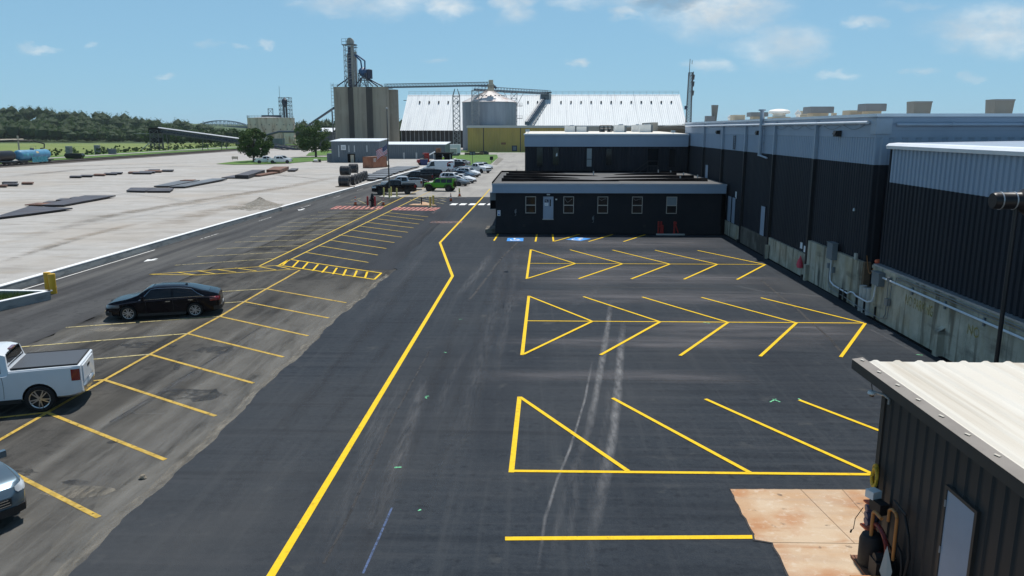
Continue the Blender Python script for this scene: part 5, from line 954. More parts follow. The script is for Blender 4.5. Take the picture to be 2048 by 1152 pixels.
# ================================================================== THE PLANT FAR BEHIND
def rail_fence(mb, pts, h, step, r):
    for a, b in zip(pts[:-1], pts[1:]):
        a, b = Vector(a), Vector(b); n = max(1, int((b - a).length / step))
        for k in range(n + 1): p = a.lerp(b, k / n); mb.tube(p, p + Vector((0, 0, h)), r, 4, cap=False)
        for z in (h, h * .5): mb.tube(a + Vector((0, 0, z)), b + Vector((0, 0, z)), r, 4, cap=False)
def build_silos():
    Y = 335.0; s = Y / 1582.0; zt = 25.9; PX = lambda px: (px - 1072) * s
    root = thing('grain_silo', 'cluster of tall aged concrete grain silos with headhouse steelwork on top', 'silo', (PX(728), Y, 0)); r = 3.75
    cxs = (PX(686.5), PX(722.5), PX(760.5))
    for k, cx in enumerate(cxs):
        mb = MB(); mb.lathe([(r, -.2), (r, zt), (r - .3, zt)], (cx, Y, 0), 40); mb.lathe([(r + .12, zt - .5), (r + .12, zt + .05), (r - .3, zt + .05)], (cx, Y, 0), 40); put(mb, 'silo_shell', M['silo'], root, smooth=40)
        mb = MB(); mb.lathe([(r, -.2), (r, zt - .6)], (cx + (2.6 if k == 2 else .8), Y + 8.2, 0), 32); put(mb, 'rear_shell', M['silo'], root, smooth=40)
    for a, b in zip(cxs[:-1], cxs[1:]): mb = MB(); mb.box(a + 2.2, b - 2.2, Y - 2.6, Y + 6, 0, zt - .1); put(mb, 'gap_shade_wall', M['silo_dark'], root)  # shade of the gaps between silos is put into the dark wall colour
    mb = MB(); mb.lathe([(.01, 0), (r + .2, 0)], (0, 0, 0), 6); mb = MB(); mb.box(cxs[0] - 3.4, cxs[2] + 3.6, Y - 2.6, Y + 11, zt, zt + .12); put(mb, 'top_slab', M['silo_dark'], root)
    mb = MB(); rail_fence(mb, [(cxs[0] - 3.6, Y - 3.4, zt), (cxs[2] + 3.8, Y - 3.4, zt)], 1.1, 2.2, .05); put(mb, 'top_railing', M['lattice_dark'], root)
    # caged ladder down the left edge
    mb = MB(); x = cxs[0] - r - .7
    for z in np.arange(3, zt + 1.5, 1.4): mb.box(x - .5, x + .5, Y - .6, Y + .4, z, z + .12)
    for dx in (-.5, .5): mb.tube((x + dx, Y, 1), (x + dx, Y, zt + 2), .07, 4)
    put(mb, 'ladder', M['lattice'], root)
    # elevator leg tower
    Pz = lambda py: HC + (259 - py) * s
    hr = thing('elevator_tower', 'tall bucket elevator tower with top platform standing on the concrete silos', 'elevator', (PX(705), Y, zt)); tx = PX(704.5); w = 2.8
    mb = MB(); lattice(mb, tx - .3, Y + .2, 4.6, 4.2, zt, Pz(96), 8, .09, d=3.2, X=False); put(mb, 'tower_frame', M['lattice'], hr)
    mb = MB(); mb.box(tx - 1.0, tx + .2, Y - .3, Y + 1.2, zt, Pz(98)); put(mb, 'leg_casing', M['navy'], hr); mb = MB(); mb.box(tx + .35, tx + 1.25, Y - .5, Y + 1.0, zt, Pz(94)); put(mb, 'leg_casing', M['leg_tan'], hr)
    mb = MB(); mb.box(tx + 1.5, tx + 2.3, Y + .4, Y + 1.5, zt, Pz(108)); put(mb, 'leg_casing', M['leg_tan'], hr); mb = MB(); mb.box(tx - 1.5, tx - 1.1, Y - .2, Y + .5, zt + .5, Pz(112)); put(mb, 'cable_riser', M['leg_tan'], hr)
    mb = MB(); mb.box(tx - 1.3, tx + 1.5, Y - .8, Y + 1.4, Pz(95), Pz(87.5)); mb.lathe([(.01, -.9), (1.25, -.9), (1.25, .9), (.01, .9)], (tx + .1, Y + .3, Pz(88)), 14, axis='y'); put(mb, 'head_drum', M['leg_tan'], hr, smooth=40)
    mb = MB(); mb.box(PX(689.5), PX(717), Y - 1.6, Y + 2, Pz(96), Pz(95)); put(mb, 'platform', M['lattice_dark'], hr); mb = MB(); rail_fence(mb, [(PX(690), Y - 1.5, Pz(95)), (PX(706), Y - 1.5, Pz(95))], 2.2, 1.6, .07); mb.path([(PX(690), Y - 1.5, Pz(95)), (PX(695), Y - 1, Pz(101))], .08, 4); put(mb, 'platform_rail', M['lattice_dark'], hr)
    mb = MB(); mb.box(PX(713), PX(718.5), Y - .8, Y + 1, Pz(101), Pz(100.3)); rail_fence(mb, [(PX(713), Y - .8, Pz(100.3)), (PX(718.5), Y - .8, Pz(100.3))], 1.1, 1, .05); mb.tube((PX(718), Y, zt), (PX(717.5), Y, Pz(97)), .06, 4); put(mb, 'side_platform', M['lattice_dark'], hr)
    for py in (120, 132, 144, 160): mb = MB(); mb.box(PX(697), PX(709), Y - 1.8, Y - 1.7, Pz(py), Pz(py - .8)); put(mb, 'landing_beam', M['lattice'], hr)
    mb = MB()
    for dx in (0, 1.7): mb.path([(PX(713) + dx * .5, Y - .4, Pz(114.5)), (PX(725) + dx, Y - .4, Pz(126)), (PX(726.5) + dx * .8, Y - .4, Pz(139.5))], .32, 6)
    put(mb, 'down_spout', M['steel_blue'], hr)
    dr = thing('grain_distributor', 'dark blue grain distributor drum with spouts fanning out on the silos', 'distributor', (PX(730), Y, zt)); cx = PX(728.5)
    mb = MB(); mb.lathe([(.1, Pz(138)), (.9, Pz(139)), (1.9, Pz(144)), (1.9, Pz(150)), (.8, Pz(156)), (.3, Pz(158))], (cx, Y, 0), 16); put(mb, 'distributor_cone', M['steel_blue'], dr, smooth=40)
    mb = MB(); mb.lathe([(.2, Pz(141.5)), (1.5, Pz(143)), (1.5, Pz(160)), (.2, Pz(160))], (PX(739.5), Y + .5, 0), 16); put(mb, 'filter_tank', M['navy'], dr, smooth=40)
    for tx_, ty in ((676, -1), (690, 1), (713, -2), (722, -2), (735, -2), (748, -1), (757, 0), (766, 1)):
        mb = MB(); mb.tube((cx, Y, Pz(155)) if tx_ > 695 else (PX(702), Y, Pz(157)), (PX(tx_), Y + ty, zt + .4), .26, 6); put(mb, 'spout', M['lattice'] if 720 < tx_ < 750 else M['navy'], dr)
    mb = MB(); lattice(mb, cx, Y, 3.4, 3.4, zt, Pz(150), 2, .1); put(mb, 'support_frame', M['lattice_dark'], dr)
    return root
build_silos()

def gallery(mb, a, b, h, w, n, r=.07):
    a, b = Vector(a), Vector(b); d = (b - a).normalized(); sd_ = Vector((-d.y, d.x, 0)).normalized() * (w / 2); up_ = Vector((0, 0, h))
    for o in (sd_, -sd_):
        for u in (Vector(), up_): mb.tube(a + o + u, b + o + u, r * 1.6, 4)
        for k in range(n + 1):
            p = a.lerp(b, k / n); mb.tube(p + o, p + o + up_, r, 4, cap=False)
            if k < n: q = a.lerp(b, (k + 1) / n); mb.tube(p + o, q + o + up_, r, 4, cap=False)
def build_conveyors():
    Y = 335.0; P3 = lambda px, py, y=Y: tuple(Q(px, py, y))
    t = thing('conveyor_bridge', 'long high conveyor gallery from the concrete silos to the conical bin', 'conveyor', P3(860, 290)); a, b = Vector(P3(770, 176.5)), Vector(P3(981, 172.5))
    mb = MB(); d = (b - a); L_ = d.length; mb.box(a.x, b.x, Y - .7, Y + .7, a.z, a.z + .55); mb.v = [(x, y, z + (b.z - a.z) * (x - a.x) / (b.x - a.x)) for x, y, z in mb.v]; put(mb, 'belt_trough', M['conv_blue'], t)
    mb = MB(); gallery(mb, a + Vector((0, 0, .55)), b + Vector((0, 0, .55)), 1.15, 1.5, 34, .07); put(mb, 'side_rails', M['lattice_dark'], t)
    a0 = Vector(P3(756, 174)); mb = MB(); mb.box(a0.x, a.x, Y - .6, Y + .6, a.z - .2, a.z + .3); put(mb, 'tail_section', M['conv_blue'], t)
    # head of the bridge and the second gallery
    h = thing('transfer_house', 'rusty yellow transfer head above the conical bin', 'transfer house', P3(982, 181)); mb = MB(); c = Vector(P3(982, 175)); mb.cbox((c.x, Y, c.z), (2.6, 2.4, 2.8)); mb.cbox((c.x, Y, c.z + 2.2), (1.8, 1.6, 1.7)); put(mb, 'housing', M['unit_tan'], h)
    mb = MB(); rail_fence(mb, [(c.x - 2, Y - 1.6, c.z - .5), (c.x + 2.2, Y - 1.6, c.z - .5)], 1.2, 1, .06); put(mb, 'platform_rail', M['lattice_dark'], h); mb = MB(); mb.tube((c.x + 1, Y, c.z + .8), P3(993, 177), .45, 6); put(mb, 'chute', M['navy'], h)
    t2 = thing('conveyor_bridge', 'slate blue boxed conveyor sloping from the conical bin to the barn ridge', 'conveyor', P3(1040, 250))
    Yb = 398.0; aa, bb = Vector(P3(948, 178.5, 336)), Vector(P3(1098, 186.5, Yb)); mb = MB(); n = 16
    for i in range(n):
        p, q = aa.lerp(bb, i / n), aa.lerp(bb, (i + 1) / n); mb.add([(p.x, p.y - .8, p.z - .6), (q.x, q.y - .8, q.z - .6), (q.x, q.y + .8, q.z - .6), (p.x, p.y + .8, p.z - .6), (p.x, p.y - .8, p.z + .3), (q.x, q.y - .8, q.z + .3), (q.x, q.y + .8, q.z + .3), (p.x, p.y + .8, p.z + .3)], [(0, 3, 2, 1), (4, 5, 6, 7), (0, 1, 5, 4), (2, 3, 7, 6)])
    put(mb, 'belt_casing', M['conv_blue'], t2); mb = MB(); gallery(mb, aa + Vector((0, 0, -.6)), bb + Vector((0, 0, -.6)), 1.9, 1.7, 26, .07); put(mb, 'truss', M['lattice'], t2)
    # support towers
    for (pl, pr, ytop, yb, Yt, n, lab, mtl) in ((905.5, 919, 182, 300, 325, 11, 'tall lattice tower holding the conveyor in front of the white barn', 'lattice'), (943.5, 957.5, 181, 300, 327, 11, 'lattice tower in front of the left part of the conical bin', 'lattice'), (1022, 1034, 186, 300, 345, 10, 'lattice tower with stair landings right of the conical bin', 'lattice')):
        l, r_, = Q(pl, ytop, Yt), Q(pr, ytop, Yt); w = r_.x - l.x; tt = thing('conveyor_tower', lab, 'tower', ((l.x + r_.x) / 2, Yt, 0), 0, 'conveyor support towers'); mb = MB(); zt = l.z; cx = (l.x + r_.x) / 2
        lattice(mb, cx, Yt, w, w, 0, zt - 2 if ytop == 182 else zt, n, .085); put(mb, 'lattice_frame', M[mtl], tt)
        if ytop == 182: mb = MB(); [mb.tube((cx + sx * w / 2, Yt + sy * w / 2, zt - 2), (cx + sx * .5, Yt + sy * .5, zt + .8), .12, 4) for sx in (-1, 1) for sy in (-1, 1)]; mb.box(cx - w / 2 - .1, cx + w / 2 + .1, Yt - w / 2, Yt + w / 2, zt - 2.15, zt - 1.95); put(mb, 'saddle', M['lattice_dark'], tt)
        if pl == 1022:
            for py in (212, 237): c = Q(1037, py, Yt); mb = MB(); mb.box(cx + w / 2, cx + w / 2 + 2.4, Yt - 1, Yt + 1, c.z - .1, c.z + .1); rail_fence(mb, [(cx + w / 2, Yt - 1, c.z), (cx + w / 2 + 2.4, Yt - 1, c.z)], 1.2, 1.2, .05); put(mb, 'landing', M['lattice_dark'], tt)
            c = Q(1030, 187, Yt); mb = MB(); [mb.tube((cx + sx * .8, Yt, zt - 6), (cx + sx * 4.2, Yt, zt + .2), .14, 4) for sx in (-1, 1)]; mb.tube((cx - 4.4, Yt, zt + .2), (cx + 4.6, Yt, zt + .2), .16, 4); put(mb, 'branch_arm', M['lattice'], tt)
build_conveyors()

def build_bin():
    Y = 342.0; a, b = Q(925.5, 205, Y), Q(1032.5, 205, Y); cx = (a.x + b.x) / 2; r = (b.x - a.x) / 2; zt = a.z; za = Q(980, 181, Y).z
    t = thing('grain_bin', 'round grey corrugated grain bin with pale rust stained conical roof', 'grain bin', (cx, Y, 0))
    prof = []; z = -.2; k = 0
    while z < zt: prof.append((r + (.10 if k % 2 else 0), z)); z += .42; k += 1
    prof.append((r, zt)); mb = MB(); mb.lathe(prof, (cx, Y, 0), 64); put(mb, 'bin_wall', M['bin_wall'], t, smooth=60)
    mb = MB(); mb.lathe([(r + .35, zt - .1), (r + .35, zt + .05), (1.2, za), (.01, za)], (cx, Y, 0), 64); put(mb, 'cone_roof', M['bin_roof'], t)
    for k in range(48):
        an = 2 * math.pi * k / 48
        if math.sin(an) > .35: continue
        mb = MB(); mb.tube((cx + (r + .3) * math.cos(an), Y + (r + .3) * math.sin(an), zt + .08), (cx + 1.3 * math.cos(an), Y + 1.3 * math.sin(an), za + .03), .045, 4); put(mb, 'roof_rib', M['bin_roof'], t)
    for k in range(14):
        an = -math.pi / 2 + (k - 6.5) * .30; q = .55; mb = MB(); mb.obox((cx + r * q * math.cos(an), Y + r * q * math.sin(an), zt + (za - zt) * (1 - q) + .25), (.6, .6, .7), an); put(mb, 'roof_vent', M['lattice_dark'], t)
    for k in range(26):
        an = -math.pi + math.pi * k / 25; mb = MB(); mb.tube((cx + (r + .13) * math.cos(an), Y + (r + .13) * math.sin(an), 0), (cx + (r + .13) * math.cos(an), Y + (r + .13) * math.sin(an), zt - .1), .05, 4); put(mb, 'stiffener', M['bin_wall'], t)
    # roof stair
    for off in (-.12, .12): mb = MB(); an = -math.pi / 2 - .45 + off; p = Vector((cx + r * math.cos(an), Y + r * math.sin(an), zt + .4)); mb.tube(p, (cx + 1.0 * math.cos(an), Y + math.sin(an), za + .4), .1, 4); put(mb, 'roof_ladder', M['lattice_dark'], t)
build_bin()

def build_barn():
    x0, x1, Ye, Yr, ze, zr = -64.6, 71.5, 375.0, 400.0, 8.75, 25.6
    t = thing('storage_barn', 'huge barn with steep white metal roof and dark open colonnade below', 'barn', (0, 390, 0))
    for k, (xa, xb) in enumerate(zip(np.linspace(x0, x1, 13)[:-1], np.linspace(x0, x1, 13)[1:])):       # roof in bays of ribbed sheet
        pts = ribs((xa + .02, 0), (xb - .02, 0), .95, .16, (0, 1), duty=.2, slope=.1); mb = MB(); mb.grid([[(x, Ye - 1.2 - h * .5, ze - .75 + h * .8) for x, h in pts], [(x, Yr - h * .5, zr + h * .8) for x, h in pts]]); put(mb, 'roof_bay', M['barn_roof'], t)
    mb = MB(); mb.add([(x0, Yr, zr), (x1, Yr, zr), (x1, Yr + 26, ze), (x0, Yr + 26, ze)], [(0, 3, 2, 1)]); put(mb, 'rear_roof', M['barn_roof'], t)
    for x in (x0 + .15, x1 - .15): mb = MB(); mb.add([(x, Ye, 0), (x, Yr + 25, 0), (x, Yr + 25, ze), (x, Yr, zr - .3), (x, Ye, ze - .3)], [(0, 1, 2, 3, 4)]); put(mb, 'gable', M['barn_wall'], t)
    mb = MB(); mb.box(x0 + .3, x1 - .3, Ye + 2, Ye + 2.3, 0, ze - .4); put(mb, 'back_boarding', M['barn_wall'], t)
    for x in np.arange(x0 + .6, -36, 2.05): mb = MB(); mb.box(x - .13, x + .13, Ye - .2, Ye + .1, 0, ze - .5); put(mb, 'column', M['lattice'], t)
    mb = MB(); mb.box(x0, x1, Ye - .3, Ye + .2, ze - .75, ze - .35); put(mb, 'eave_beam', M['lattice_dark'], t)
    mb = MB(); rail_fence(mb, [(x0 + .5, Yr, zr + .1), (x1 - .5, Yr, zr + .1)], 1.5, 3.2, .06); put(mb, 'ridge_railing', M['lattice'], t)
    for px in list(range(840, 930, 19)) + list(range(1056, 1078, 19)) + list(range(1122, 1350, 20)):
        c = Q(px, 206, 394.5); mb = MB(); mb.cbox((c.x, 393.6, c.z + .1), (.7, .9, 1.7)); put(mb, 'roof_hatch', M['lattice_dark'], t)
    mb = MB(); c = Q(800, 201, 378); mb.box(x0 - 2.2, x0 + .3, 399.5, 399.8, zr - 2.9, zr - 2.6); put(mb, 'gable_outrigger', M['lattice_dark'], t)
    h = thing('ridge_house', 'small grey transfer cabin on the barn ridge with a sloping enclosed stair', 'cabin', Q(1092, 207, 397)); a, b = Q(1082, 186, 397), Q(1098, 207, 397)
    mb = MB(); mb.box(a.x, b.x, 396, 400, b.z, a.z); put(mb, 'cabin', M['grey_build'], h); mb = MB(); mb.box(a.x - .3, b.x + 1.2, 395.4, 400.5, a.z, a.z + .5); put(mb, 'cabin_roof', M['lattice_dark'], h); mb = MB(); c = Q(1089, 201, 396); mb.box(c.x - .5, c.x + .5, 395.9, 395.99, c.z - 1.5, c.z + 1.3); put(mb, 'cabin_door', M['glass'], h)
    mb = MB(); mb.box(b.x - .5, b.x + 1.4, 395, 400, b.z - .6, b.z - .2); rail_fence(mb, [(b.x, 395, b.z - .2), (b.x + 1.4, 395, b.z - .2)], 1.2, 1, .06); put(mb, 'landing', M['lattice'], h)
    for px in (1099, 1102): c = Q(px, 184, 396.5); mb = MB(); mb.tube((c.x, 396.5, c.z - 4), (c.x, 396.5, c.z), .16, 6); put(mb, 'white_flue', M['unit_white'], h)
    mb = MB(); p, q = Q(1086, 205, 393), Q(1054, 250, 376); p, q = Vector(p), Vector(q); sd_ = Vector((1.1, 0, 0)); mb.add([p - sd_, p + sd_, q + sd_, q - sd_, p - sd_ + Vector((0, 0, 1.6)), p + sd_ + Vector((0, 0, 1.6)), q + sd_ + Vector((0, 0, 1.6)), q - sd_ + Vector((0, 0, 1.6))], [(0, 1, 2, 3), (7, 6, 5, 4), (0, 4, 5, 1), (1, 5, 6, 2), (2, 6, 7, 3), (3, 7, 4, 0)]); put(mb, 'stair_casing', M['conv_blue'], h)
    mb = MB(); p, q = Q(1092, 207, 392), Q(1064, 250, 375); mb.tube(p, q, .18, 4); mb.tube(p + Vector((0, 0, -1.3)), q + Vector((0, 0, -1.3)), .18, 4); [mb.tube(Vector(p).lerp(q, k / 8) , Vector(p).lerp(q, k / 8) + Vector((0, 0, -1.3)), .12, 4) for k in range(9)]; put(mb, 'stair_truss', M['lattice'], h)
build_barn()

def build_halls():
    # ochre hall
    Y = 306.0; a = Q(935, 251, Y); b = Q(1395, 251, Y); zt = a.z; t = thing('ochre_hall', 'long ochre yellow metal hall with pale roof edge behind the lawn', 'hall', ((a.x + b.x) / 2, Y, 0))
    mb = MB(); ribbed_wall(mb, (a.x, Y), (b.x, Y), -.1, zt - .9, 1.0, .06, (0, -1)); mb.box(a.x + .1, b.x, Y + .1, Y + 24, -.1, zt - .9); put(mb, 'wall', M['ochre'], t)
    mb = MB(); mb.box(a.x - .4, b.x + .4, Y - .5, Y + 1.5, zt - .9, zt - .15); mb.box(a.x - .35, b.x + .4, Y + 1.5, Y + 24, zt - .9, zt); put(mb, 'roof_edge', M['ochre_roof'], t)
    for px in (967, 1041): c = Q(px, 280, Y); mb = MB(); mb.box(c.x - .15, c.x + .15, Y - .12, Y - .062, 0, zt - .92); put(mb, 'downspout', M['barn_wall'], t)
    c = Q(1029, 303, Y); d = Q(1029, 291, Y); mb = MB(); mb.box(c.x - 1.0, c.x + 1.0, Y - .12, Y - .062, .2, d.z); dr = put(mb, 'door', M['navy'], t); mb = MB(); mb.box(c.x - .6, c.x + .6, Y - .14, Y - .121, .6, d.z - .4); put(mb, 'door_panel', M['elec'], dr)
    c = Q(1007, 287, Y); mb = MB(); mb.box(c.x - .9, c.x + .9, Y - .1, Y - .062, c.z - .4, c.z + .4); put(mb, 'faded_sign', M['rust'], t)
    # slate grey works sheds behind the container
    for (xa, xb, Yw, yt, depth, lab) in ((662, 758, 204.5, 283, 12, 'slate grey metal shed with a white panel left of the flag'), (757.5, 890, 231.0, 289.5, 14, 'slate grey metal shed behind the rust red container')):
        a, b = Q(xa, yt, Yw), Q(xb, yt, Yw); zt = a.z; t = thing('works_shed', lab, 'shed', ((a.x + b.x) / 2, Yw, 0)); mb = MB(); ribbed_wall(mb, (a.x, Yw), (b.x, Yw), -.1, zt, .6, .05, (0, -1)); mb.box(a.x + .04, b.x - .04, Yw + .06, Yw + depth, -.1, zt); put(mb, 'wall', M['grey_build'], t)
        mb = MB(); mb.add([(a.x - .3, Yw - .3, zt), (b.x + .3, Yw - .3, zt), (b.x + .3, Yw + depth, zt + .5), (a.x - .3, Yw + depth, zt + .5), (a.x - .3, Yw - .3, zt + .14), (b.x + .3, Yw - .3, zt + .14), (b.x + .3, Yw + depth, zt + .66), (a.x - .3, Yw + depth, zt + .66)], [(0, 3, 2, 1), (4, 5, 6, 7), (0, 1, 5, 4), (1, 2, 6, 5), (2, 3, 7, 6), (3, 0, 4, 7)]); put(mb, 'roof', M['paletrim'], t)
        if xa == 662:
            c = Q(687, 295, Yw); mb = MB(); mb.box(c.x - .65, c.x + .65, Yw - .14, Yw - .07, c.z - .65, c.z + .65); p = put(mb, 'white_panel', M['white_panel'], t); mb = MB(); mb.box(c.x - .4, c.x + .4, Yw - .16, Yw - .141, c.z - .35, c.z + .3); put(mb, 'panel_print', M['galv'], p)
            c = Q(703, 320, Yw); mb = MB(); mb.box(c.x - .95, c.x + .95, Yw - .12, Yw - .06, 0, 2.3); d = put(mb, 'doorway', M['roof_black'], t); mb = MB(); mb.box(c.x - .2, c.x + .7, Yw - .16, Yw - .121, 0, 2.0); put(mb, 'timber_leaf', M['unit_tan'], d)
            for px in (677.5, 698, 709, 734): c = Q(px, 297, Yw); mb = MB(); mb.box(c.x - .13, c.x + .13, Yw - .11, Yw - .06, c.z - (.9 if px > 680 else 2.2), c.z + .8); put(mb, 'skylight_strip', M['galv'], t)
            c = Q(655, 315, Yw + 4); mb = MB(); mb.box(a.x - 1.8, a.x - .02, Yw + 2, Yw + 6, 0, 2.3); put(mb, 'lean_to', M['grey_build'], t)
        else:
            for px in (808, 833, 868): c = Q(px, 312, Yw); mb = MB(); mb.box(c.x - .25, c.x + .25, Yw - .11, Yw - .06, c.z - 1.4, c.z + 1.0); put(mb, 'skylight_strip', M['galv'], t)
    # open loading porch at the end of the shed, with a sloping pale canopy arm
    t = thing('loading_porch', 'dark open loading porch at the end of the slate grey shed', 'porch', Q(885, 322, 212)); a, b = Q(868, 306, 212), Q(902, 306, 212)
    mb = MB(); mb.box(a.x, b.x, 211.6, 219, a.z - .3, a.z); put(mb, 'porch_roof', M['roof_black'], t)
    for x in (a.x + .2, (a.x + b.x) / 2, b.x - .2): mb = MB(); mb.box(x - .15, x + .15, 211.8, 212.1, 0, a.z - .3); put(mb, 'post', M['grey_build'], t)
    mb = MB(); mb.box(a.x, b.x, 215, 215.3, 0, a.z - .3); put(mb, 'back_wall', M['roof_black'], t); p, q = Q(853, 312.5, 211), Q(870, 303.5, 211); mb = MB(); mb.tube(p, q, .16, 6); put(mb, 'sloping_arm', M['paletrim'], t)
    mb = MB(); c = Q(876, 301, 212); mb.cbox((c.x, 213, c.z), (1.3, 1.3, 1.2)); put(mb, 'roof_motor', M['rust'], t)
    # white box trailers and pipe stacks beyond
    for (xa, xb, ya, yb, Yw, m, lab) in ((891, 920, 288.5, 296, 268, 'white_panel', 'pale box trailer in front of the conical bin'), (892, 913, 297, 302, 258, 'conc_pale', 'long low pale slab stack beside the loading porch')):
        a, b = Q(xa, ya, Yw), Q(xb, yb, Yw); t = thing('trailer' if m == 'white_panel' else 'slab_stack', lab, 'trailer' if m == 'white_panel' else 'slab stack', ((a.x + b.x) / 2, Yw, 0)); mb = MB(); mb.box(a.x, b.x, Yw, Yw + 2.4, .6 if m == 'white_panel' else 0, a.z); put(mb, 'box_body', M[m], t); mb = MB(); mb.box(a.x + .1, b.x - .1, Yw + .1, Yw + 2.3, 0, .6) if m == 'white_panel' else mb.box(a.x - .5, b.x + .8, Yw - .3, Yw, 0, .5); put(mb, 'base', M['lattice_dark'], t)
    # rusty round tank with headhouse
    Y = 470.0; s = Y / 1582.; a, b = Q(497, 236, Y), Q(587, 236, Y); r = (b.x - a.x) / 2; cx = (a.x + b.x) / 2; zt = a.z; t = thing('rusty_tank', 'wide rust streaked pale storage tank with steel headframe on top', 'tank', (cx, Y, 0))
    mb = MB(); prof = []
    for k in range(7): prof += [(r, zt * k / 7), (r, zt * (k + 1) / 7 - .12), (r + .12, zt * (k + 1) / 7 - .1), (r + .12, zt * (k + 1) / 7)]
    mb.lathe(prof + [(r - .5, zt)], (cx, Y, 0), 56); put(mb, 'tank_shell', M['tank_rust'], t, smooth=30); mb = MB(); mb.lathe([(r - .4, zt), (.01, zt + 1)], (cx, Y, 0), 40); put(mb, 'tank_roof', M['lattice'], t)
    mb = MB(); pts = [(cx + r * math.cos(q), Y + r * math.sin(q), zt) for q in np.linspace(-math.pi, 0, 20)]; rail_fence(mb, pts, 1.3, 3, .07); put(mb, 'roof_railing', M['lattice'], t)
    for k in range(20): q = -math.pi + math.pi * (k + .5) / 20; mb = MB(); mb.box(-.2, .2, -.2, .2, 0, .5); mb.v = [(x + cx + (r + .1) * math.cos(q), y + Y + (r + .1) * math.sin(q), z + zt * (.72 if k % 2 else .55)) for x, y, z in mb.v]; put(mb, 'port', M['lattice_dark'], t)
    h = thing('tank_headframe', 'open steel headframe with dark machinery on the rusty tank', 'headframe', (cx, Y, zt)); l, r_ = Q(560, 195, Y), Q(580, 195, Y); mb = MB(); lattice(mb, (l.x + r_.x) / 2, Y, r_.x - l.x, r_.x - l.x, zt, l.z, 5, .09); put(mb, 'lattice_frame', M['lattice_dark'], h)
    mb = MB(); c = Q(569, 200, Y); mb.lathe([(.2, c.z + 1.5), (1.7, c.z), (1.7, c.z - 2.2), (.5, c.z - 4)], (c.x, Y, 0), 12); put(mb, 'head_drum', M['navy'], h)
    for px in (567, 572): c = Q(px, 205, Y); mb = MB(); mb.box(c.x - .45, c.x + .45, Y - .5, Y + .5, zt, c.z); put(mb, 'leg_casing', M['lattice_dark'], h)
    mb = MB(); p, q = Q(524, 228, Y - 4), Q(562, 232, Y - 4); mb.box(p.x, q.x, Y - 5, Y - 3, zt + .2, zt + 1.6); put(mb, 'roof_conveyor', M['navy'], h); c, d = Q(536, 217, Y), Q(546, 228, Y); mb = MB(); 
    for x in (c.x, d.x): mb.box(x - .15, x + .15, Y - .2, Y + .2, zt, c.z)
    mb.box(c.x, d.x, Y - .2, Y + .2, c.z - .3, c.z); mb.tube((c.x, Y, c.z), (d.x, Y, d.z), .12, 4); mb.tube((d.x, Y, c.z), (c.x, Y, d.z), .12, 4); put(mb, 'portal_frame', M['lattice_dark'], h)
    mb = MB(); c = Q(558, 172, Y); mb.tube((c.x, Y, zt), (c.x, Y, c.z), .1, 5); put(mb, 'lightning_rod', M['lattice_dark'], h)
    # long loading conveyor over the tracks
    Y = 330.; t = thing('loading_conveyor', 'long dark conveyor climbing left over the rail tracks to a loading head', 'conveyor', Q(400, 300, Y)); a, b = Vector(Q(318, 260, Y)), Vector(Q(610, 299, Y)); mb = MB(); gallery(mb, a + Vector((0, 0, -1.2)), b + Vector((0, 0, -1.2)), 1.8, 2.2, 24, .12); put(mb, 'truss', M['lattice_dark'], t)
    mb = MB(); dz = Vector((0, 0, 1)); w = Vector((0, 1, 0)); mb.add([a - w - dz * .8, b - w - dz * .8, b + w - dz * .8, a + w - dz * .8, a - w + dz * .1, b - w + dz * .1, b + w + dz * .1, a + w + dz * .1], [(0, 1, 5, 4), (4, 5, 6, 7), (3, 2, 1, 0)]); put(mb, 'belt_casing', M['navy'], t)
    mb = MB(); a1 = a.lerp(b, .0) + dz * .9; b1 = a.lerp(b, .62) + dz * .9; mb.add([a1 - w * 1.3, b1 - w * 1.3, b1 + dz * .35, a1 + dz * .35, a1 + w * 1.3, b1 + w * 1.3], [(0, 1, 2, 3), (3, 2, 5, 4)]); put(mb, 'belt_cover', M['galv'], t)
    mb = MB()
    for px in (331, 410, 448): c = Q(px, 290, Y); f_ = (c.x - a.x) / (b.x - a.x); zz = a.z + (b.z - a.z) * f_ - 1; mb.tube((c.x - .8, Y - 1, 0), (c.x - .2, Y - 1, zz), .16, 4); mb.tube((c.x + .8, Y + 1, 0), (c.x + .2, Y + 1, zz), .16, 4)
    put(mb, 'trestle', M['lattice_dark'], t)
    hd = thing('loading_tower', 'dark cluttered rail loading tower at the head of the conveyor', 'tower', Q(312, 300, Y)); c = Q(312, 270, Y); mb = MB(); lattice(mb, c.x, Y, 4, 3.4, 0, a.z, 4, .13); put(mb, 'lattice_frame', M['lattice_dark'], hd)
    mb = MB(); mb.cbox((c.x, Y, a.z - .2), (4.4, 3.5, 2.2)); mb.cbox((c.x + .3, Y, 4.0), (3.6, 3.2, 2.0)); put(mb, 'hopper', M['roof_black'], hd); mb = MB(); p, q = Q(281, 301, Y), Q(298, 287, Y); mb.tube(p, q, .25, 5); put(mb, 'chute', M['galv'], hd); p, q = Q(268, 267, Y), Q(300, 267, Y); mb = MB(); mb.tube(p, q, .12, 4); put(mb, 'catwalk', M['lattice'], hd)
    # feeder conveyor to the silos
    t = thing('feeder_conveyor', 'thin dark feeder conveyor rising to the left edge of the concrete silos', 'conveyor', Q(600, 300, 400)); mb = MB(); pts = [Q(527, 272, 420), Q(558, 263.5, 410), Q(600, 263.5, 395), Q(629, 242, 360), Q(668, 216, 337)]; mb.path(pts, .55, 6); put(mb, 'casing', M['navy'], t)
    mb = MB(); c = Q(664, 222, 338); mb.tube(c, (c.x + .3, 338, 0), .3, 6); put(mb, 'strut', M['lattice_dark'], t); mb = MB(); c = Q(566, 265, 408); mb.tube(c, (c.x, 408, 0), .2, 5); put(mb, 'strut', M['lattice_dark'], t)
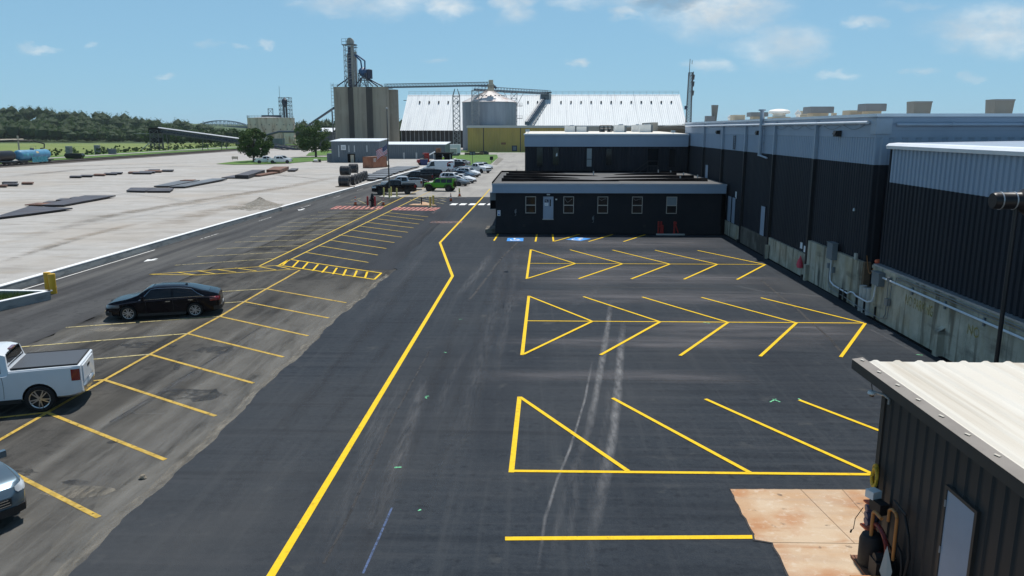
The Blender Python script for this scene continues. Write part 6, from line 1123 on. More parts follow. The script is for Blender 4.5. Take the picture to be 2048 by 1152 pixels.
    c = Q(654, 290, 345); mb = MB(); mb.box(c.x - 4, c.x + 2.5, 345, 352, 0, 7.5); mb.add([(c.x - 4.4, 344.5, 7.5), (c.x + 2.9, 344.5, 7.5), (c.x + 2.9, 352, 9.2), (c.x - 4.4, 352, 9.2)], [(0, 1, 2, 3)], 1); put(mb, 'boot_house', [M['lattice_dark'], M['paletrim']], label='dark boot house with pale roof at the foot of the silos', cat='building')
    c = Q(541, 288, 440); mb = MB(); mb.box(c.x - 2.5, c.x + 7, 440, 444, -.2, 3.6); put(mb, 'pump_house', M['grey_build'], label='small slate pump house in front of the rusty tank', cat='building')
    # truss bridge
    Y = 1150.; t = thing('truss_bridge', 'distant steel arch truss bridge over the river', 'bridge', Q(440, 262, Y)); mb = MB(); L0, L1 = Q(392, 251.5, Y), Q(492, 251.5, Y); n = 12
    top = lambda k: HC + (259 - (251.0 - 9.8 * math.sin(math.pi * k / n) ** .8)) * Y / 1582.
    for k in range(n + 1):
        x = L0.x + (L1.x - L0.x) * k / n
        for yy in (Y, Y + 10):
            mb.tube((x, yy, L0.z), (x, yy, top(k)), .4, 4, cap=False)
            if k < n: x2 = L0.x + (L1.x - L0.x) * (k + 1) / n; mb.tube((x, yy, top(k)), (x2, yy, top(k + 1)), .6, 4, cap=False); mb.tube((x, yy, top(k)), (x2, yy, L0.z), .35, 4, cap=False)
    put(mb, 'arch_truss', M['conv_blue'], t); mb = MB(); q = Q(330, 252, Y); mb.box(q.x, Q(640, 252, Y).x, Y - 1, Y + 11, L0.z - 3.0, L0.z - .5); put(mb, 'deck', M['conv_blue'], t)
    for px in (392, 440, 492, 530, 570): c = Q(px, 260, Y); mb = MB(); mb.box(c.x - 1.5, c.x + 1.5, Y, Y + 10, -.5, L0.z - 3); put(mb, 'pier', M['silo_dark'], t)
    mb = MB(); mb.add([(-420, 900, -.25), (-330, 900, -.25), (-300, 1500, -.25), (-560, 1500, -.25)], [(0, 1, 2, 3)]); put(mb, 'river', M['water'], kind='structure')
build_halls()

# ================================================================== VEHICLES
def pl(xs, ys, x):                      # monotone-ish smooth interpolation through control points
    if x <= xs[0]: return ys[0]
    if x >= xs[-1]: return ys[-1]
    i = max(k for k in range(len(xs)) if xs[k] <= x); i = min(i, len(xs) - 2)
    h = xs[i + 1] - xs[i]; t = (x - xs[i]) / h
    def sl(k):
        if k == 0 or k == len(xs) - 1: return 0.0
        a = (ys[k] - ys[k - 1]) / (xs[k] - xs[k - 1]); b = (ys[k + 1] - ys[k]) / (xs[k + 1] - xs[k])
        return 0.0 if a * b <= 0 else 2 * a * b / (a + b)
    m0, m1 = sl(i), sl(i + 1); t2, t3 = t * t, t * t * t
    return (2 * t3 - 3 * t2 + 1) * ys[i] + (t3 - 2 * t2 + t) * h * m0 + (-2 * t3 + 3 * t2) * ys[i + 1] + (t3 - t2) * h * m1
SPEC = dict(
 sedan=dict(L=4.93, W=1.85, R=.335, xf=1.47, xr=-1.36, zb=.20,
   X=[-2.465, -2.40, -2.2, -1.75, -1.1, -.55, .10, .55, 1.05, 1.5, 2.1, 2.36, 2.465], w=[.62, .78, .86, .915, .925, .925, .925, .925, .925, .915, .86, .74, .55],
   zs=[.72, .86, .92, .945, .93, .92, .90, .89, .88, .83, .74, .66, .58], zr=[.82, 1.00, 1.09, 1.20, 1.38, 1.445, 1.46, 1.41, 1.13, .98, .86, .74, .62], wr=[.50, .60, .66, .66, .58, .58, .59, .60, .70, .74, .70, .58, .44], wg=[.55, .68, .76, .80, .82, .83, .83, .83, .83, .82, .78, .66, .48],
   ws=(1.02, .44), rw=(-1.98, -1.06), side=(-1.72, .95, -1.20, .44, .30), pil=(-.42,), grille=(.42, .52, .50), hl=(1.80, 2.42, .60, .73), tl=(-2.44, -2.02, .74, .92)),
 suv=dict(L=4.65, W=1.86, R=.36, xf=1.38, xr=-1.32, zb=.24,
   X=[-2.325, -2.27, -2.0, -1.5, -.8, 0, .50, .95, 1.40, 1.95, 2.22, 2.325], w=[.70, .84, .91, .93, .93, .93, .93, .93, .925, .88, .76, .58],
   zs=[.86, 1.0, 1.03, 1.03, 1.02, 1.0, .99, .98, .96, .88, .78, .66], zr=[1.0, 1.30, 1.58, 1.66, 1.69, 1.69, 1.62, 1.28, 1.10, .98, .86, .70], wr=[.58, .60, .60, .61, .62, .63, .64, .70, .76, .74, .62, .48], wg=[.64, .76, .82, .83, .83, .83, .83, .83, .83, .80, .70, .50],
   ws=(.97, .50), rw=(-2.24, -1.86), side=(-1.80, .86, -1.62, .42, .24), pil=(-.35, -1.15), grille=(.46, .52, .60), hl=(1.75, 2.26, .74, .88), tl=(-2.30, -1.92, .90, 1.10)),
 big=dict(L=5.35, W=2.02, R=.40, xf=1.55, xr=-1.50, zb=.30,
   X=[-2.675, -2.62, -2.4, -1.6, -.6, .3, .75, 1.2, 1.7, 2.35, 2.6, 2.675], w=[.86, .95, 1.0, 1.01, 1.01, 1.01, 1.01, 1.01, 1.0, .97, .90, .78],
   zs=[1.05, 1.14, 1.17, 1.17, 1.16, 1.15, 1.14, 1.13, 1.12, 1.08, 1.0, .90], zr=[1.35, 1.62, 1.82, 1.90, 1.92, 1.90, 1.78, 1.36, 1.24, 1.16, 1.08, .95], wr=[.70, .72, .72, .72, .72, .73, .76, .84, .88, .88, .80, .70], wg=[.80, .88, .90, .91, .91, .91, .91, .91, .91, .88, .82, .70],
   ws=(1.22, .72), rw=(-2.60, -2.38), side=(-2.28, 1.08, -2.20, .66, .24), pil=(-.20, -1.15), grille=(.62, .74, .78), hl=(2.15, 2.63, .88, 1.05), tl=(-2.65, -2.40, .95, 1.40)),
 pickup=dict(L=5.85, W=2.04, R=.42, xf=1.85, xr=-1.75, zb=.36,
   X=[-2.925, -2.88, -2.6, -1.0, -.96, -.90, -.6, .2, .62, 1.08, 1.6, 2.55, 2.84, 2.925], w=[.94, .99, 1.01, 1.01, 1.01, 1.01, 1.01, 1.01, 1.01, 1.01, 1.01, .97, .90, .80],
   zs=[1.34, 1.36, 1.36, 1.34, 1.26, 1.24, 1.22, 1.20, 1.19, 1.18, 1.18, 1.14, 1.06, .96], zr=[1.36, 1.38, 1.38, 1.36, 1.45, 1.84, 1.93, 1.95, 1.86, 1.46, 1.30, 1.22, 1.14, 1.0], wr=[.90, .93, .94, .94, .90, .76, .75, .75, .78, .86, .90, .88, .82, .72], wg=[.92, .96, .97, .97, .94, .92, .92, .92, .92, .92, .92, .90, .84, .74],
   ws=(1.10, .60), rw=(-.96, -.895), side=(-.78, .98, -.74, .56, .24), pil=(.05,), grille=(.72, .82, .95), hl=(2.35, 2.88, .90, 1.10), tl=(-2.90, -2.66, .92, 1.28)),
 van=dict(L=5.95, W=2.06, R=.36, xf=1.95, xr=-1.75, zb=.28,
   X=[-2.975, -2.93, -2.7, -1.0, .6, 1.3, 1.75, 2.2, 2.7, 2.92, 2.975], w=[.95, 1.0, 1.02, 1.03, 1.03, 1.03, 1.02, 1.0, .95, .86, .74],
   zs=[1.25, 1.3, 1.3, 1.3, 1.3, 1.28, 1.25, 1.18, 1.02, .90, .80], zr=[2.40, 2.52, 2.56, 2.58, 2.56, 2.46, 2.10, 1.52, 1.20, 1.04, .88], wr=[.82, .86, .87, .88, .88, .85, .80, .80, .78, .72, .62], wg=[.93, .98, .99, .99, .99, .98, .97, .94, .88, .80, .66],
   ws=(2.22, 1.38), rw=None, side=(.75, 1.95, .80, 1.42, .10), pil=(), grille=(.5, .5, .62), hl=(2.45, 2.95, .78, 1.02), tl=(-2.95, -2.75, .9, 1.5)),
 jeep=dict(L=4.35, W=1.66, R=.42, xf=1.32, xr=-1.42, zb=.46,
   X=[-2.10, -2.08, -1.9, -1.2, -.4, .30, .55, .80, .86, 1.2, 1.9, 2.02, 2.06], w=[.76, .80, .80, .80, .80, .80, .80, .79, .78, .72, .66, .64, .60],
   zs=[1.16, 1.17, 1.17, 1.17, 1.17, 1.17, 1.17, 1.17, 1.16, 1.14, 1.10, 1.06, 1.0], zr=[1.78, 1.82, 1.84, 1.86, 1.86, 1.84, 1.66, 1.28, 1.22, 1.20, 1.15, 1.09, 1.03], wr=[.62, .64, .65, .66, .66, .67, .70, .74, .70, .62, .56, .54, .50], wg=[.74, .77, .77, .77, .77, .77, .77, .76, .74, .68, .62, .60, .54],
   ws=(.80, .36), rw=(-2.12, -2.085), side=(-1.95, .62, -1.93, .34, .10), pil=(-.35, -1.15), grille=(.45, .50, .84), hl=None, tl=None))
def section(S, x):
    X = S['X']; w, zs, zr, wr, wg = (pl(X, S[k], x) for k in ('w', 'zs', 'zr', 'wr', 'wg')); e = max(0, abs(x) - S['L'] * .42) / (S['L'] * .08); zb = S['zb'] + .10 * e * e; h = max(zr - zs, .02)
    return [(0, zb), (w * .80, zb), (w * .955, zb + .09), (w, zb + .5 * (zs - zb)), (w * .988, zs - .035), (wg, zs), (wg + (wr - wg) * .5 + .012, zs + .46 * h), (wr, zs + .90 * h), (wr * .78, zs + .985 * h), (0, zr)]
def side_y(S, x, z):
    p = section(S, x)
    for (y0, z0), (y1, z1) in zip(p[1:-1], p[2:]):
        if z0 <= z <= z1 and z1 > z0: return y0 + (y1 - y0) * (z - z0) / (z1 - z0)
    return p[7][0]
def top_z(S, x, t):
    p = section(S, x); (yr, zr9), (y8, z8), (_, z9) = p[7], p[8], p[9]; y = abs(t) * yr
    return (y, z9 + (z8 - z9) * y / y8) if y < y8 else (y, z8 + (zr9 - z8) * (y - y8) / max(yr - y8, 1e-4))
_wheel_cache = {}
def wheel_meshes(Rr, dark, wide):
    key = (Rr, dark, wide)
    if key in _wheel_cache: return _wheel_cache[key]
    t = MB(); w = wide / 2; t.lathe([(Rr * .70, -w * .9), (Rr * .90, -w), (Rr * .985, -w * .78), (Rr, -w * .3), (Rr, w * .3), (Rr * .985, w * .78), (Rr * .90, w), (Rr * .70, w * .9)], (0, 0, 0), 28, axis='y'); tm = t.mesh('tyre', M['tyre'])
    r = MB(); r.lathe([(Rr * .72, w * .95), (Rr * .72, w * .80), (Rr * .64, w * .70)], (0, 0, 0), 28, axis='y'); r.lathe([(Rr * .66, w * .35), (.01, w * .35)], (0, 0, 0), 20, m=1, axis='y'); r.lathe([(Rr * .17, w * .5), (Rr * .15, w * .88), (.01, w * .9)], (0, 0, 0), 12, axis='y')
    for k in range(5):
        a = 2 * math.pi * k / 5 + .31; ca, sa = math.cos(a), math.sin(a)
        for off in (-.05, .05):
            o = []
            for (rad, hw, yy) in ((Rr * .12, .030, w * .86), (Rr * .68, .026, w * .80)):
                for s in (-1, 1):
                    q = off * (rad / Rr) * 1.6 + s * hw * .62; o += [(rad * ca - q * sa, yy, rad * sa + q * ca), (rad * ca - q * sa, yy - .03, rad * sa + q * ca)]
            r.add(o, [(0, 2, 6, 4), (0, 4, 5, 1), (2, 3, 7, 6)])
    rm = r.mesh('rim', [M['alloy_dark'] if dark else M['alloy'], M['trim']])
    for me in (tm, rm): me.polygons.foreach_set('use_smooth', [True] * len(me.polygons)); me.set_sharp_from_angle(angle=R(35))
    _wheel_cache[key] = (tm, rm); return tm, rm
def add_wheel(root, S, x, y, side, dark=False, wide=.23, z=None):
    tm, rm = wheel_meshes(S['R'], dark, wide); o = link('wheel', tm, root); o.location = (x, y, S['R'] if z is None else z); o.rotation_euler = (0, R(random.uniform(0, 70)), 0 if side > 0 else math.pi)
    link('rim', rm, o); return o
def boolean_cut(me, cutter):
    a = bpy.data.objects.new('tmp_a', me); b = bpy.data.objects.new('tmp_b', cutter); C.objects.link(a); C.objects.link(b)
    md = a.modifiers.new('b', 'BOOLEAN'); md.operation = 'DIFFERENCE'; md.object = b; md.solver = 'EXACT'; md.material_mode = 'TRANSFER'
    dg = bpy.context.evaluated_depsgraph_get(); out = bpy.data.meshes.new_from_object(a.evaluated_get(dg))
    bpy.data.objects.remove(a); bpy.data.objects.remove(b); return out
def make_vehicle(name, kind, paint_mat, label, cat, loc, heading, group=None, dark_wheels=False, chrome=False, open_bed=False, cover=False, tint=True, scale=(1, 1, 1), z0=0.0, bumper='trim'):
    S = SPEC[kind]; root = thing(name, label, cat, (loc[0], loc[1], z0), heading, group); root.scale = scale
    xs = sorted(set([round(v, 3) for v in np.linspace(-S['L'] / 2 if kind != 'jeep' else -2.1, S['X'][-1], 46)] + [round(v, 3) for v in S['X']])); rows = []
    for x in xs:
        p = section(S, x); rows.append([(x, y, z) for y, z in p] + [(x, -y, z) for y, z in p[-2:0:-1]])
    mb = MB(); n = len(rows[0]); mb.add([q for r_ in rows for q in r_], [(j * n + i, (j + 1) * n + i, (j + 1) * n + (i + 1) % n, j * n + (i + 1) % n) for j in range(len(rows) - 1) for i in range(n)] + [tuple(range(n)), tuple(range(len(rows) * n - 1, (len(rows) - 1) * n - 1, -1))])
    me = mb.mesh('body', [paint_mat, M['trim']])
    bm = bmesh.new(); bm.from_mesh(me); bmesh.ops.recalc_face_normals(bm, faces=bm.faces); bm.to_mesh(me); bm.free()
    cut = MB()
    for x in (S['xf'], S['xr']):
        for s in (-1, 1): cut.lathe([(.01, 0), (S['R'] * 1.13, 0), (S['R'] * 1.13, .36), (.01, .36)], (x, s * (S['W'] / 2 - .12) - .18, S['R'] + .02), 26, axis='y')
    if open_bed: cut.box(S['X'][1] + .06, -1.06, -.84, .84, .88, 1.7)
    cm = cut.mesh('cut', [M['trim']]); bm = bmesh.new(); bm.from_mesh(cm); bmesh.ops.remove_doubles(bm, verts=bm.verts, dist=1e-5); bmesh.ops.recalc_face_normals(bm, faces=bm.faces); bm.to_mesh(cm); bm.free()
    me = boolean_cut(me, cm); me.polygons.foreach_set('use_smooth', [True] * len(me.polygons)); me.set_sharp_from_angle(angle=R(32)); body = link('body', me, root)
    g = M['glass']
    # glazing laid on the shell
    def patch(x0, x1, t0, t1, nm, nx=8, nt=8, taper=0.0, off=.012):
        rows_ = []
        for x in np.linspace(x0, x1, nx):
            f_ = (x - x0) / (x1 - x0); k = 1 - taper * f_; rr = []
            for t in np.linspace(t0, t1, nt): y, z = top_z(S, x, t * k); rr.append((x + (.010 if x1 < x0 else -.010) * 0, math.copysign(y, t), z + off))
            rows_.append(rr)
        m_ = MB(); m_.grid(rows_ if x1 > x0 else rows_[::-1]); return put(m_, nm, g, root, smooth=50, w=False)
    patch(S['ws'][0], S['ws'][1], -.90, .90, 'windshield')
    if S['rw']: patch(S['rw'][0], S['rw'][1], -.88, .88, 'rear_window')
    xb0, xf0, xb1, xf1, drop = S['side']; edges = [0] + [0] * 0
    for s in (-1, 1):
        cuts = [None] + sorted(S['pil']) + [None]
        for a, b in zip(cuts[:-1], cuts[1:]):
            rows_ = []
            for f_ in np.linspace(0, 1, 6):
                lo = xb0 + (xb1 - xb0) * f_ if a is None else a + .045; hi = xf0 + (xf1 - xf0) * f_ if b is None else b - .045; rr = []
                for x in np.linspace(lo, max(hi, lo + .02), 10):
                    p = section(S, x); (y5, z5), (y6, z6), (y7, z7) = p[5], p[6], p[7]; u = .10 + .80 * f_
                    y, z = (y5 + (y6 - y5) * u * 2, z5 + (z6 - z5) * u * 2) if u < .5 else (y6 + (y7 - y6) * (u * 2 - 1), z6 + (z7 - z6) * (u * 2 - 1)); rr.append((x, s * (y + .012), z))
                rows_.append(rr)
            m_ = MB(); m_.grid(rows_ if s < 0 else rows_[::-1]); put(m_, 'side_window', g, root, smooth=50, w=False)
        if chrome:
            m_ = MB(); pts = []
            for f_, xx in [(0, x) for x in np.linspace(xf0 + .06, xb0 - .05, 14)] + [(f2, xb0 + (xb1 - xb0) * f2 - .05) for f2 in np.linspace(0, 1, 5)] + [(1, x) for x in np.linspace(xb1 - .05, xf1 + .03, 12)] + [(1 - f2, xf1 + (xf0 - xf1) * f2 + .05) for f2 in np.linspace(0, 1, 6)]:
                p = section(S, xx); (y5, z5), (y6, z6), (y7, z7) = p[5], p[6], p[7]; u = .06 + .88 * f_; y, z = (y5 + (y6 - y5) * u * 2, z5 + (z6 - z5) * u * 2) if u < .5 else (y6 + (y7 - y6) * (u * 2 - 1), z6 + (z7 - z6) * (u * 2 - 1)); pts.append((xx, s * (y + .014), z))
            m_.path(pts, .011, 5); put(m_, 'window_trim', M['chrome'], root, w=False)
    # lamps wrapped round the corners
    def lamp(x0, x1, za, zb_, nm, m, k=0):
        for s in (-1, 1):
            rows_ = []
            for z in np.linspace(za, zb_, 4):
                rr = []
                for x in np.linspace(x0 + (k if z > (za + zb_) / 2 else 0), x1, 9): rr.append((x + .012 * np.sign(x0), s * (side_y(S, x, z) + .010), z + .10 * max(0, abs(x1) - abs(x)) * .15))
                rows_.append(rr)
            m_ = MB(); m_.grid(rows_ if s < 0 else rows_[::-1]); put(m_, nm, m, root, smooth=50, w=False)
    if S['hl']: lamp(S['hl'][0], S['hl'][1], S['hl'][2], S['hl'][3], 'headlight', M['lamp_clear'] if kind != 'sedan' else M['lamp_smoke'])
    if S['tl']: lamp(S['tl'][0], S['tl'][1], S['tl'][2], S['tl'][3], 'taillight', M['lamp_red'])
    xe = S['X'][-1]; xr_ = S['X'][0]; gw, gh, gz = S['grille']
    m_ = MB(); m_.box(xe - .10, xe + .012, -gw, gw, gz - gh * .18, gz + gh * .14)
    gr = put(m_, 'grille', M['trim'], root, w=False); m_ = MB()
    for k in range(3): m_.box(xe + .013, xe + .022, -gw * (.96 - .05 * k), gw * (.96 - .05 * k), gz - gh * .14 + k * gh * .11, gz - gh * .14 + k * gh * .11 + .016)
    put(m_, 'grille_bar', M['chrome'], gr, w=False)
    wb = S['W'] / 2; bz = S['zb'] + .06
    m_ = MB()
    m_.prism([(xe - .32, -wb * .93), (xe - .06, -wb * .80), (xe + .035, -wb * .5), (xe + .045, 0), (xe + .035, wb * .5), (xe - .06, wb * .80), (xe - .32, wb * .93)], bz, bz + .16); put(m_, 'front_bumper', M[bumper], root, w=False)
    m_ = MB(); m_.prism([(xr_ + .3, wb * .93), (xr_ + .05, wb * .86), (xr_ - .05, wb * .55), (xr_ - .06, 0), (xr_ - .05, -wb * .55), (xr_ + .05, -wb * .86), (xr_ + .3, -wb * .93)], bz + .04, bz + .22); put(m_, 'rear_bumper', M[bumper], root, w=False)
    m_ = MB(); m_.box(xr_ - .012 - .05, xr_ - .002 - .05, -.16, .16, bz + .24, bz + .36); put(m_, 'number_plate', M['sign_white'], root, w=False)
    for s in (-1, 1):                          # mirrors, handles, sills
        xm = S['ws'][0] - .22; zm = pl(S['X'], S['zs'], xm) + .10; ym = side_y(S, xm, zm - .1); m_ = MB(); m_.prism([(xm - .06, s * (ym + .02)), (xm + .10, s * (ym + .03)), (xm + .07, s * (ym + .22)), (xm - .05, s * (ym + .23))][::s], zm - .06, zm + .09); put(m_, 'mirror', paint_mat if kind != 'van' else M['trim'], root, w=False)
        for xh in ([xf0 - 1.18, xb0 + .52] if kind in ('sedan', 'suv', 'big', 'jeep') else ([.0, -.62] if kind == 'pickup' else [.95])):
            zh = pl(S['X'], S['zs'], xh) - .10; yh = side_y(S, xh, zh); m_ = MB(); m_.box(xh - .10, xh + .10, s * (yh + .012) - .012, s * (yh + .012) + .012, zh - .018, zh + .018); put(m_, 'door_handle', M['chrome'] if chrome else paint_mat, root, w=False)
        m_ = MB(); m_.box(S['xr'] + S['R'] * 1.2, S['xf'] - S['R'] * 1.2, s * (wb * .94) - .03, s * (wb * .94) + .03, S['zb'] - .02, S['zb'] + .10); put(m_, 'sill', M['trim'], root, w=False)
        for x in ([xf0 - .22, (S['pil'][-1] if S['pil'] else 0), xb0 + .25] if kind in ('sedan', 'suv', 'big') else ([.98, .03, -.80] if kind == 'pickup' else [])):    # door shut lines
            m_ = MB(); zz = np.linspace(S['zb'] + .14, pl(S['X'], S['zs'], x) - .04, 7); m_.path([(x - .03 * math.sin(k * .5), s * (side_y(S, x, z) + .001), z) for k, z in enumerate(zz)], .006, 4); put(m_, 'shut_line', M['trim'], root, w=False)
        for x in (S['xf'], S['xr']): add_wheel(root, S, x, s * (S['W'] / 2 - (.12 if kind != 'jeep' else .0)), s, dark_wheels, .24 if kind in ('pickup', 'jeep', 'big') else .215)
    if cover:
        m_ = MB(); m_.box(S['X'][1] + .06, -1.03, -.86, .86, 1.385, 1.41); bc = put(m_, 'bed_cover', M['cargo'], root, w=False); m_ = MB()
        for s in (-1, 1): m_.box(S['X'][1] + .02, -1.03, s * .885 - .02, s * .885 + .02, 1.386, 1.425)
        m_.box(S['X'][1] + .02, S['X'][1] + .05, -.86, .86, 1.386, 1.425); put(m_, 'cover_rail', M['trim'], bc, w=False)
    if kind == 'pickup':
        m_ = MB(); m_.box(xr_ - .035, xr_ - .004, -.72, .72, .80, 1.30); tg = put(m_, 'tailgate', paint_mat, root, w=False); m_ = MB(); m_.box(xr_ - .045, xr_ - .036, -.16, .16, 1.12, 1.19); put(m_, 'tailgate_handle', M['trim'], tg, w=False)
        m_ = MB(); m_.tube((-.70, -.92, S['zb'] + .0), (1.2, -.92, S['zb']), .05, 8); put(m_, 'running_board', M['trim'], root, w=False); m_ = MB(); m_.tube((-.70, .92, S['zb'] + .0), (1.2, .92, S['zb']), .05, 8); put(m_, 'running_board', M['trim'], root, w=False)
        m_ = MB(); m_.box(-.94, -.84, -.22, .22, 1.86, 1.90); put(m_, 'brake_lamp', M['lamp_red'], root, w=False)
    if kind == 'sedan':
        m_ = MB(); m_.add([(-1.02, -.02, 1.37), (-1.02, .02, 1.37), (-.82, .012, 1.40), (-.82, -.012, 1.40), (-1.0, 0, 1.46)], [(0, 1, 4), (1, 2, 4), (2, 3, 4), (3, 0, 4)]); put(m_, 'roof_fin', paint_mat, root, w=False)
        for s in (-1, 1): m_ = MB(); m_.box(2.22, 2.33, s * .70 - .07, s * .70 + .07, .40, .46); put(m_, 'fog_lamp', M['lamp_clear'], root, w=False)
    if kind in ('suv', 'big'):
        for s in (-1, 1): m_ = MB(); zz = pl(S['X'], S['zr'], -.6); m_.path([(-1.5, s * .56, zz - .02), (-1.3, s * .57, zz + .035), (.1, s * .58, zz + .035), (.35, s * .58, zz - .03)], .022, 6); put(m_, 'roof_rail', M['trim'], root, w=False)
    if kind == 'jeep':
        for s in (-1, 1):                       # square flared wings, round lamps
            for x in (S['xf'], S['xr']):
                m_ = MB(); rr = S['R'] * 1.22; pts = [(x - rr * 1.15, .52), (x - rr * .85, .52 + rr * .72), (x - rr * .45, .52 + rr * .98), (x + rr * .45, .52 + rr * .98), (x + rr * .85, .52 + rr * .72), (x + rr * 1.15, .52)]
                y0, y1 = s * .70, s * .98; m_.grid([[(a, y0, b) for a, b in pts], [(a, y1, b) for a, b in pts], [(a, y1, b - .07) for a, b in pts], [(a, y0, b - .07) for a, b in pts]]); put(m_, 'wing_flare', M['trim'], root, w=False)
            m_ = MB(); m_.lathe([(.01, .05), (.09, .05), (.10, 0)], (xe + .0, s * .40, .98), 12, axis='x'); put(m_, 'headlight', M['lamp_clear'], root, w=False); m_ = MB(); m_.box(-2.16, -2.09, s * .70 - .08, s * .70 + .08, .82, 1.02); put(m_, 'taillight', M['lamp_red'], root, w=False)
        o = add_wheel(root, S, -2.26, .05, 1, True, .24, 1.12); o.rotation_euler = (0, 0, math.pi / 2); o.name = 'spare_wheel'
        m_ = MB(); m_.box(-1.98, .1, -.60, .60, 1.862, 1.885); put(m_, 'roof_panel', M['trim'], root, w=False)
    return root
blk = mat('black car paint', (.0025, .0025, .006), .22, coat=.2, spec=.16); wht = paint('white car paint', (.72, .74, .76), .3); slv = paint('silver car paint', (.42, .45, .48), .3, .3); gry = paint('grey car paint', (.13, .15, .17), .3, .3)
blu = paint('dark blue car paint', (.03, .05, .085), .3, .2); grn = paint('green car paint', (.075, .30, .012), .35); stl = paint('steel blue car paint', (.12, .17, .21), .25, .5); drk = mat('charcoal car paint', (.010, .0105, .014), .25, coat=.2, spec=.2); pw = paint('pearl white paint', (.66, .70, .74), .3); slb = paint('pale blue silver paint', (.28, .35, .40), .3, .3)
# the three near vehicles
make_vehicle('sedan_car', 'sedan', blk, 'glossy black sedan parked alone across the near left stalls', 'car', (-17.24, 34.86), R(196.5), chrome=True)
make_vehicle('pickup_truck', 'pickup', pw, 'white pickup with black bed cover cut off by the frame edge', 'pickup', (-17.1, 22.47), R(199), cover=True, scale=(1, 1, 1), bumper='chrome')
make_vehicle('sport_utility', 'suv', stl, 'steel blue crossover nose cut off by the frame in the near corner', 'car', (-13.55, 16.08), R(-33), scale=(1.02, 1.02, 1.02))
# the parked rows by the flagpole: (name, kind, paint, label, category, wheel-side pixel of the middle, heading, options)
def at_px(x, y, dy=.0): p = G(x, y); return (p.x, p.y + dy)
GR1 = 'vehicles parked nose out on the yard side'; GR2 = 'vehicles parked nose to the drive'
HL, HR = R(198), R(-30)
make_vehicle('pickup_truck', 'pickup', blk, 'black pickup behind the flagpole bollards', 'pickup', at_px(787, 389, .6), R(190), GR1, open_bed=True, dark_wheels=True)
make_vehicle('pickup_truck', 'pickup', slv, 'silver pickup just behind the black pickup by the flagpole', 'pickup', at_px(801, 380.5, 1), R(190), GR1, open_bed=True)
make_vehicle('sedan_car', 'sedan', drk, 'dark charcoal sedan behind the silver pickup', 'car', at_px(823, 375.5, .9), R(192), GR1, dark_wheels=True)
make_vehicle('pickup_truck', 'pickup', drk, 'black open bed pickup between the dark sedan and the large black wagon', 'pickup', at_px(828, 367, .9), R(190), GR1, open_bed=True, dark_wheels=True)
make_vehicle('large_wagon', 'big', blk, 'large black wagon parked in front of the white van', 'car', at_px(850, 361, .9), R(190), GR1, dark_wheels=True, scale=(1.08, 1, 1))
VAN = make_vehicle('cargo_van', 'van', wht, 'white high roof cargo van with dark red graphic at its tail', 'van', at_px(876, 346.5, .9), R(190), GR1, scale=(1.05, 1, 1))
mb = MB(); S_ = SPEC['van']; pts = [(-2.78, .62), (-2.5, .55), (-2.2, .62), (-1.75, .95), (-1.55, 1.5), (-1.6, 2.0), (-2.0, 2.25), (-2.5, 2.3), (-2.75, 2.2)]
for s in (1,): mb.add([(x, side_y(S_, x, z) + .012, z) for x, z in pts], [tuple(range(len(pts)))]); put(mb, 'side_graphic', M['red_dark'], VAN, w=False)
mb = MB(); mb.add([(-2.0 + .28 * math.cos(a), side_y(S_, -2.1, 1.45) + .022, 1.45 + .38 * math.sin(a)) for a in np.linspace(0, 2 * math.pi, 13)[:-1]], [tuple(range(12))]); put(mb, 'graphic_disc', M['tank_black'], VAN, w=False)
make_vehicle('sport_utility', 'suv', drk, 'black crossover half hidden behind the tail of the white van', 'car', at_px(908, 338.5, .5), R(190), GR1, dark_wheels=True)
make_vehicle('sport_utility', 'suv', wht, 'white crossover behind the white van, farthest on the yard side', 'car', at_px(905, 333.0, .5), R(190), GR1)
make_vehicle('sedan_car', 'sedan', slv, 'silver sedan at the end of the row by the lawn', 'car', at_px(920, 331, .5), R(190), GR1)
make_vehicle('green_jeep', 'jeep', grn, 'bright green boxy off roader with spare wheel, nose to the double line', 'car', at_px(879, 383, .75), R(168), GR2, dark_wheels=True, scale=(1.04, 1.06, 1.0))
make_vehicle('sedan_car', 'sedan', gry, 'grey sedan directly behind the green off roader', 'car', at_px(908, 372, .8), HR, GR2, dark_wheels=True)
make_vehicle('sport_utility', 'suv', wht, 'white crossover behind the grey sedan', 'car', at_px(905, 367, 1.6), HR, GR2, dark_wheels=True)
make_vehicle('sedan_car', 'sedan', wht, 'white sedan nosing out behind the grey sedan', 'car', at_px(923, 366.5, .9), HR, GR2, dark_wheels=True)
make_vehicle('sedan_car', 'sedan', blu, 'dark blue sedan between the white sedan and the white crossover', 'car', at_px(923, 357.5, .9), HR, GR2, dark_wheels=True)
make_vehicle('sport_utility', 'suv', wht, 'white crossover in front of the white pickup', 'car', at_px(936, 354.5, .9), HR, GR2)
make_vehicle('sedan_car', 'sedan', slb, 'pale blue silver sedan behind the white crossover', 'car', at_px(928, 348, .9), HR, GR2)
make_vehicle('pickup_truck', 'pickup', wht, 'white pickup at the head of the row facing the drive', 'pickup', at_px(956, 346, .9), R(-42), GR2, open_bed=True, dark_wheels=True)
make_vehicle('sport_utility', 'suv', slv, 'silver crossover peeping out behind the white pickup', 'car', at_px(966, 340.5, .6), R(-42), GR2, dark_wheels=True)
for k, (x, y, lab) in enumerate(((532, 327.5, 'white pickup by the lawn tree, left of the pair'), (558, 327.5, 'white pickup by the lawn tree, right of the pair'))): make_vehicle('pickup_truck', 'pickup', wht, lab, 'pickup', at_px(x, y, .5), R(20), 'white pickups by the lawn tree', open_bed=True, dark_wheels=True, z0=.02)
make_vehicle('sport_utility', 'suv', wht, 'white crossover half hidden behind the lawn pickups', 'car', at_px(562, 324.5, 2), R(30), 'white pickups by the lawn tree', dark_wheels=True, z0=.02)

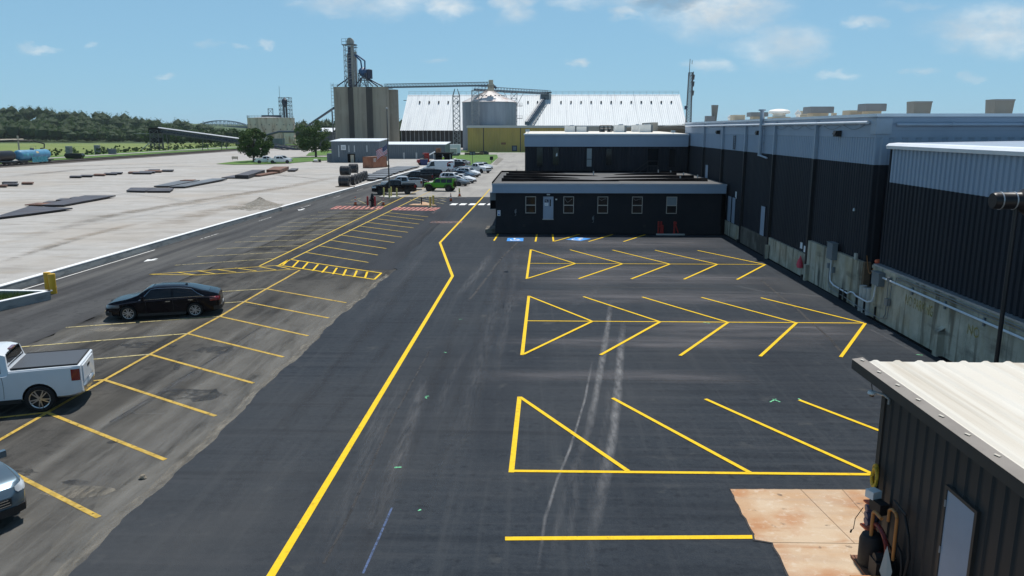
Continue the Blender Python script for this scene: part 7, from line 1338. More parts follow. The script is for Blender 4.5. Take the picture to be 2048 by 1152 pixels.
# ================================================================== STREET FURNITURE BY THE DRIVE
def bollard(px, py, ytop, m, label, group, r=.075, dark_base=True):
    b = G(px, py); h = max(.8, Q(px, ytop, b.y).z); t = thing('bollard', label, 'bollard', (b.x, b.y, .02), 0, group); mb = MB(); mb.lathe([(r, 0), (r, h - .05), (r * .7, h - .01), (.005, h)], (0, 0, 0), 12); put(mb, 'post', m, t, smooth=40, w=False)
    mb = MB(); mb.lathe([(r * 1.9, 0), (r * 1.9, .05), (r * 1.05, .06)], (0, 0, 0), 12); put(mb, 'footing', M['conc_pale'], t, w=False); return t
c4 = lambda x, y: (660 + x / 6.02, 320 + y / 6.02)
for x, yb, yt, lab in ((650, 455, 335, 'pale yellow bollard, leftmost of four round the flagpole'), (715, 462, 345, 'pale yellow bollard in front of the flagpole'), (738, 448, 325, 'pale yellow bollard just right of the flagpole'), (806, 455, 340, 'pale yellow bollard, rightmost of four round the flagpole')):
    p, q = c4(x, yb), c4(x, yt); bollard(p[0], p[1], q[1], M['bol_pale'], lab, 'flagpole bollards', .10)
for x, yb, yt, lab in ((1208, 570, 440, 'yellow bollard on the small island, left of two'), (1245, 548, 425, 'yellow bollard on the small island, right of two')): p, q = c4(x, yb), c4(x, yt); bollard(p[0], p[1], q[1], M['bol_pale'], lab, 'island bollards', .12)
for x, yb, yt, lab in ((455, 556, 438, 'red bollard left of the black hydrant'), (543, 564, 440, 'red bollard right of the black hydrant')): p, q = c4(x, yb), c4(x, yt); bollard(p[0], p[1], q[1], M['bol_red'], lab, 'hydrant bollards', .11)
p, q = c4(1558, 440), c4(1553, 340); bollard(p[0], p[1], q[1], M['bol_pale'], 'leaning pale yellow bollard by the drive near the crossing', 'island bollards', .09)
def build_hydrant():
    b = G(*c4(512, 562)); t = thing('fire_hydrant', 'black fire hydrant between two red bollards', 'hydrant', (b.x, b.y, .02)); mb = MB(); mb.lathe([(.28, 0), (.28, .08), (.17, .1), (.17, .85), (.25, .88), (.25, .98), (.19, 1.02), (.17, 1.25), (.08, 1.4), (.05, 1.5), (.01, 1.5)], (0, 0, 0), 14); put(mb, 'barrel', M['tank_black'], t, smooth=40, w=False)
    for s in (-1, 1): mb = MB(); mb.tube((0, 0, .72), (s * .33, 0, .72), .1, 10); put(mb, 'side_outlet', M['tank_black'], t, w=False)
    mb = MB(); mb.tube((0, 0, .62), (0, -.34, .62), .13, 10); put(mb, 'front_outlet', M['tank_black'], t, w=False)
build_hydrant()
def cone(px, py, h, label):
    b = G(px, py); t = thing('traffic_cone', label, 'traffic cone', (b.x, b.y, .03), 0, 'traffic cones along the fire lane'); mb = MB(); mb.box(-.24, .24, -.24, .24, 0, .05); put(mb, 'base', M['tank_black'], t, w=False)
    mb = MB(); f_ = lambda z: .17 * (1 - z / h) + .035 * z / h; zs = [.05, h * .38, h * .56, h * .70, h * .82, h]
    for k in range(5): mb.lathe([(f_(zs[k]), zs[k]), (f_(zs[k + 1]), zs[k + 1])], (0, 0, 0), 14, m=1 if k in (1, 3) else 0)
    mb.lathe([(f_(h), h), (.005, h)], (0, 0, 0), 14); put(mb, 'cone_body', [M['cone_orange'], M['white_line']], t, smooth=40, w=False)
for x, y, h, lab in ((307, 545, .95, 'orange traffic cone left of the red bollards'), (643, 545, .9, 'traffic cone right of the red bollards'), (1455, 497, .95, 'traffic cone beside the drive left of the crossing'), (1560, 440, .95, 'traffic cone at the foot of the leaning yellow bollard')): cone(*c4(x, y), h, lab)
def build_island():
    a, b, c_, d = (G(*c4(*p)) for p in ((945, 553), (1095, 556), (1190, 560), (1120, 515))); mb = MB(); mb.prism([(p.x, p.y) for p in (G(*c4(945, 556)), G(*c4(1285, 560)), G(*c4(1240, 545)), G(*c4(1150, 520)), G(*c4(1105, 515)), G(*c4(1085, 540)), G(*c4(1000, 540)))], .0, .13); put(mb, 'kerb_island', M['pad'], label='tan concrete kerb island with a short dark post beside the red hatching', cat='kerb island')
    b = G(*c4(1103, 548)); mb = MB(); mb.tube((b.x, b.y, .13), (b.x, b.y, .95), .07, 8); mb.tube((b.x, b.y, .8), (b.x + .8, b.y, 1.0), .03, 6); put(mb, 'sign_stub', M['tank_black'], label='short dark post with a rod on the kerb island', cat='post')
    b = G(*c4(720, 455)); mb = MB(); mb.box(b.x - .9, b.x + 1.0, b.y - .6, b.y + 1.3, -.02, .14); put(mb, 'flag_plinth', M['conc_pale'], label='low pale concrete plinth of the flagpole', cat='plinth')
    mb = MB(); cc = G(*c4(1345, 488)); mb.lathe([(.5, .035), (.45, .06), (.01, .06)], (cc.x, cc.y, 0), 14); put(mb, 'drain_cover', M['dark_pipe'], label='dark round drain cover beside the short stalls', cat='drain cover')
build_island()
def build_flag():
    b = G(779, 391); zt = Q(774, 218, b.y).z; t = thing('flagpole', 'tall slim dark flagpole rising from the parked cars', 'flagpole', (b.x, b.y, .13)); mb = MB(); mb.tube((0, 0, 0), (0, 0, zt - .13), .085, 10, r1=.045); put(mb, 'pole', M['dark_pipe'], t, smooth=40, w=False); mb = MB(); mb.lathe([(.005, -.12), (.10, -.08), (.13, 0), (.10, .08), (.005, .12)], (0, 0, zt - .05), 10); put(mb, 'finial', M['galv'], t, w=False); mb = MB(); mb.path([(.10, -.02, 1), (.10, -.02, zt - .4)], .012, 4); put(mb, 'halyard', M['galv'], t, w=False)
    # flag hanging diagonally from the hoist
    top = Q(777.5, 287, b.y); h = 1.15; fl = thing('national_flag', 'striped red and white national flag with starry blue canton on the flagpole', 'flag', (b.x - .12, b.y, top.z - h)); ns, nc = 13, 22; L_ = 1.85
    def fp(u, v):      # u along the fly, v down the hoist
        x = -L_ * u * (.80 + .04 * math.sin(3 * u)); z = h * (1 - v) - 1.05 * u - .10 * math.sin(u * 5 + v); y = .16 * math.sin(u * 9 + v * 1.5) * u ** .5; return (x + .22 * v * u, y, z)
    for m, nm, sel in (('flag_red', 'red_stripes', 0), ('flag_white', 'white_stripes', 1)):
        mb = MB()
        for k in range(ns):
            if k % 2 != sel: continue
            u0 = .4 if k < 7 else 0.0
            mb.grid([[fp(u0 + (1 - u0) * i / nc, (k + e) / ns) for i in range(nc + 1)] for e in (0, .5, 1)])
        put(mb, nm, M[m], fl, smooth=60, w=False)
    mb = MB(); mb.grid([[fp(.4 * i / 10, 7 / 13 * j / 8) for i in range(11)] for j in range(9)]); cn = put(mb, 'canton', M['flag_blue'], fl, smooth=60, w=False); mb = MB()
    for j in range(9):
        for i in range(6 if j % 2 == 0 else 5):
            u = .4 * (i + .5 + (.5 if j % 2 else 0)) / 6; v = 7 / 13 * (j + .5) / 9; p = Vector(fp(u, v)) + Vector((0, -.012, 0)); mb.add([p + Vector((.028 * math.cos(a), 0, .028 * math.sin(a))) * (1 if q % 2 == 0 else .42) for q, a in enumerate(np.linspace(math.pi / 2, math.pi / 2 + 2 * math.pi, 11)[:-1])], [tuple(range(10))])
    tag(put(mb, 'stars', M['flag_white'], cn, w=False), kind='stuff')
build_flag()
def build_yellow_guards():
    for k, (x, y, rz, lab) in enumerate(((-25.45, 39.35, .2, 'thick yellow guard post at the planter tip, nearer of two'), (-25.95, 39.75, .3, 'thick yellow guard post at the planter tip, farther of two'))):
        t = thing('guard_post', lab, 'guard post', (x, y, 0), rz, 'yellow guard posts'); mb = MB(); mb.lathe([(.17, 0), (.165, .6), (.18, 1.0), (.17, 1.06), (.02, 1.08)], (0, 0, 0), 16); put(mb, 'post', M['bol_yellow'], t, smooth=40, w=False); mb = MB(); mb.lathe([(.175, .28), (.18, .30), (.18, .36), (.172, .38)], (0, 0, 0), 16); put(mb, 'band', M['bol_yellow'], t, w=False)
    mb = MB(); mb.obox((-25.9, 38.85, .04), (.9, .2, .07), .35); put(mb, 'broken_kerb_piece', M['conc_pale'], label='loose pale kerb piece lying at the yellow guard posts', cat='rubble')
    c = G(286, 958); mb = MB(); mb.lathe([(.01, 0), (.07, .02), (.08, .06), (.05, .1), (.01, .11)], (c.x, c.y, .01), 9); mb.v = [(x + .02 * math.sin(z * 60), y, z) for x, y, z in mb.v]; put(mb, 'stone', M['dirt'], label='small brown stone lying on the old asphalt', cat='stone')
build_yellow_guards()

# ================================================================== STEEL YARD
def slab(px_pts, th, m, label, group='steel plates in the yard', zoff=0.0, name='steel_plate', rows=1):
    b = [G(x, y, .2) for x, y in px_pts]; zz = max(0, hk(sum(p.y for p in b) / len(b)) + .02) + zoff; t = thing(name, label, 'steel plate', (b[0].x, b[0].y, zz), 0, group); mb = MB()
    b = [Vector((p.x, p.y, 0)) for p in b]
    if (b[1] - b[0]).cross(b[2] - b[1]).z < 0: b = b[::-1]
    mb.prism([(p.x - t.location.x, p.y - t.location.y) for p in b], .08, .08 + th); mb.m = [1] + [0] + [1] * (len(mb.f) - 2); mats = [M[m], M['plate_edge'] if m != 'plate_rust' else M['plate_rust']]; put(mb, 'plate', mats, t, w=False)
    c = sum(b, Vector()) / len(b)
    for k in range(3):
        p = (b[0].lerp(b[1], .2 + .3 * k)) - t.location; q = (b[3].lerp(b[2], .2 + .3 * k)) - t.location; p.z = q.z = .04; p, q = p.lerp(q, .04), p.lerp(q, .96); mb = MB(); mb.tube(p, q, .04, 4); put(mb, 'bearer', M['timber'], t, w=False)
    return t
P_ = lambda *a: a
slab([(-20, 446), (60, 436), (146, 424), (60, 420)], .12, 'plate', 'long purple grey steel plate at the frame edge')
slab([(84, 417), (128, 417), (232, 397), (170, 397)], .14, 'plate', 'largest low steel plate stack with rusty edge behind the edge plate')
slab([(50, 416), (86, 416), (110, 412), (75, 412)], .10, 'plate_rust', 'rust brown strip poking left from the largest plate stack')
slab([(86, 411), (104, 411), (115, 407.5), (98, 407.5)], .08, 'plate', 'small dark plate behind the rust brown strip')
slab([(112, 406), (130, 406), (140, 402.5), (122, 402.5)], .10, 'plate', 'small dark plate on the far side of the largest stack')
slab([(140, 401), (158, 401), (168, 398.5), (150, 398.5)], .08, 'plate', 'tiny dark plate at the far corner of the largest stack')
slab([(253, 386), (290, 387), (310, 380), (262, 380)], .16, 'plate', 'dark slab with a turned edge, left of the middle stack pair')
slab([(292, 387), (340, 387), (348, 381), (308, 381)], .16, 'plate', 'dark slab with a turned edge, right of the middle stack pair')
slab([(308, 376), (338, 376), (400, 364), (362, 364)], .18, 'plate_light', 'bluish steel plate stack in front of the rust sheet')
slab([(339, 377.5), (370, 377.5), (455, 360.5), (425, 360.5)], .20, 'plate_light', 'long bluish steel plate stack ending by the dark slabs')
slab([(360, 366), (385, 366), (392, 364), (370, 364)], .10, 'plate_rust', 'rust orange sheet lying on the bluish plates', zoff=.2)
slab([(443, 357), (470, 357), (492, 352), (468, 352)], .12, 'plate', 'low dark plate left of the tall far stack')
slab([(470, 357), (497, 357.5), (530, 346), (505, 346)], .55, 'plate', 'tall dark plate stack before the reddish stack')
slab([(500, 353), (520, 353), (560, 346), (545, 346)], .2, 'plate_rust', 'low reddish plate lying in front of the reddish stack')
slab([(533, 346), (560, 346.5), (578, 339), (548, 339)], .6, 'plate_rust', 'tall reddish brown plate stack, farthest in the yard row')
slab([(575, 343), (590, 343), (597, 339), (583, 339)], .25, 'plate', 'small dark plate at the end of the yard row')
k_ = 0
DESC = ['by itself at the frame edge', 'second from the frame edge', 'just behind the frame edge pair', 'right of the frame edge group', 'first of the far staggered line', 'second of the far staggered line', 'third of the far staggered line', 'fourth of the far staggered line', 'fifth of the far staggered line', 'left of the far cluster', 'front of the far cluster', 'middle of the far cluster', 'back of the far cluster', 'right of the far cluster', 'rightmost of the far cluster']
for (x0, x1, y) in ((-6, 16, 376), (6, 38, 373.5), (4, 36, 369), (43, 68, 370), (139, 165, 356), (160, 187, 354.3), (187, 212, 352), (207, 236, 350), (220, 246, 348.5), (256, 280, 347.3), (265, 305, 348.3), (277, 312, 346.5), (288, 325, 345), (296, 320, 342.5), (323, 348, 343.3)):
    slab([(x0, y), (x1 - 3, y), (x1, y - 1.8), (x0 + 3, y - 1.8)], .22, 'plate' if k_ % 3 else 'plate_rust', 'thin dark steel bar bundle ' + DESC[k_], 'bar bundles far across the yard', name='bar_bundle'); k_ += 1
ROWS = [('nearest the coils', 359.6, 362, 731, 747), ('second from the coils', 354, 358.3, 731, 768), ('third from the coils', 349.5, 353.2, 728, 778), ('fourth from the coils', 345, 348.5, 745, 790), ('fifth from the coils', 341.8, 344.6, 752, 802), ('sixth from the coils', 338.6, 341.4, 760, 812), ('beside the container', 336.2, 338.4, 773, 820), ('farthest toward the van', 333.6, 336, 785, 830)]
for lab, ya, yb, x0, x1 in ROWS: slab([(x0, yb), (x1, yb), (x1 + 9, ya + .4), (x0 + 9, ya + .4)], .22, 'plate_light', 'blue grey steel plate row along the kerb, ' + lab, 'plate rows along the kerb')
def build_coils():
    def coil(px, py, r, w, label, z=0.0):
        b = G(px, py, .2); t = thing('steel_coil', label, 'steel coil', (b.x, b.y, .2 + z), 0, 'steel coils stacked by the kerb'); mb = MB()
        prof = [(r * .38, -w / 2), (r * .98, -w / 2)]
        for k in range(6): y = -w / 2 + w * (k + .5) / 6; prof += [(r, y - w / 12 * .9), (r, y + w / 12 * .7), (r * .965, y + w / 12 * .85)]
        prof += [(r * .98, w / 2), (r * .38, w / 2), (r * .38, -w / 2)]
        mb.lathe(prof, (0, 0, r), 28, axis='x'); put(mb, 'coil_body', M['coil'], t, smooth=35, w=False)
        for d in (-.3, .3): mb = MB(); mb.lathe([(r * 1.012, d * w * .6 - .012), (r * 1.012, d * w * .6 + .012)], (0, 0, r), 28, axis='x'); put(mb, 'strap_band', M['lattice_dark'], t, w=False)
        return t
    coil(689.5, 372.5, .78, 1.55, 'dark steel coil at the front of the bottom row, nearest the kerb corner')
    for k, (x, y) in enumerate(((707, 370), (713.5, 367.5), (719.5, 365), (725.5, 362.5), (730.5, 360))): coil(x, y, .76, .62, 'narrow dark steel coil, number %s behind the front one' % ('one', 'two', 'three', 'four', 'five')[k])
    coil(692, 371.0, .72, 1.45, 'dark steel coil on top of the front bottom coil', 1.5); coil(708, 364.5, .75, 1.3, 'dark steel coil on top of the narrow coils', 1.45)
    b = G(692, 374.5, .2); mb = MB(); mb.box(b.x - 1.5, b.x + 1.3, b.y - .25, b.y + .1, .16, .34); put(mb, 'timber_sleeper', M['timber'], label='timber sleeper chocking the coil stack', cat='sleeper')
build_coils()
def build_container():
    a, b = G(745, 337, 0), G(798, 332.5, 0); d = (b - a).normalized(); L_ = 6.1; n = Vector((-d.y, d.x, 0)); rz = math.atan2(d.y, d.x); t = thing('shipping_container', 'rust red shipping container with white digits behind the flag', 'container', (a.x, a.y, 0), rz); mb = MB(); h, w = 2.55, 2.4
    for (p0, p1, o) in (((0, 0), (L_, 0), (0, -1)), ((L_, 0), (L_, w), (1, 0)), ((L_, w), (0, w), (0, 1)), ((0, w), (0, 0), (-1, 0))): ribbed_wall(mb, p0, p1, .15, h - .1, .28, -.036, o)
    put(mb, 'corrugated_side', M['container'], t, w=False); mb = MB(); mb.box(-.02, L_ + .02, -.02, w + .02, h - .1, h); put(mb, 'roof', M['plate_rust'], t, w=False); mb = MB(); mb.box(-.02, L_ + .02, -.02, w + .02, .02, .15); put(mb, 'base_rail', M['rust'], t, w=False)
    for x in (0, L_):
        for y in (0, w): mb = MB(); mb.box(x - .05, x + .05, y - .05, y + .05, .02, h + .01); put(mb, 'corner_post', M['rust'], t, w=False)
    o = lettering('00', 1.15, (.95, -.06, 1.75), (math.pi / 2, 0, 0), M['white_line'], t, .9, False)
    mb = MB(); mb.box(L_ + .3, L_ + 1.6, .2, 2.0, 0, .45); mb.box(L_ + .5, L_ + 1.2, .6, 1.5, .45, .8); put(mb, 'timber_pile', M['timber'], t, w=False)
build_container()
def build_truck_and_skip():
    b = G(852, 331); t = thing('lorry_cab', 'red lorry cab behind the navy skip', 'lorry', (b.x, b.y + 3, 0), R(200)); mb = MB(); mb.prism([(-.2, -1.15), (1.0, -1.15), (1.0, 1.15), (-.2, 1.15)], .7, 2.9); mb.add([(1.0, -1.1, 1.5), (1.0, 1.1, 1.5), (2.5, .9, 1.3), (2.5, -.9, 1.3), (1.0, -1.1, .6), (1.0, 1.1, .6), (2.55, .9, .6), (2.55, -.9, .6)], [(0, 3, 2, 1), (4, 5, 6, 7), (2, 3, 7, 6), (0, 4, 7, 3), (1, 2, 6, 5)]); put(mb, 'cab_body', M['red_truck'], t, w=False)
    mb = MB(); mb.box(1.004, 1.03, -1.0, 1.0, 1.7, 2.5); put(mb, 'windshield', M['glass'], t, w=False); mb = MB(); mb.box(.1, .8, -1.17, -1.154, 1.8, 2.5); put(mb, 'side_window', M['glass'], t, w=False); mb = MB(); mb.box(-3.2, -.2, -.5, .5, .7, .95); put(mb, 'chassis', M['trim'], t, w=False)
    for x in (1.7, -1.6, -2.7):
        for s in (-1, 1): mb = MB(); mb.lathe([(.2, -.15), (.48, -.15), (.5, -.1), (.5, .1), (.48, .15), (.2, .15)], (x, s * .95, .5), 16, axis='y'); put(mb, 'wheel', M['tyre'], t, w=False)
    b = G(848.5, 330.5); t = thing('waste_skip', 'navy blue waste skip in front of the red lorry cab', 'skip', (b.x, b.y, 0), .1); mb = MB(); o = [(-.75, -.8, .1), (.75, -.8, .1), (.75, .8, .1), (-.75, .8, .1), (-.95, -.95, 1.45), (.95, -.95, 1.45), (.95, .95, 1.45), (-.95, .95, 1.45)]; mb.add(o, [(0, 3, 2, 1), (0, 1, 5, 4), (1, 2, 6, 5), (2, 3, 7, 6), (3, 0, 4, 7)]); put(mb, 'bin_body', M['blue_skip'], t, w=False); mb = MB(); mb.add([(-.98, -.98, 1.46), (.98, -.98, 1.46), (.98, .98, 1.7), (-.98, .98, 1.7)], [(0, 1, 2, 3)]); put(mb, 'lid', M['trim'], t, w=False)
    mb = MB(); mb.box(-.98, .98, -1.02, -.96, .9, 1.05); put(mb, 'lift_bar', M['blue_skip'], t, w=False)
build_truck_and_skip()
def build_person():
    b = G(886.5, 326.8); root = thing('person', 'person in a yellow high visibility vest by the loading porch', 'person', (b.x, b.y, .02), R(-70)); me = bpy.data.meshes.new('body')
    V = [(0, 0, .92), (0, 0, 1.10), (0, 0, 1.30), (0, 0, 1.44), (.02, 0, 1.53), (.04, 0, 1.66), (.03, 0, 1.75), (0, .19, 1.40), (.02, .25, 1.14), (.12, .24, .92), (.16, .22, .84), (0, -.19, 1.40), (-.02, -.25, 1.14), (.06, -.25, .90), (.09, -.24, .82), (0, .10, .86), (.03, .11, .48), (0, .12, .09), (.14, .13, .04), (0, -.10, .86), (-.02, -.11, .48), (-.08, -.12, .09), (.06, -.13, .04)]
    Ed = [(0, 1), (1, 2), (2, 3), (3, 4), (4, 5), (5, 6), (3, 7), (7, 8), (8, 9), (9, 10), (3, 11), (11, 12), (12, 13), (13, 14), (0, 15), (15, 16), (16, 17), (17, 18), (0, 19), (19, 20), (20, 21), (21, 22)]
    rad = [.15, .14, .16, .13, .06, .095, .07, .075, .055, .045, .035, .075, .055, .045, .035, .095, .07, .05, .045, .095, .07, .05, .045]
    me.from_pydata(V, Ed, []); o = bpy.data.objects.new('tmp', me); C.objects.link(o); md = o.modifiers.new('s', 'SKIN'); sv = me.skin_vertices[0].data
    for k, r_ in enumerate(rad): sv[k].radius = (r_, r_ * (1.15 if k < 4 else 1)); sv[k].use_root = (k == 0)
    o.modifiers.new('d', 'SUBSURF').levels = 2; dg = bpy.context.evaluated_depsgraph_get(); m2 = bpy.data.meshes.new_from_object(o.evaluated_get(dg)); bpy.data.objects.remove(o)
    for m in (M['denim'], M['hivis'], M['skin'], M['helmet']): m2.materials.append(m)
    for p in m2.polygons:
        z = p.center.z; y = abs(p.center.y); p.material_index = 3 if z > 1.69 else (2 if z > 1.50 or (y > .2 and z < 1.18) else (1 if z > .93 else 0)); p.use_smooth = True
    link('body', m2, root)
    mb = MB(); mb.lathe([(.16, 1.68), (.12, 1.70), (.11, 1.76), (.07, 1.81), (.005, 1.83)], (.03, 0, 0), 14); put(mb, 'hard_hat', M['helmet'], root, smooth=50, w=False)
build_person()
def build_rail():
    # two tracks on dark ballast, with sleepers and rails
    for k, X in enumerate((-127.5, -122.3)):
        mb = MB(); mb.add([(X - 2.2, 150, .02), (X - 1.5, 150, .28), (X + 1.5, 150, .28), (X + 2.2, 150, .02), (X - 2.2, 420, .02), (X - 1.5, 420, .28), (X + 1.5, 420, .28), (X + 2.2, 420, .02)], [(0, 1, 5, 4), (1, 2, 6, 5), (2, 3, 7, 6)]); t = put(mb, 'track_bed', M['ballast'], kind='structure')
        for s in (-.72, .72): mb = MB(); mb.box(X + s - .06, X + s + .06, 150, 420, .36, .50); put(mb, 'rail', M['rail'], t)
        for y in np.arange(186, 300, 1.2): mb = MB(); mb.box(X - 1.25, X + 1.25, y, y + .25, .24, .38); put(mb, 'sleeper', M['timber'], t) if k == 1 else None
    def tank_car(y0, m, label, graf):
        X = -122.3; t = thing('tank_wagon', label, 'tank wagon', (X, y0, .42), R(0), 'rail tank wagons'); t.scale = (.86, .95, .86); L_ = 12.5; r = 1.38; mb = MB()
        mb.lathe([(.02, 0), (r * .6, .12), (r * .92, .4), (r, .75), (r, L_ - .75), (r * .92, L_ - .4), (r * .6, L_ - .12), (.02, L_)], (0, 0, 2.45), 28, axis='y'); put(mb, 'tank_shell', m, t, smooth=45, w=False)
        mb = MB(); mb.box(-1.2, 1.2, -.7, L_ + .7, .72, .98); put(mb, 'underframe', M['tank_black'], t, w=False); mb = MB(); mb.lathe([(.5, 0), (.5, .5), (.3, .6), (.01, .62)], (0, L_ / 2, 2.45 + r - .1), 14); put(mb, 'dome', M['lattice_dark'], t, w=False)
        for y in (1.5, L_ - 1.5):
            mb = MB(); mb.box(-1.05, 1.05, y - 1.3, y + 1.3, .35, .72); bg = put(mb, 'bogie', M['tank_black'], t, w=False)
            for dy in (-.85, .85):
                for s in (-1, 1): mb = MB(); mb.lathe([(.01, -.08), (.44, -.08), (.44, .08), (.01, .08)], (s * .72, y + dy, .44), 18, axis='x'); put(mb, 'wheel', M['rail'], bg, w=False)
        for y in (-.9, L_ + .7): mb = MB(); mb.box(-.12, .12, y - .4, y + .4, .72, .96); put(mb, 'coupler', M['rust'], t, w=False)
        mb = MB(); mb.path([(.5, L_ * .42, 2.45 + r), (.5, L_ * .42, 2.45 + r + 1.0), (.5, L_ * .58, 2.45 + r + 1.0), (.5, L_ * .58, 2.45 + r)], .03, 5); mb.path([(r + .05, L_ / 2, 1.0), (r * .75, L_ / 2, 3.6)], .03, 5); put(mb, 'dome_rail', M['lattice_dark'], t, w=False)
        if graf:
            def on(y, a, off=.02): return ((r + off) * math.cos(a), y, 2.45 + (r + off) * math.sin(a))
            for (y_, a_, h_, m_) in ((.9, .0, .5, 'graf_teal'), (2.2, .05, .55, 'graf_cyan'), (3.6, .0, .5, 'graf_teal')):
                mb = MB(); mb.grid([[on(y_ + .9 * i / 5 + .12 * math.sin(i * 3 + j), a_ + (j / 4 - .5) * h_) for i in range(6)] for j in range(5)]); put(mb, 'spray_patch', M[m_], t, w=False)
            mb = MB(); mb.grid([[on(6.2 + 1.0 * i / 3, .28 + j * .14) for i in range(4)] for j in range(4)]); put(mb, 'tan_patch', M['graf_tan'], t, w=False)
            mb = MB(); mb.add([(1.225, 4.2, .35), (1.225, 10.6, .35), (1.225, 10.4, 2.0), (1.225, 7.0, 2.25), (1.225, 4.4, 2.0)], [(0, 1, 2, 3, 4)]); put(mb, 'spray_patch', M['graf_teal'], t, w=False)
            lettering('SNOUE', 1.95, (1.245, 7.4, 1.15), (math.pi / 2, 0, math.pi / 2), M['graf_cyan'], t, 1.05, False)
    tank_car(181.5, M['tank_blue'], 'blue rail tank wagon covered with cyan graffiti', True); tank_car(168.2, M['tank_black'], 'black rail tank wagon coupled to the blue one', False)
    # loading arm over the wagons
    t = thing('loading_gantry', 'pale yellow loading frame with a looping black hose above the tank wagons', 'gantry', (-126, 190, 0)); mb = MB()
    for x, y in ((-130.5, 186), (-130.5, 195)): mb.tube((x, y, 0), (x, y, 7.0), .22, 6)
    mb.tube((-130.5, 184, 6.0), (-130.5, 197, 6.0), .2, 6); put(mb, 'frame', M['unit_tan'], t); mb = MB(); mb.path([(-130.5, 186, 5.6), (-127, 188, 5.9), (-124, 191, 5.8), (-122.6, 193, 5.0), (-122.4, 192.5, 4.0), (-122.4, 191, 3.9)], .14, 6); put(mb, 'hose', M['tank_black'], t)
    # scrap hopper, louvred vents, cabinet at the edge of the yard
    b = G(142, 318.5); t = thing('scrap_hopper', 'black flared scrap hopper standing at the grass edge', 'hopper', (b.x, b.y + 2, 0), R(12)); mb = MB(); o = [(-1.9, -1.1, .1), (1.9, -1.1, .1), (1.9, 1.1, .1), (-1.9, 1.1, .1), (-2.5, -1.3, 1.05), (2.5, -1.3, 1.05), (2.5, 1.3, 1.05), (-2.5, 1.3, 1.05), (-2.1, -1.2, 1.65), (2.1, -1.2, 1.65), (2.1, 1.2, 1.65), (-2.1, 1.2, 1.65)]
    mb.add(o, [(0, 3, 2, 1), (0, 1, 5, 4), (1, 2, 6, 5), (2, 3, 7, 6), (3, 0, 4, 7), (4, 5, 9, 8), (5, 6, 10, 9), (6, 7, 11, 10), (7, 4, 8, 11)]); put(mb, 'hopper_body', M['tank_black'], t, w=False); mb = MB(); mb.box(-2.2, 2.2, -1.28, -1.22, 1.55, 1.7); put(mb, 'rim_bar', M['lattice_dark'], t, w=False)
    for px, py, yt, lab in ((139, 311, 291, 'grey louvred vent tower behind the black hopper'), (195.5, 308, 289, 'grey louvred vent tower beside the green cabinet')):
        b = G(px, py); zt = Q(px, yt, b.y).z; t = thing('vent_tower', lab, 'vent tower', (b.x, b.y, -.1), 0, 'louvred vent towers'); mb = MB(); mb.box(-.7, .7, -.7, .7, 0, zt - .3); put(mb, 'core', M['lattice_dark'], t, w=False)
        for k in range(6): z = .4 + (zt - .8) * k / 6; mb = MB(); mb.add([(-.85, -.85, z), (.85, -.85, z + .25), (.85, .85, z + .25), (-.85, .85, z), (-.85, -.85, z + .14), (.85, -.85, z + .39), (.85, .85, z + .39), (-.85, .85, z + .14)], [(0, 3, 2, 1), (4, 5, 6, 7), (0, 1, 5, 4), (1, 2, 6, 5), (2, 3, 7, 6), (3, 0, 4, 7)]); put(mb, 'louvre', M['galv'], t, w=False)
        mb = MB(); mb.box(-.8, .8, -.8, .8, zt - .3, zt - .1); put(mb, 'cap', M['galv'], t, w=False)
    b = G(225, 307.5); t = thing('utility_cabinet', 'dark green utility cabinet on the bank beyond the tracks', 'cabinet', (b.x, b.y, -.1)); mb = MB(); mb.box(-1.2, 1.2, -.6, .6, 0, 1.6); put(mb, 'casing', M['grey_build'], t, w=False); mb = MB(); mb.box(-1.35, 1.35, -.7, .7, 1.6, 1.8); put(mb, 'lid', M['elec'], t, w=False)
    # small posts, signs and pumps near the lawn
    for px, py, h, m, lab in ((470, 319, 1.2, 'unit_tan', 'low tan board on legs at the lawn edge, left of the tree'),): 
        b = G(px, py + 1); t = thing('notice_board', lab, 'board', (b.x, b.y, 0)); mb = MB(); mb.box(-.9, .9, -.05, .05, .3, 1.0); put(mb, 'board', M[m], t, w=False); mb = MB(); mb.tube((-.7, .08, 0), (-.7, .08, .9), .05, 5); put(mb, 'leg', M['timber'], t, w=False); mb = MB(); mb.tube((.7, .08, 0), (.7, .08, .9), .05, 5); put(mb, 'leg', M['timber'], t, w=False)
    b = G(634, 325); t = thing('pump_skid', 'small white and dark pump skid left of the slate grey shed', 'pump', (b.x, b.y, 0)); mb = MB(); mb.box(-1.1, 1.1, -.4, .4, .1, .25); put(mb, 'skid', M['tank_black'], t, w=False); mb = MB(); mb.lathe([(.01, -.5), (.3, -.5), (.3, .5), (.01, .5)], (-.3, 0, .6), 12, axis='x'); put(mb, 'tank', M['unit_white'], t, w=False); mb = MB(); mb.box(.5, 1.0, -.3, .3, .25, .8); put(mb, 'engine', M['tank_black'], t, w=False)
    # signs on the far lawn
    for px, py, yt, w_, lab in ((945, 327, 303, 1.5, 'tall dark double sign panel standing on the far lawn'), (983, 325, 313, .9, 'small dark mailbox like sign at the lawn corner')):
        b = G(px, py); zt = Q(px, yt, b.y).z; t = thing('lawn_sign', lab, 'sign', (b.x, b.y, 0)); mb = MB(); mb.box(-w_ / 2, w_ / 2, -.06, .06, zt - .9, zt); put(mb, 'panel', M['tank_black'], t, w=False); mb = MB(); mb.tube((0, .1, 0), (0, .1, zt), .06, 6); put(mb, 'post', M['lattice_dark'], t, w=False)
        if w_ > 1: mb = MB(); mb.box(-w_ / 2 + .1, -.08, -.08, -.061, zt - .78, zt - .12); mb.box(.08, w_ / 2 - .1, -.08, -.061, zt - .78, zt - .12); put(mb, 'sign_face', M['grey_build'], t, w=False)
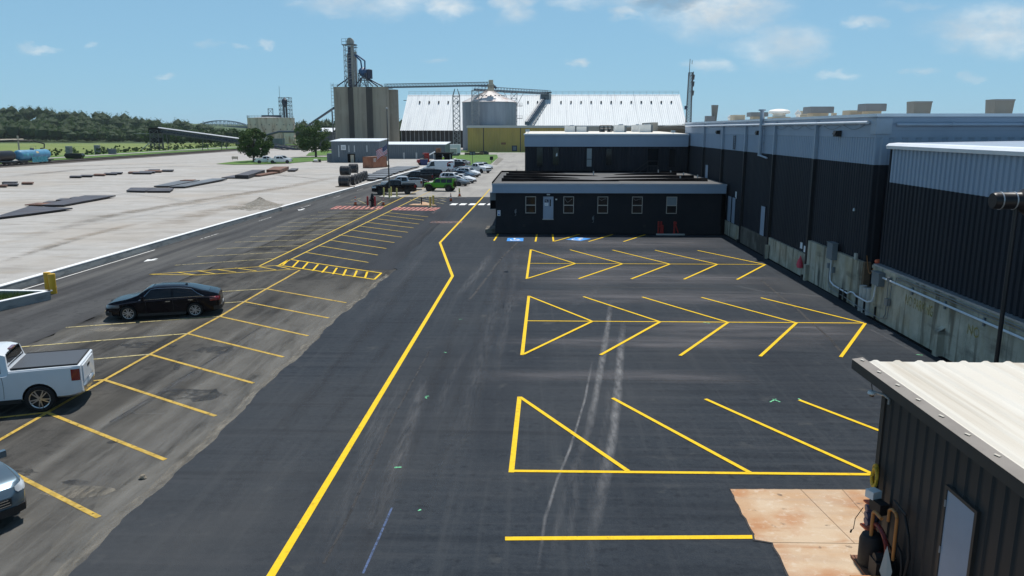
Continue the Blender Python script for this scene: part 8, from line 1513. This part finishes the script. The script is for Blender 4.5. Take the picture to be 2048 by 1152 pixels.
    b = G(948, 310); mb = MB(); mb.box(b.x - 3.2, b.x + 3.2, b.y, b.y + 1.4, -.02, .75); mb.box(b.x - 3.2, b.x - 3.0, b.y - .3, b.y, -.02, .4); put(mb, 'timber_stack', M['timber'], label='low dark timber stack on the far lawn before the ochre hall', cat='timber stack')
    b = G(968, 309.5); mb = MB(); mb.box(b.x - 1.6, b.x + 1.6, b.y, b.y + 1.0, -.02, .9); mb.box(b.x - 1.3, b.x + 1.0, b.y + .2, b.y + .9, .9, 1.2); put(mb, 'planter_box', M['barn_wall'], label='dark planter box right of the timber stack on the lawn', cat='planter')
    b = G(985, 301.5); mb = MB(); mb.box(b.x - 2.2, b.x + 2.2, b.y, b.y + 1.6, -.02, 1.5); mb.tube((b.x - 1.8, b.y, 1.3), (b.x - 1.2, b.y, 3.4), .18, 6); put(mb, 'pump_trailer', M['rust'], label='rusty pump trailer with a tilted pale pipe before the ochre hall', cat='trailer')
build_rail()

# ================================================================== LAWNS, TREES, FOREST
def lawns():
    def blob(pts, z, nm, m='lawn'):
        P = [G(x, y, 0) for x, y in pts]; mb = MB(); mb.sheet([(p.x, p.y) for p in P], z); put(mb, nm, M[m], kind='structure')
    blob([(432, 328.5), (470, 330), (520, 329.5), (575, 327.5), (640, 322), (664, 321), (664, 314), (620, 314.5), (560, 317.5), (515, 320.5), (470, 323.5)], .11, 'lawn'); blob([(612, 312), (664, 311), (664, 300), (640, 301), (618, 306)], .11, 'lawn')
    blob([(893, 327), (930, 331), (968, 331), (982, 328), (996, 316), (994, 309.5), (893, 309.5)], .05, 'lawn'); blob([(893, 305), (1050, 305), (1050, 301.5), (893, 301.5)], .05, 'lawn')
    blob([(1008, 318), (993, 331), (985, 329), (997, 315)], .055, 'lawn', 'sand')
    blob([(490, 300), (600, 295), (600, 291), (480, 294)], .05, 'lawn')
lawns()
def leaf_mesh(name, cen, size, m, tri=False):
    n = len(cen); nrm = rng.normal(size=(n, 3)); nrm[:, 2] = np.abs(nrm[:, 2]) * .9 + .15; nrm /= np.linalg.norm(nrm, axis=1)[:, None]; a = np.cross(nrm, rng.normal(size=(n, 3))); a /= np.linalg.norm(a, axis=1)[:, None]; b = np.cross(nrm, a); s = (size * (.6 + .8 * rng.random(n)))[:, None]
    V = np.stack([cen - a * s * .5, cen - b * s * .32, cen + a * s * .5, cen + b * s * .32], 1).reshape(-1, 3)
    me = bpy.data.meshes.new(name); me.vertices.add(4 * n); me.vertices.foreach_set('co', V.ravel().astype(np.float32)); me.loops.add(4 * n); me.loops.foreach_set('vertex_index', np.arange(4 * n, dtype=np.int32)); me.polygons.add(n); me.polygons.foreach_set('loop_start', np.arange(0, 4 * n, 4, dtype=np.int32)); me.polygons.foreach_set('loop_total', np.full(n, 4, dtype=np.int32)); me.update(); me.validate(); me.materials.append(m); return me
def crown_points(n, c, rx, rz, clumps, seed, low=-.75):
    g = np.random.default_rng(seed); d = g.normal(size=(clumps, 3)); d /= np.linalg.norm(d, axis=1)[:, None]; rad = (.35 + .62 * g.random(clumps) ** .5)[:, None]; cc = d * rad; cc = cc[cc[:, 2] > low]; k = g.integers(0, len(cc), n); off = g.normal(size=(n, 3)); off /= np.linalg.norm(off, axis=1)[:, None]; off *= (g.random(n) ** .4)[:, None] * (.15 + .15 * g.random(len(cc)))[k][:, None]
    p = cc[k] + off; p[:, 0] *= rx; p[:, 1] *= rx; p[:, 2] *= rz; return p + np.array(c)
def big_tree(px, py, xl, xr, ytop, label, seed):
    b = G(px, py); s = b.y / 1582.; w = (xr - xl) * s; h = (py - ytop) * s; t = thing('broadleaf_tree', label, 'tree', (b.x, b.y, .05)); cx = ((xl + xr) / 2 - px) * s; zc = h * .56
    p = crown_points(13000, (cx, 0, zc), w * .53, h * .47, 62, seed, -.9); link('crown', leaf_mesh('crown', p, .40, M['leaf']), t)
    mb = MB(); r = .38; mb.tube((0, 0, -.1), (.05, 0, h * .28), r, 10, r1=r * .75); ends = []
    for k in range(7):
        a = 2 * math.pi * k / 7 + seed; q = (cx * .4 + w * .24 * math.cos(a), w * .24 * math.sin(a), h * (.42 + .10 * (k % 3))); mb.tube((.05, 0, h * .26), q, r * .45, 6, r1=r * .2); mb.tube(q, (q[0] * 1.6, q[1] * 1.6, q[2] + h * .18), r * .2, 5, r1=.03)
    mb.tube((.05, 0, h * .26), (cx * .5, 0, h * .75), r * .6, 7, r1=.06); put(mb, 'trunk', M['bark'], t, smooth=50, w=False)
big_tree(508, 324, 482, 545, 259, 'broad lawn tree beside the white pickups', 3); big_tree(632, 314, 592, 662, 247, 'rounder dense lawn tree left of the slate grey shed', 5)
def forest():
    cs, sz = [], []; g = np.random.default_rng(11); core = MB()
    ico = bmesh.new(); bmesh.ops.create_icosphere(ico, subdivisions=1, radius=1); iv = np.array([v.co[:] for v in ico.verts]); fi = [tuple(v.index for v in f.verts) for f in ico.faces]; ico.free()
    def tree(x, y, h, w, n, leaf):
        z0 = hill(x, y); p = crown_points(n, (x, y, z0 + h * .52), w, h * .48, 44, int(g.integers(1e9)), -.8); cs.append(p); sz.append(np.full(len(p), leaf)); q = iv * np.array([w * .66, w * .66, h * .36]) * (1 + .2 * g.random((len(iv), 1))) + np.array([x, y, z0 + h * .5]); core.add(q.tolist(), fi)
    # front edge of the wood and the slope behind it
    for X in np.arange(-560, -195, 6.5):
        for j, Y in enumerate((548, 560, 575, 592, 612, 634, 660, 690, 722, 760, 800)):
            if j > 4 and g.random() < .25: continue
            x = X + g.normal(0, 2.2) - j * 1.5; y = Y + g.normal(0, 4); sc = 1 - .72 * sstep(-395, -235, x); tree(x, y, (11.5 + 5.5 * g.random()) * sc, (5.8 + 2.4 * g.random()) * (.7 + .3 * sc), 460 if j < 4 else 300, .80)
    # wood right of the tank, behind the silos
    for X in np.arange(-176, -60, 6.5):
        for Y in (560, 590, 625, 665):
            x = X + g.normal(0, 2); tree(x, Y + g.normal(0, 5), 12 + 4 * g.random(), 4.8 + 1.4 * g.random(), 260, .85)
    # nearer trees along the tracks below the conveyor
    for px, Y, h in ((428, 430, 7), (438, 436, 8), (448, 440, 9), (456, 436, 9.5), (465, 440, 10), (476, 446, 8), (400, 440, 9), (412, 444, 10), (388, 446, 9), (372, 450, 10), (355, 440, 6), (340, 450, 7), (322, 452, 10), (300, 456, 9), (280, 460, 8), (470, 470, 7), (455, 480, 7.5), (440, 490, 8), (420, 500, 8.5), (400, 500, 9), (380, 505, 9), (360, 510, 10), (340, 515, 12), (320, 515, 13), (300, 520, 14), (485, 430, 6), (798, 420, 14), (803, 425, 13), (792, 430, 14)):
        tree((px - 1072) * Y / 1582., Y, h * (.9 + .3 * g.random()), h * .42, 420, .75)
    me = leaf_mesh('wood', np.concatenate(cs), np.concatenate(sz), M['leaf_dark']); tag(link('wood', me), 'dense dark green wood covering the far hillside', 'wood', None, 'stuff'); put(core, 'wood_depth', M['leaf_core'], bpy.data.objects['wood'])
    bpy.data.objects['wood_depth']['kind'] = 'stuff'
    cs2 = []; g2 = np.random.default_rng(5)                        # scrub along the foot of the bank
    for k in range(120):
        y = 200 + 300 * (k / 120.0); x = -160 + g2.normal(0, 2.5); h = .9 + 1.6 * g2.random(); cs2.append(crown_points(140, (x, y, h * .45), h * .8, h * .55, 8, 100 + k, -.9))
    me = leaf_mesh('scrub', np.concatenate(cs2), np.full(sum(map(len, cs2)), .5), M['leaf']); tag(link('scrub', me), 'loose green scrub along the foot of the meadow bank', 'scrub', None, 'stuff')
forest()

# ================================================================== SUMMER HAZE
def haze():
    mb = MB(); mb.box(-2550, 2550, -130, 6050, -1.6, 48.0); m = bpy.data.materials.new('summer haze'); m.use_nodes = True; nt = m.node_tree; nt.nodes.clear()
    o = nt.nodes.new('ShaderNodeOutputMaterial'); v = nt.nodes.new('ShaderNodeVolumePrincipled'); v.inputs['Color'].default_value = (.80, .90, 1.0, 1); v.inputs['Density'].default_value = HAZE; v.inputs['Anisotropy'].default_value = .2; nt.links.new(v.outputs[0], o.inputs['Volume'])
    tag(put(mb, 'haze', m), kind='stuff')
HAZE = .00007
haze()
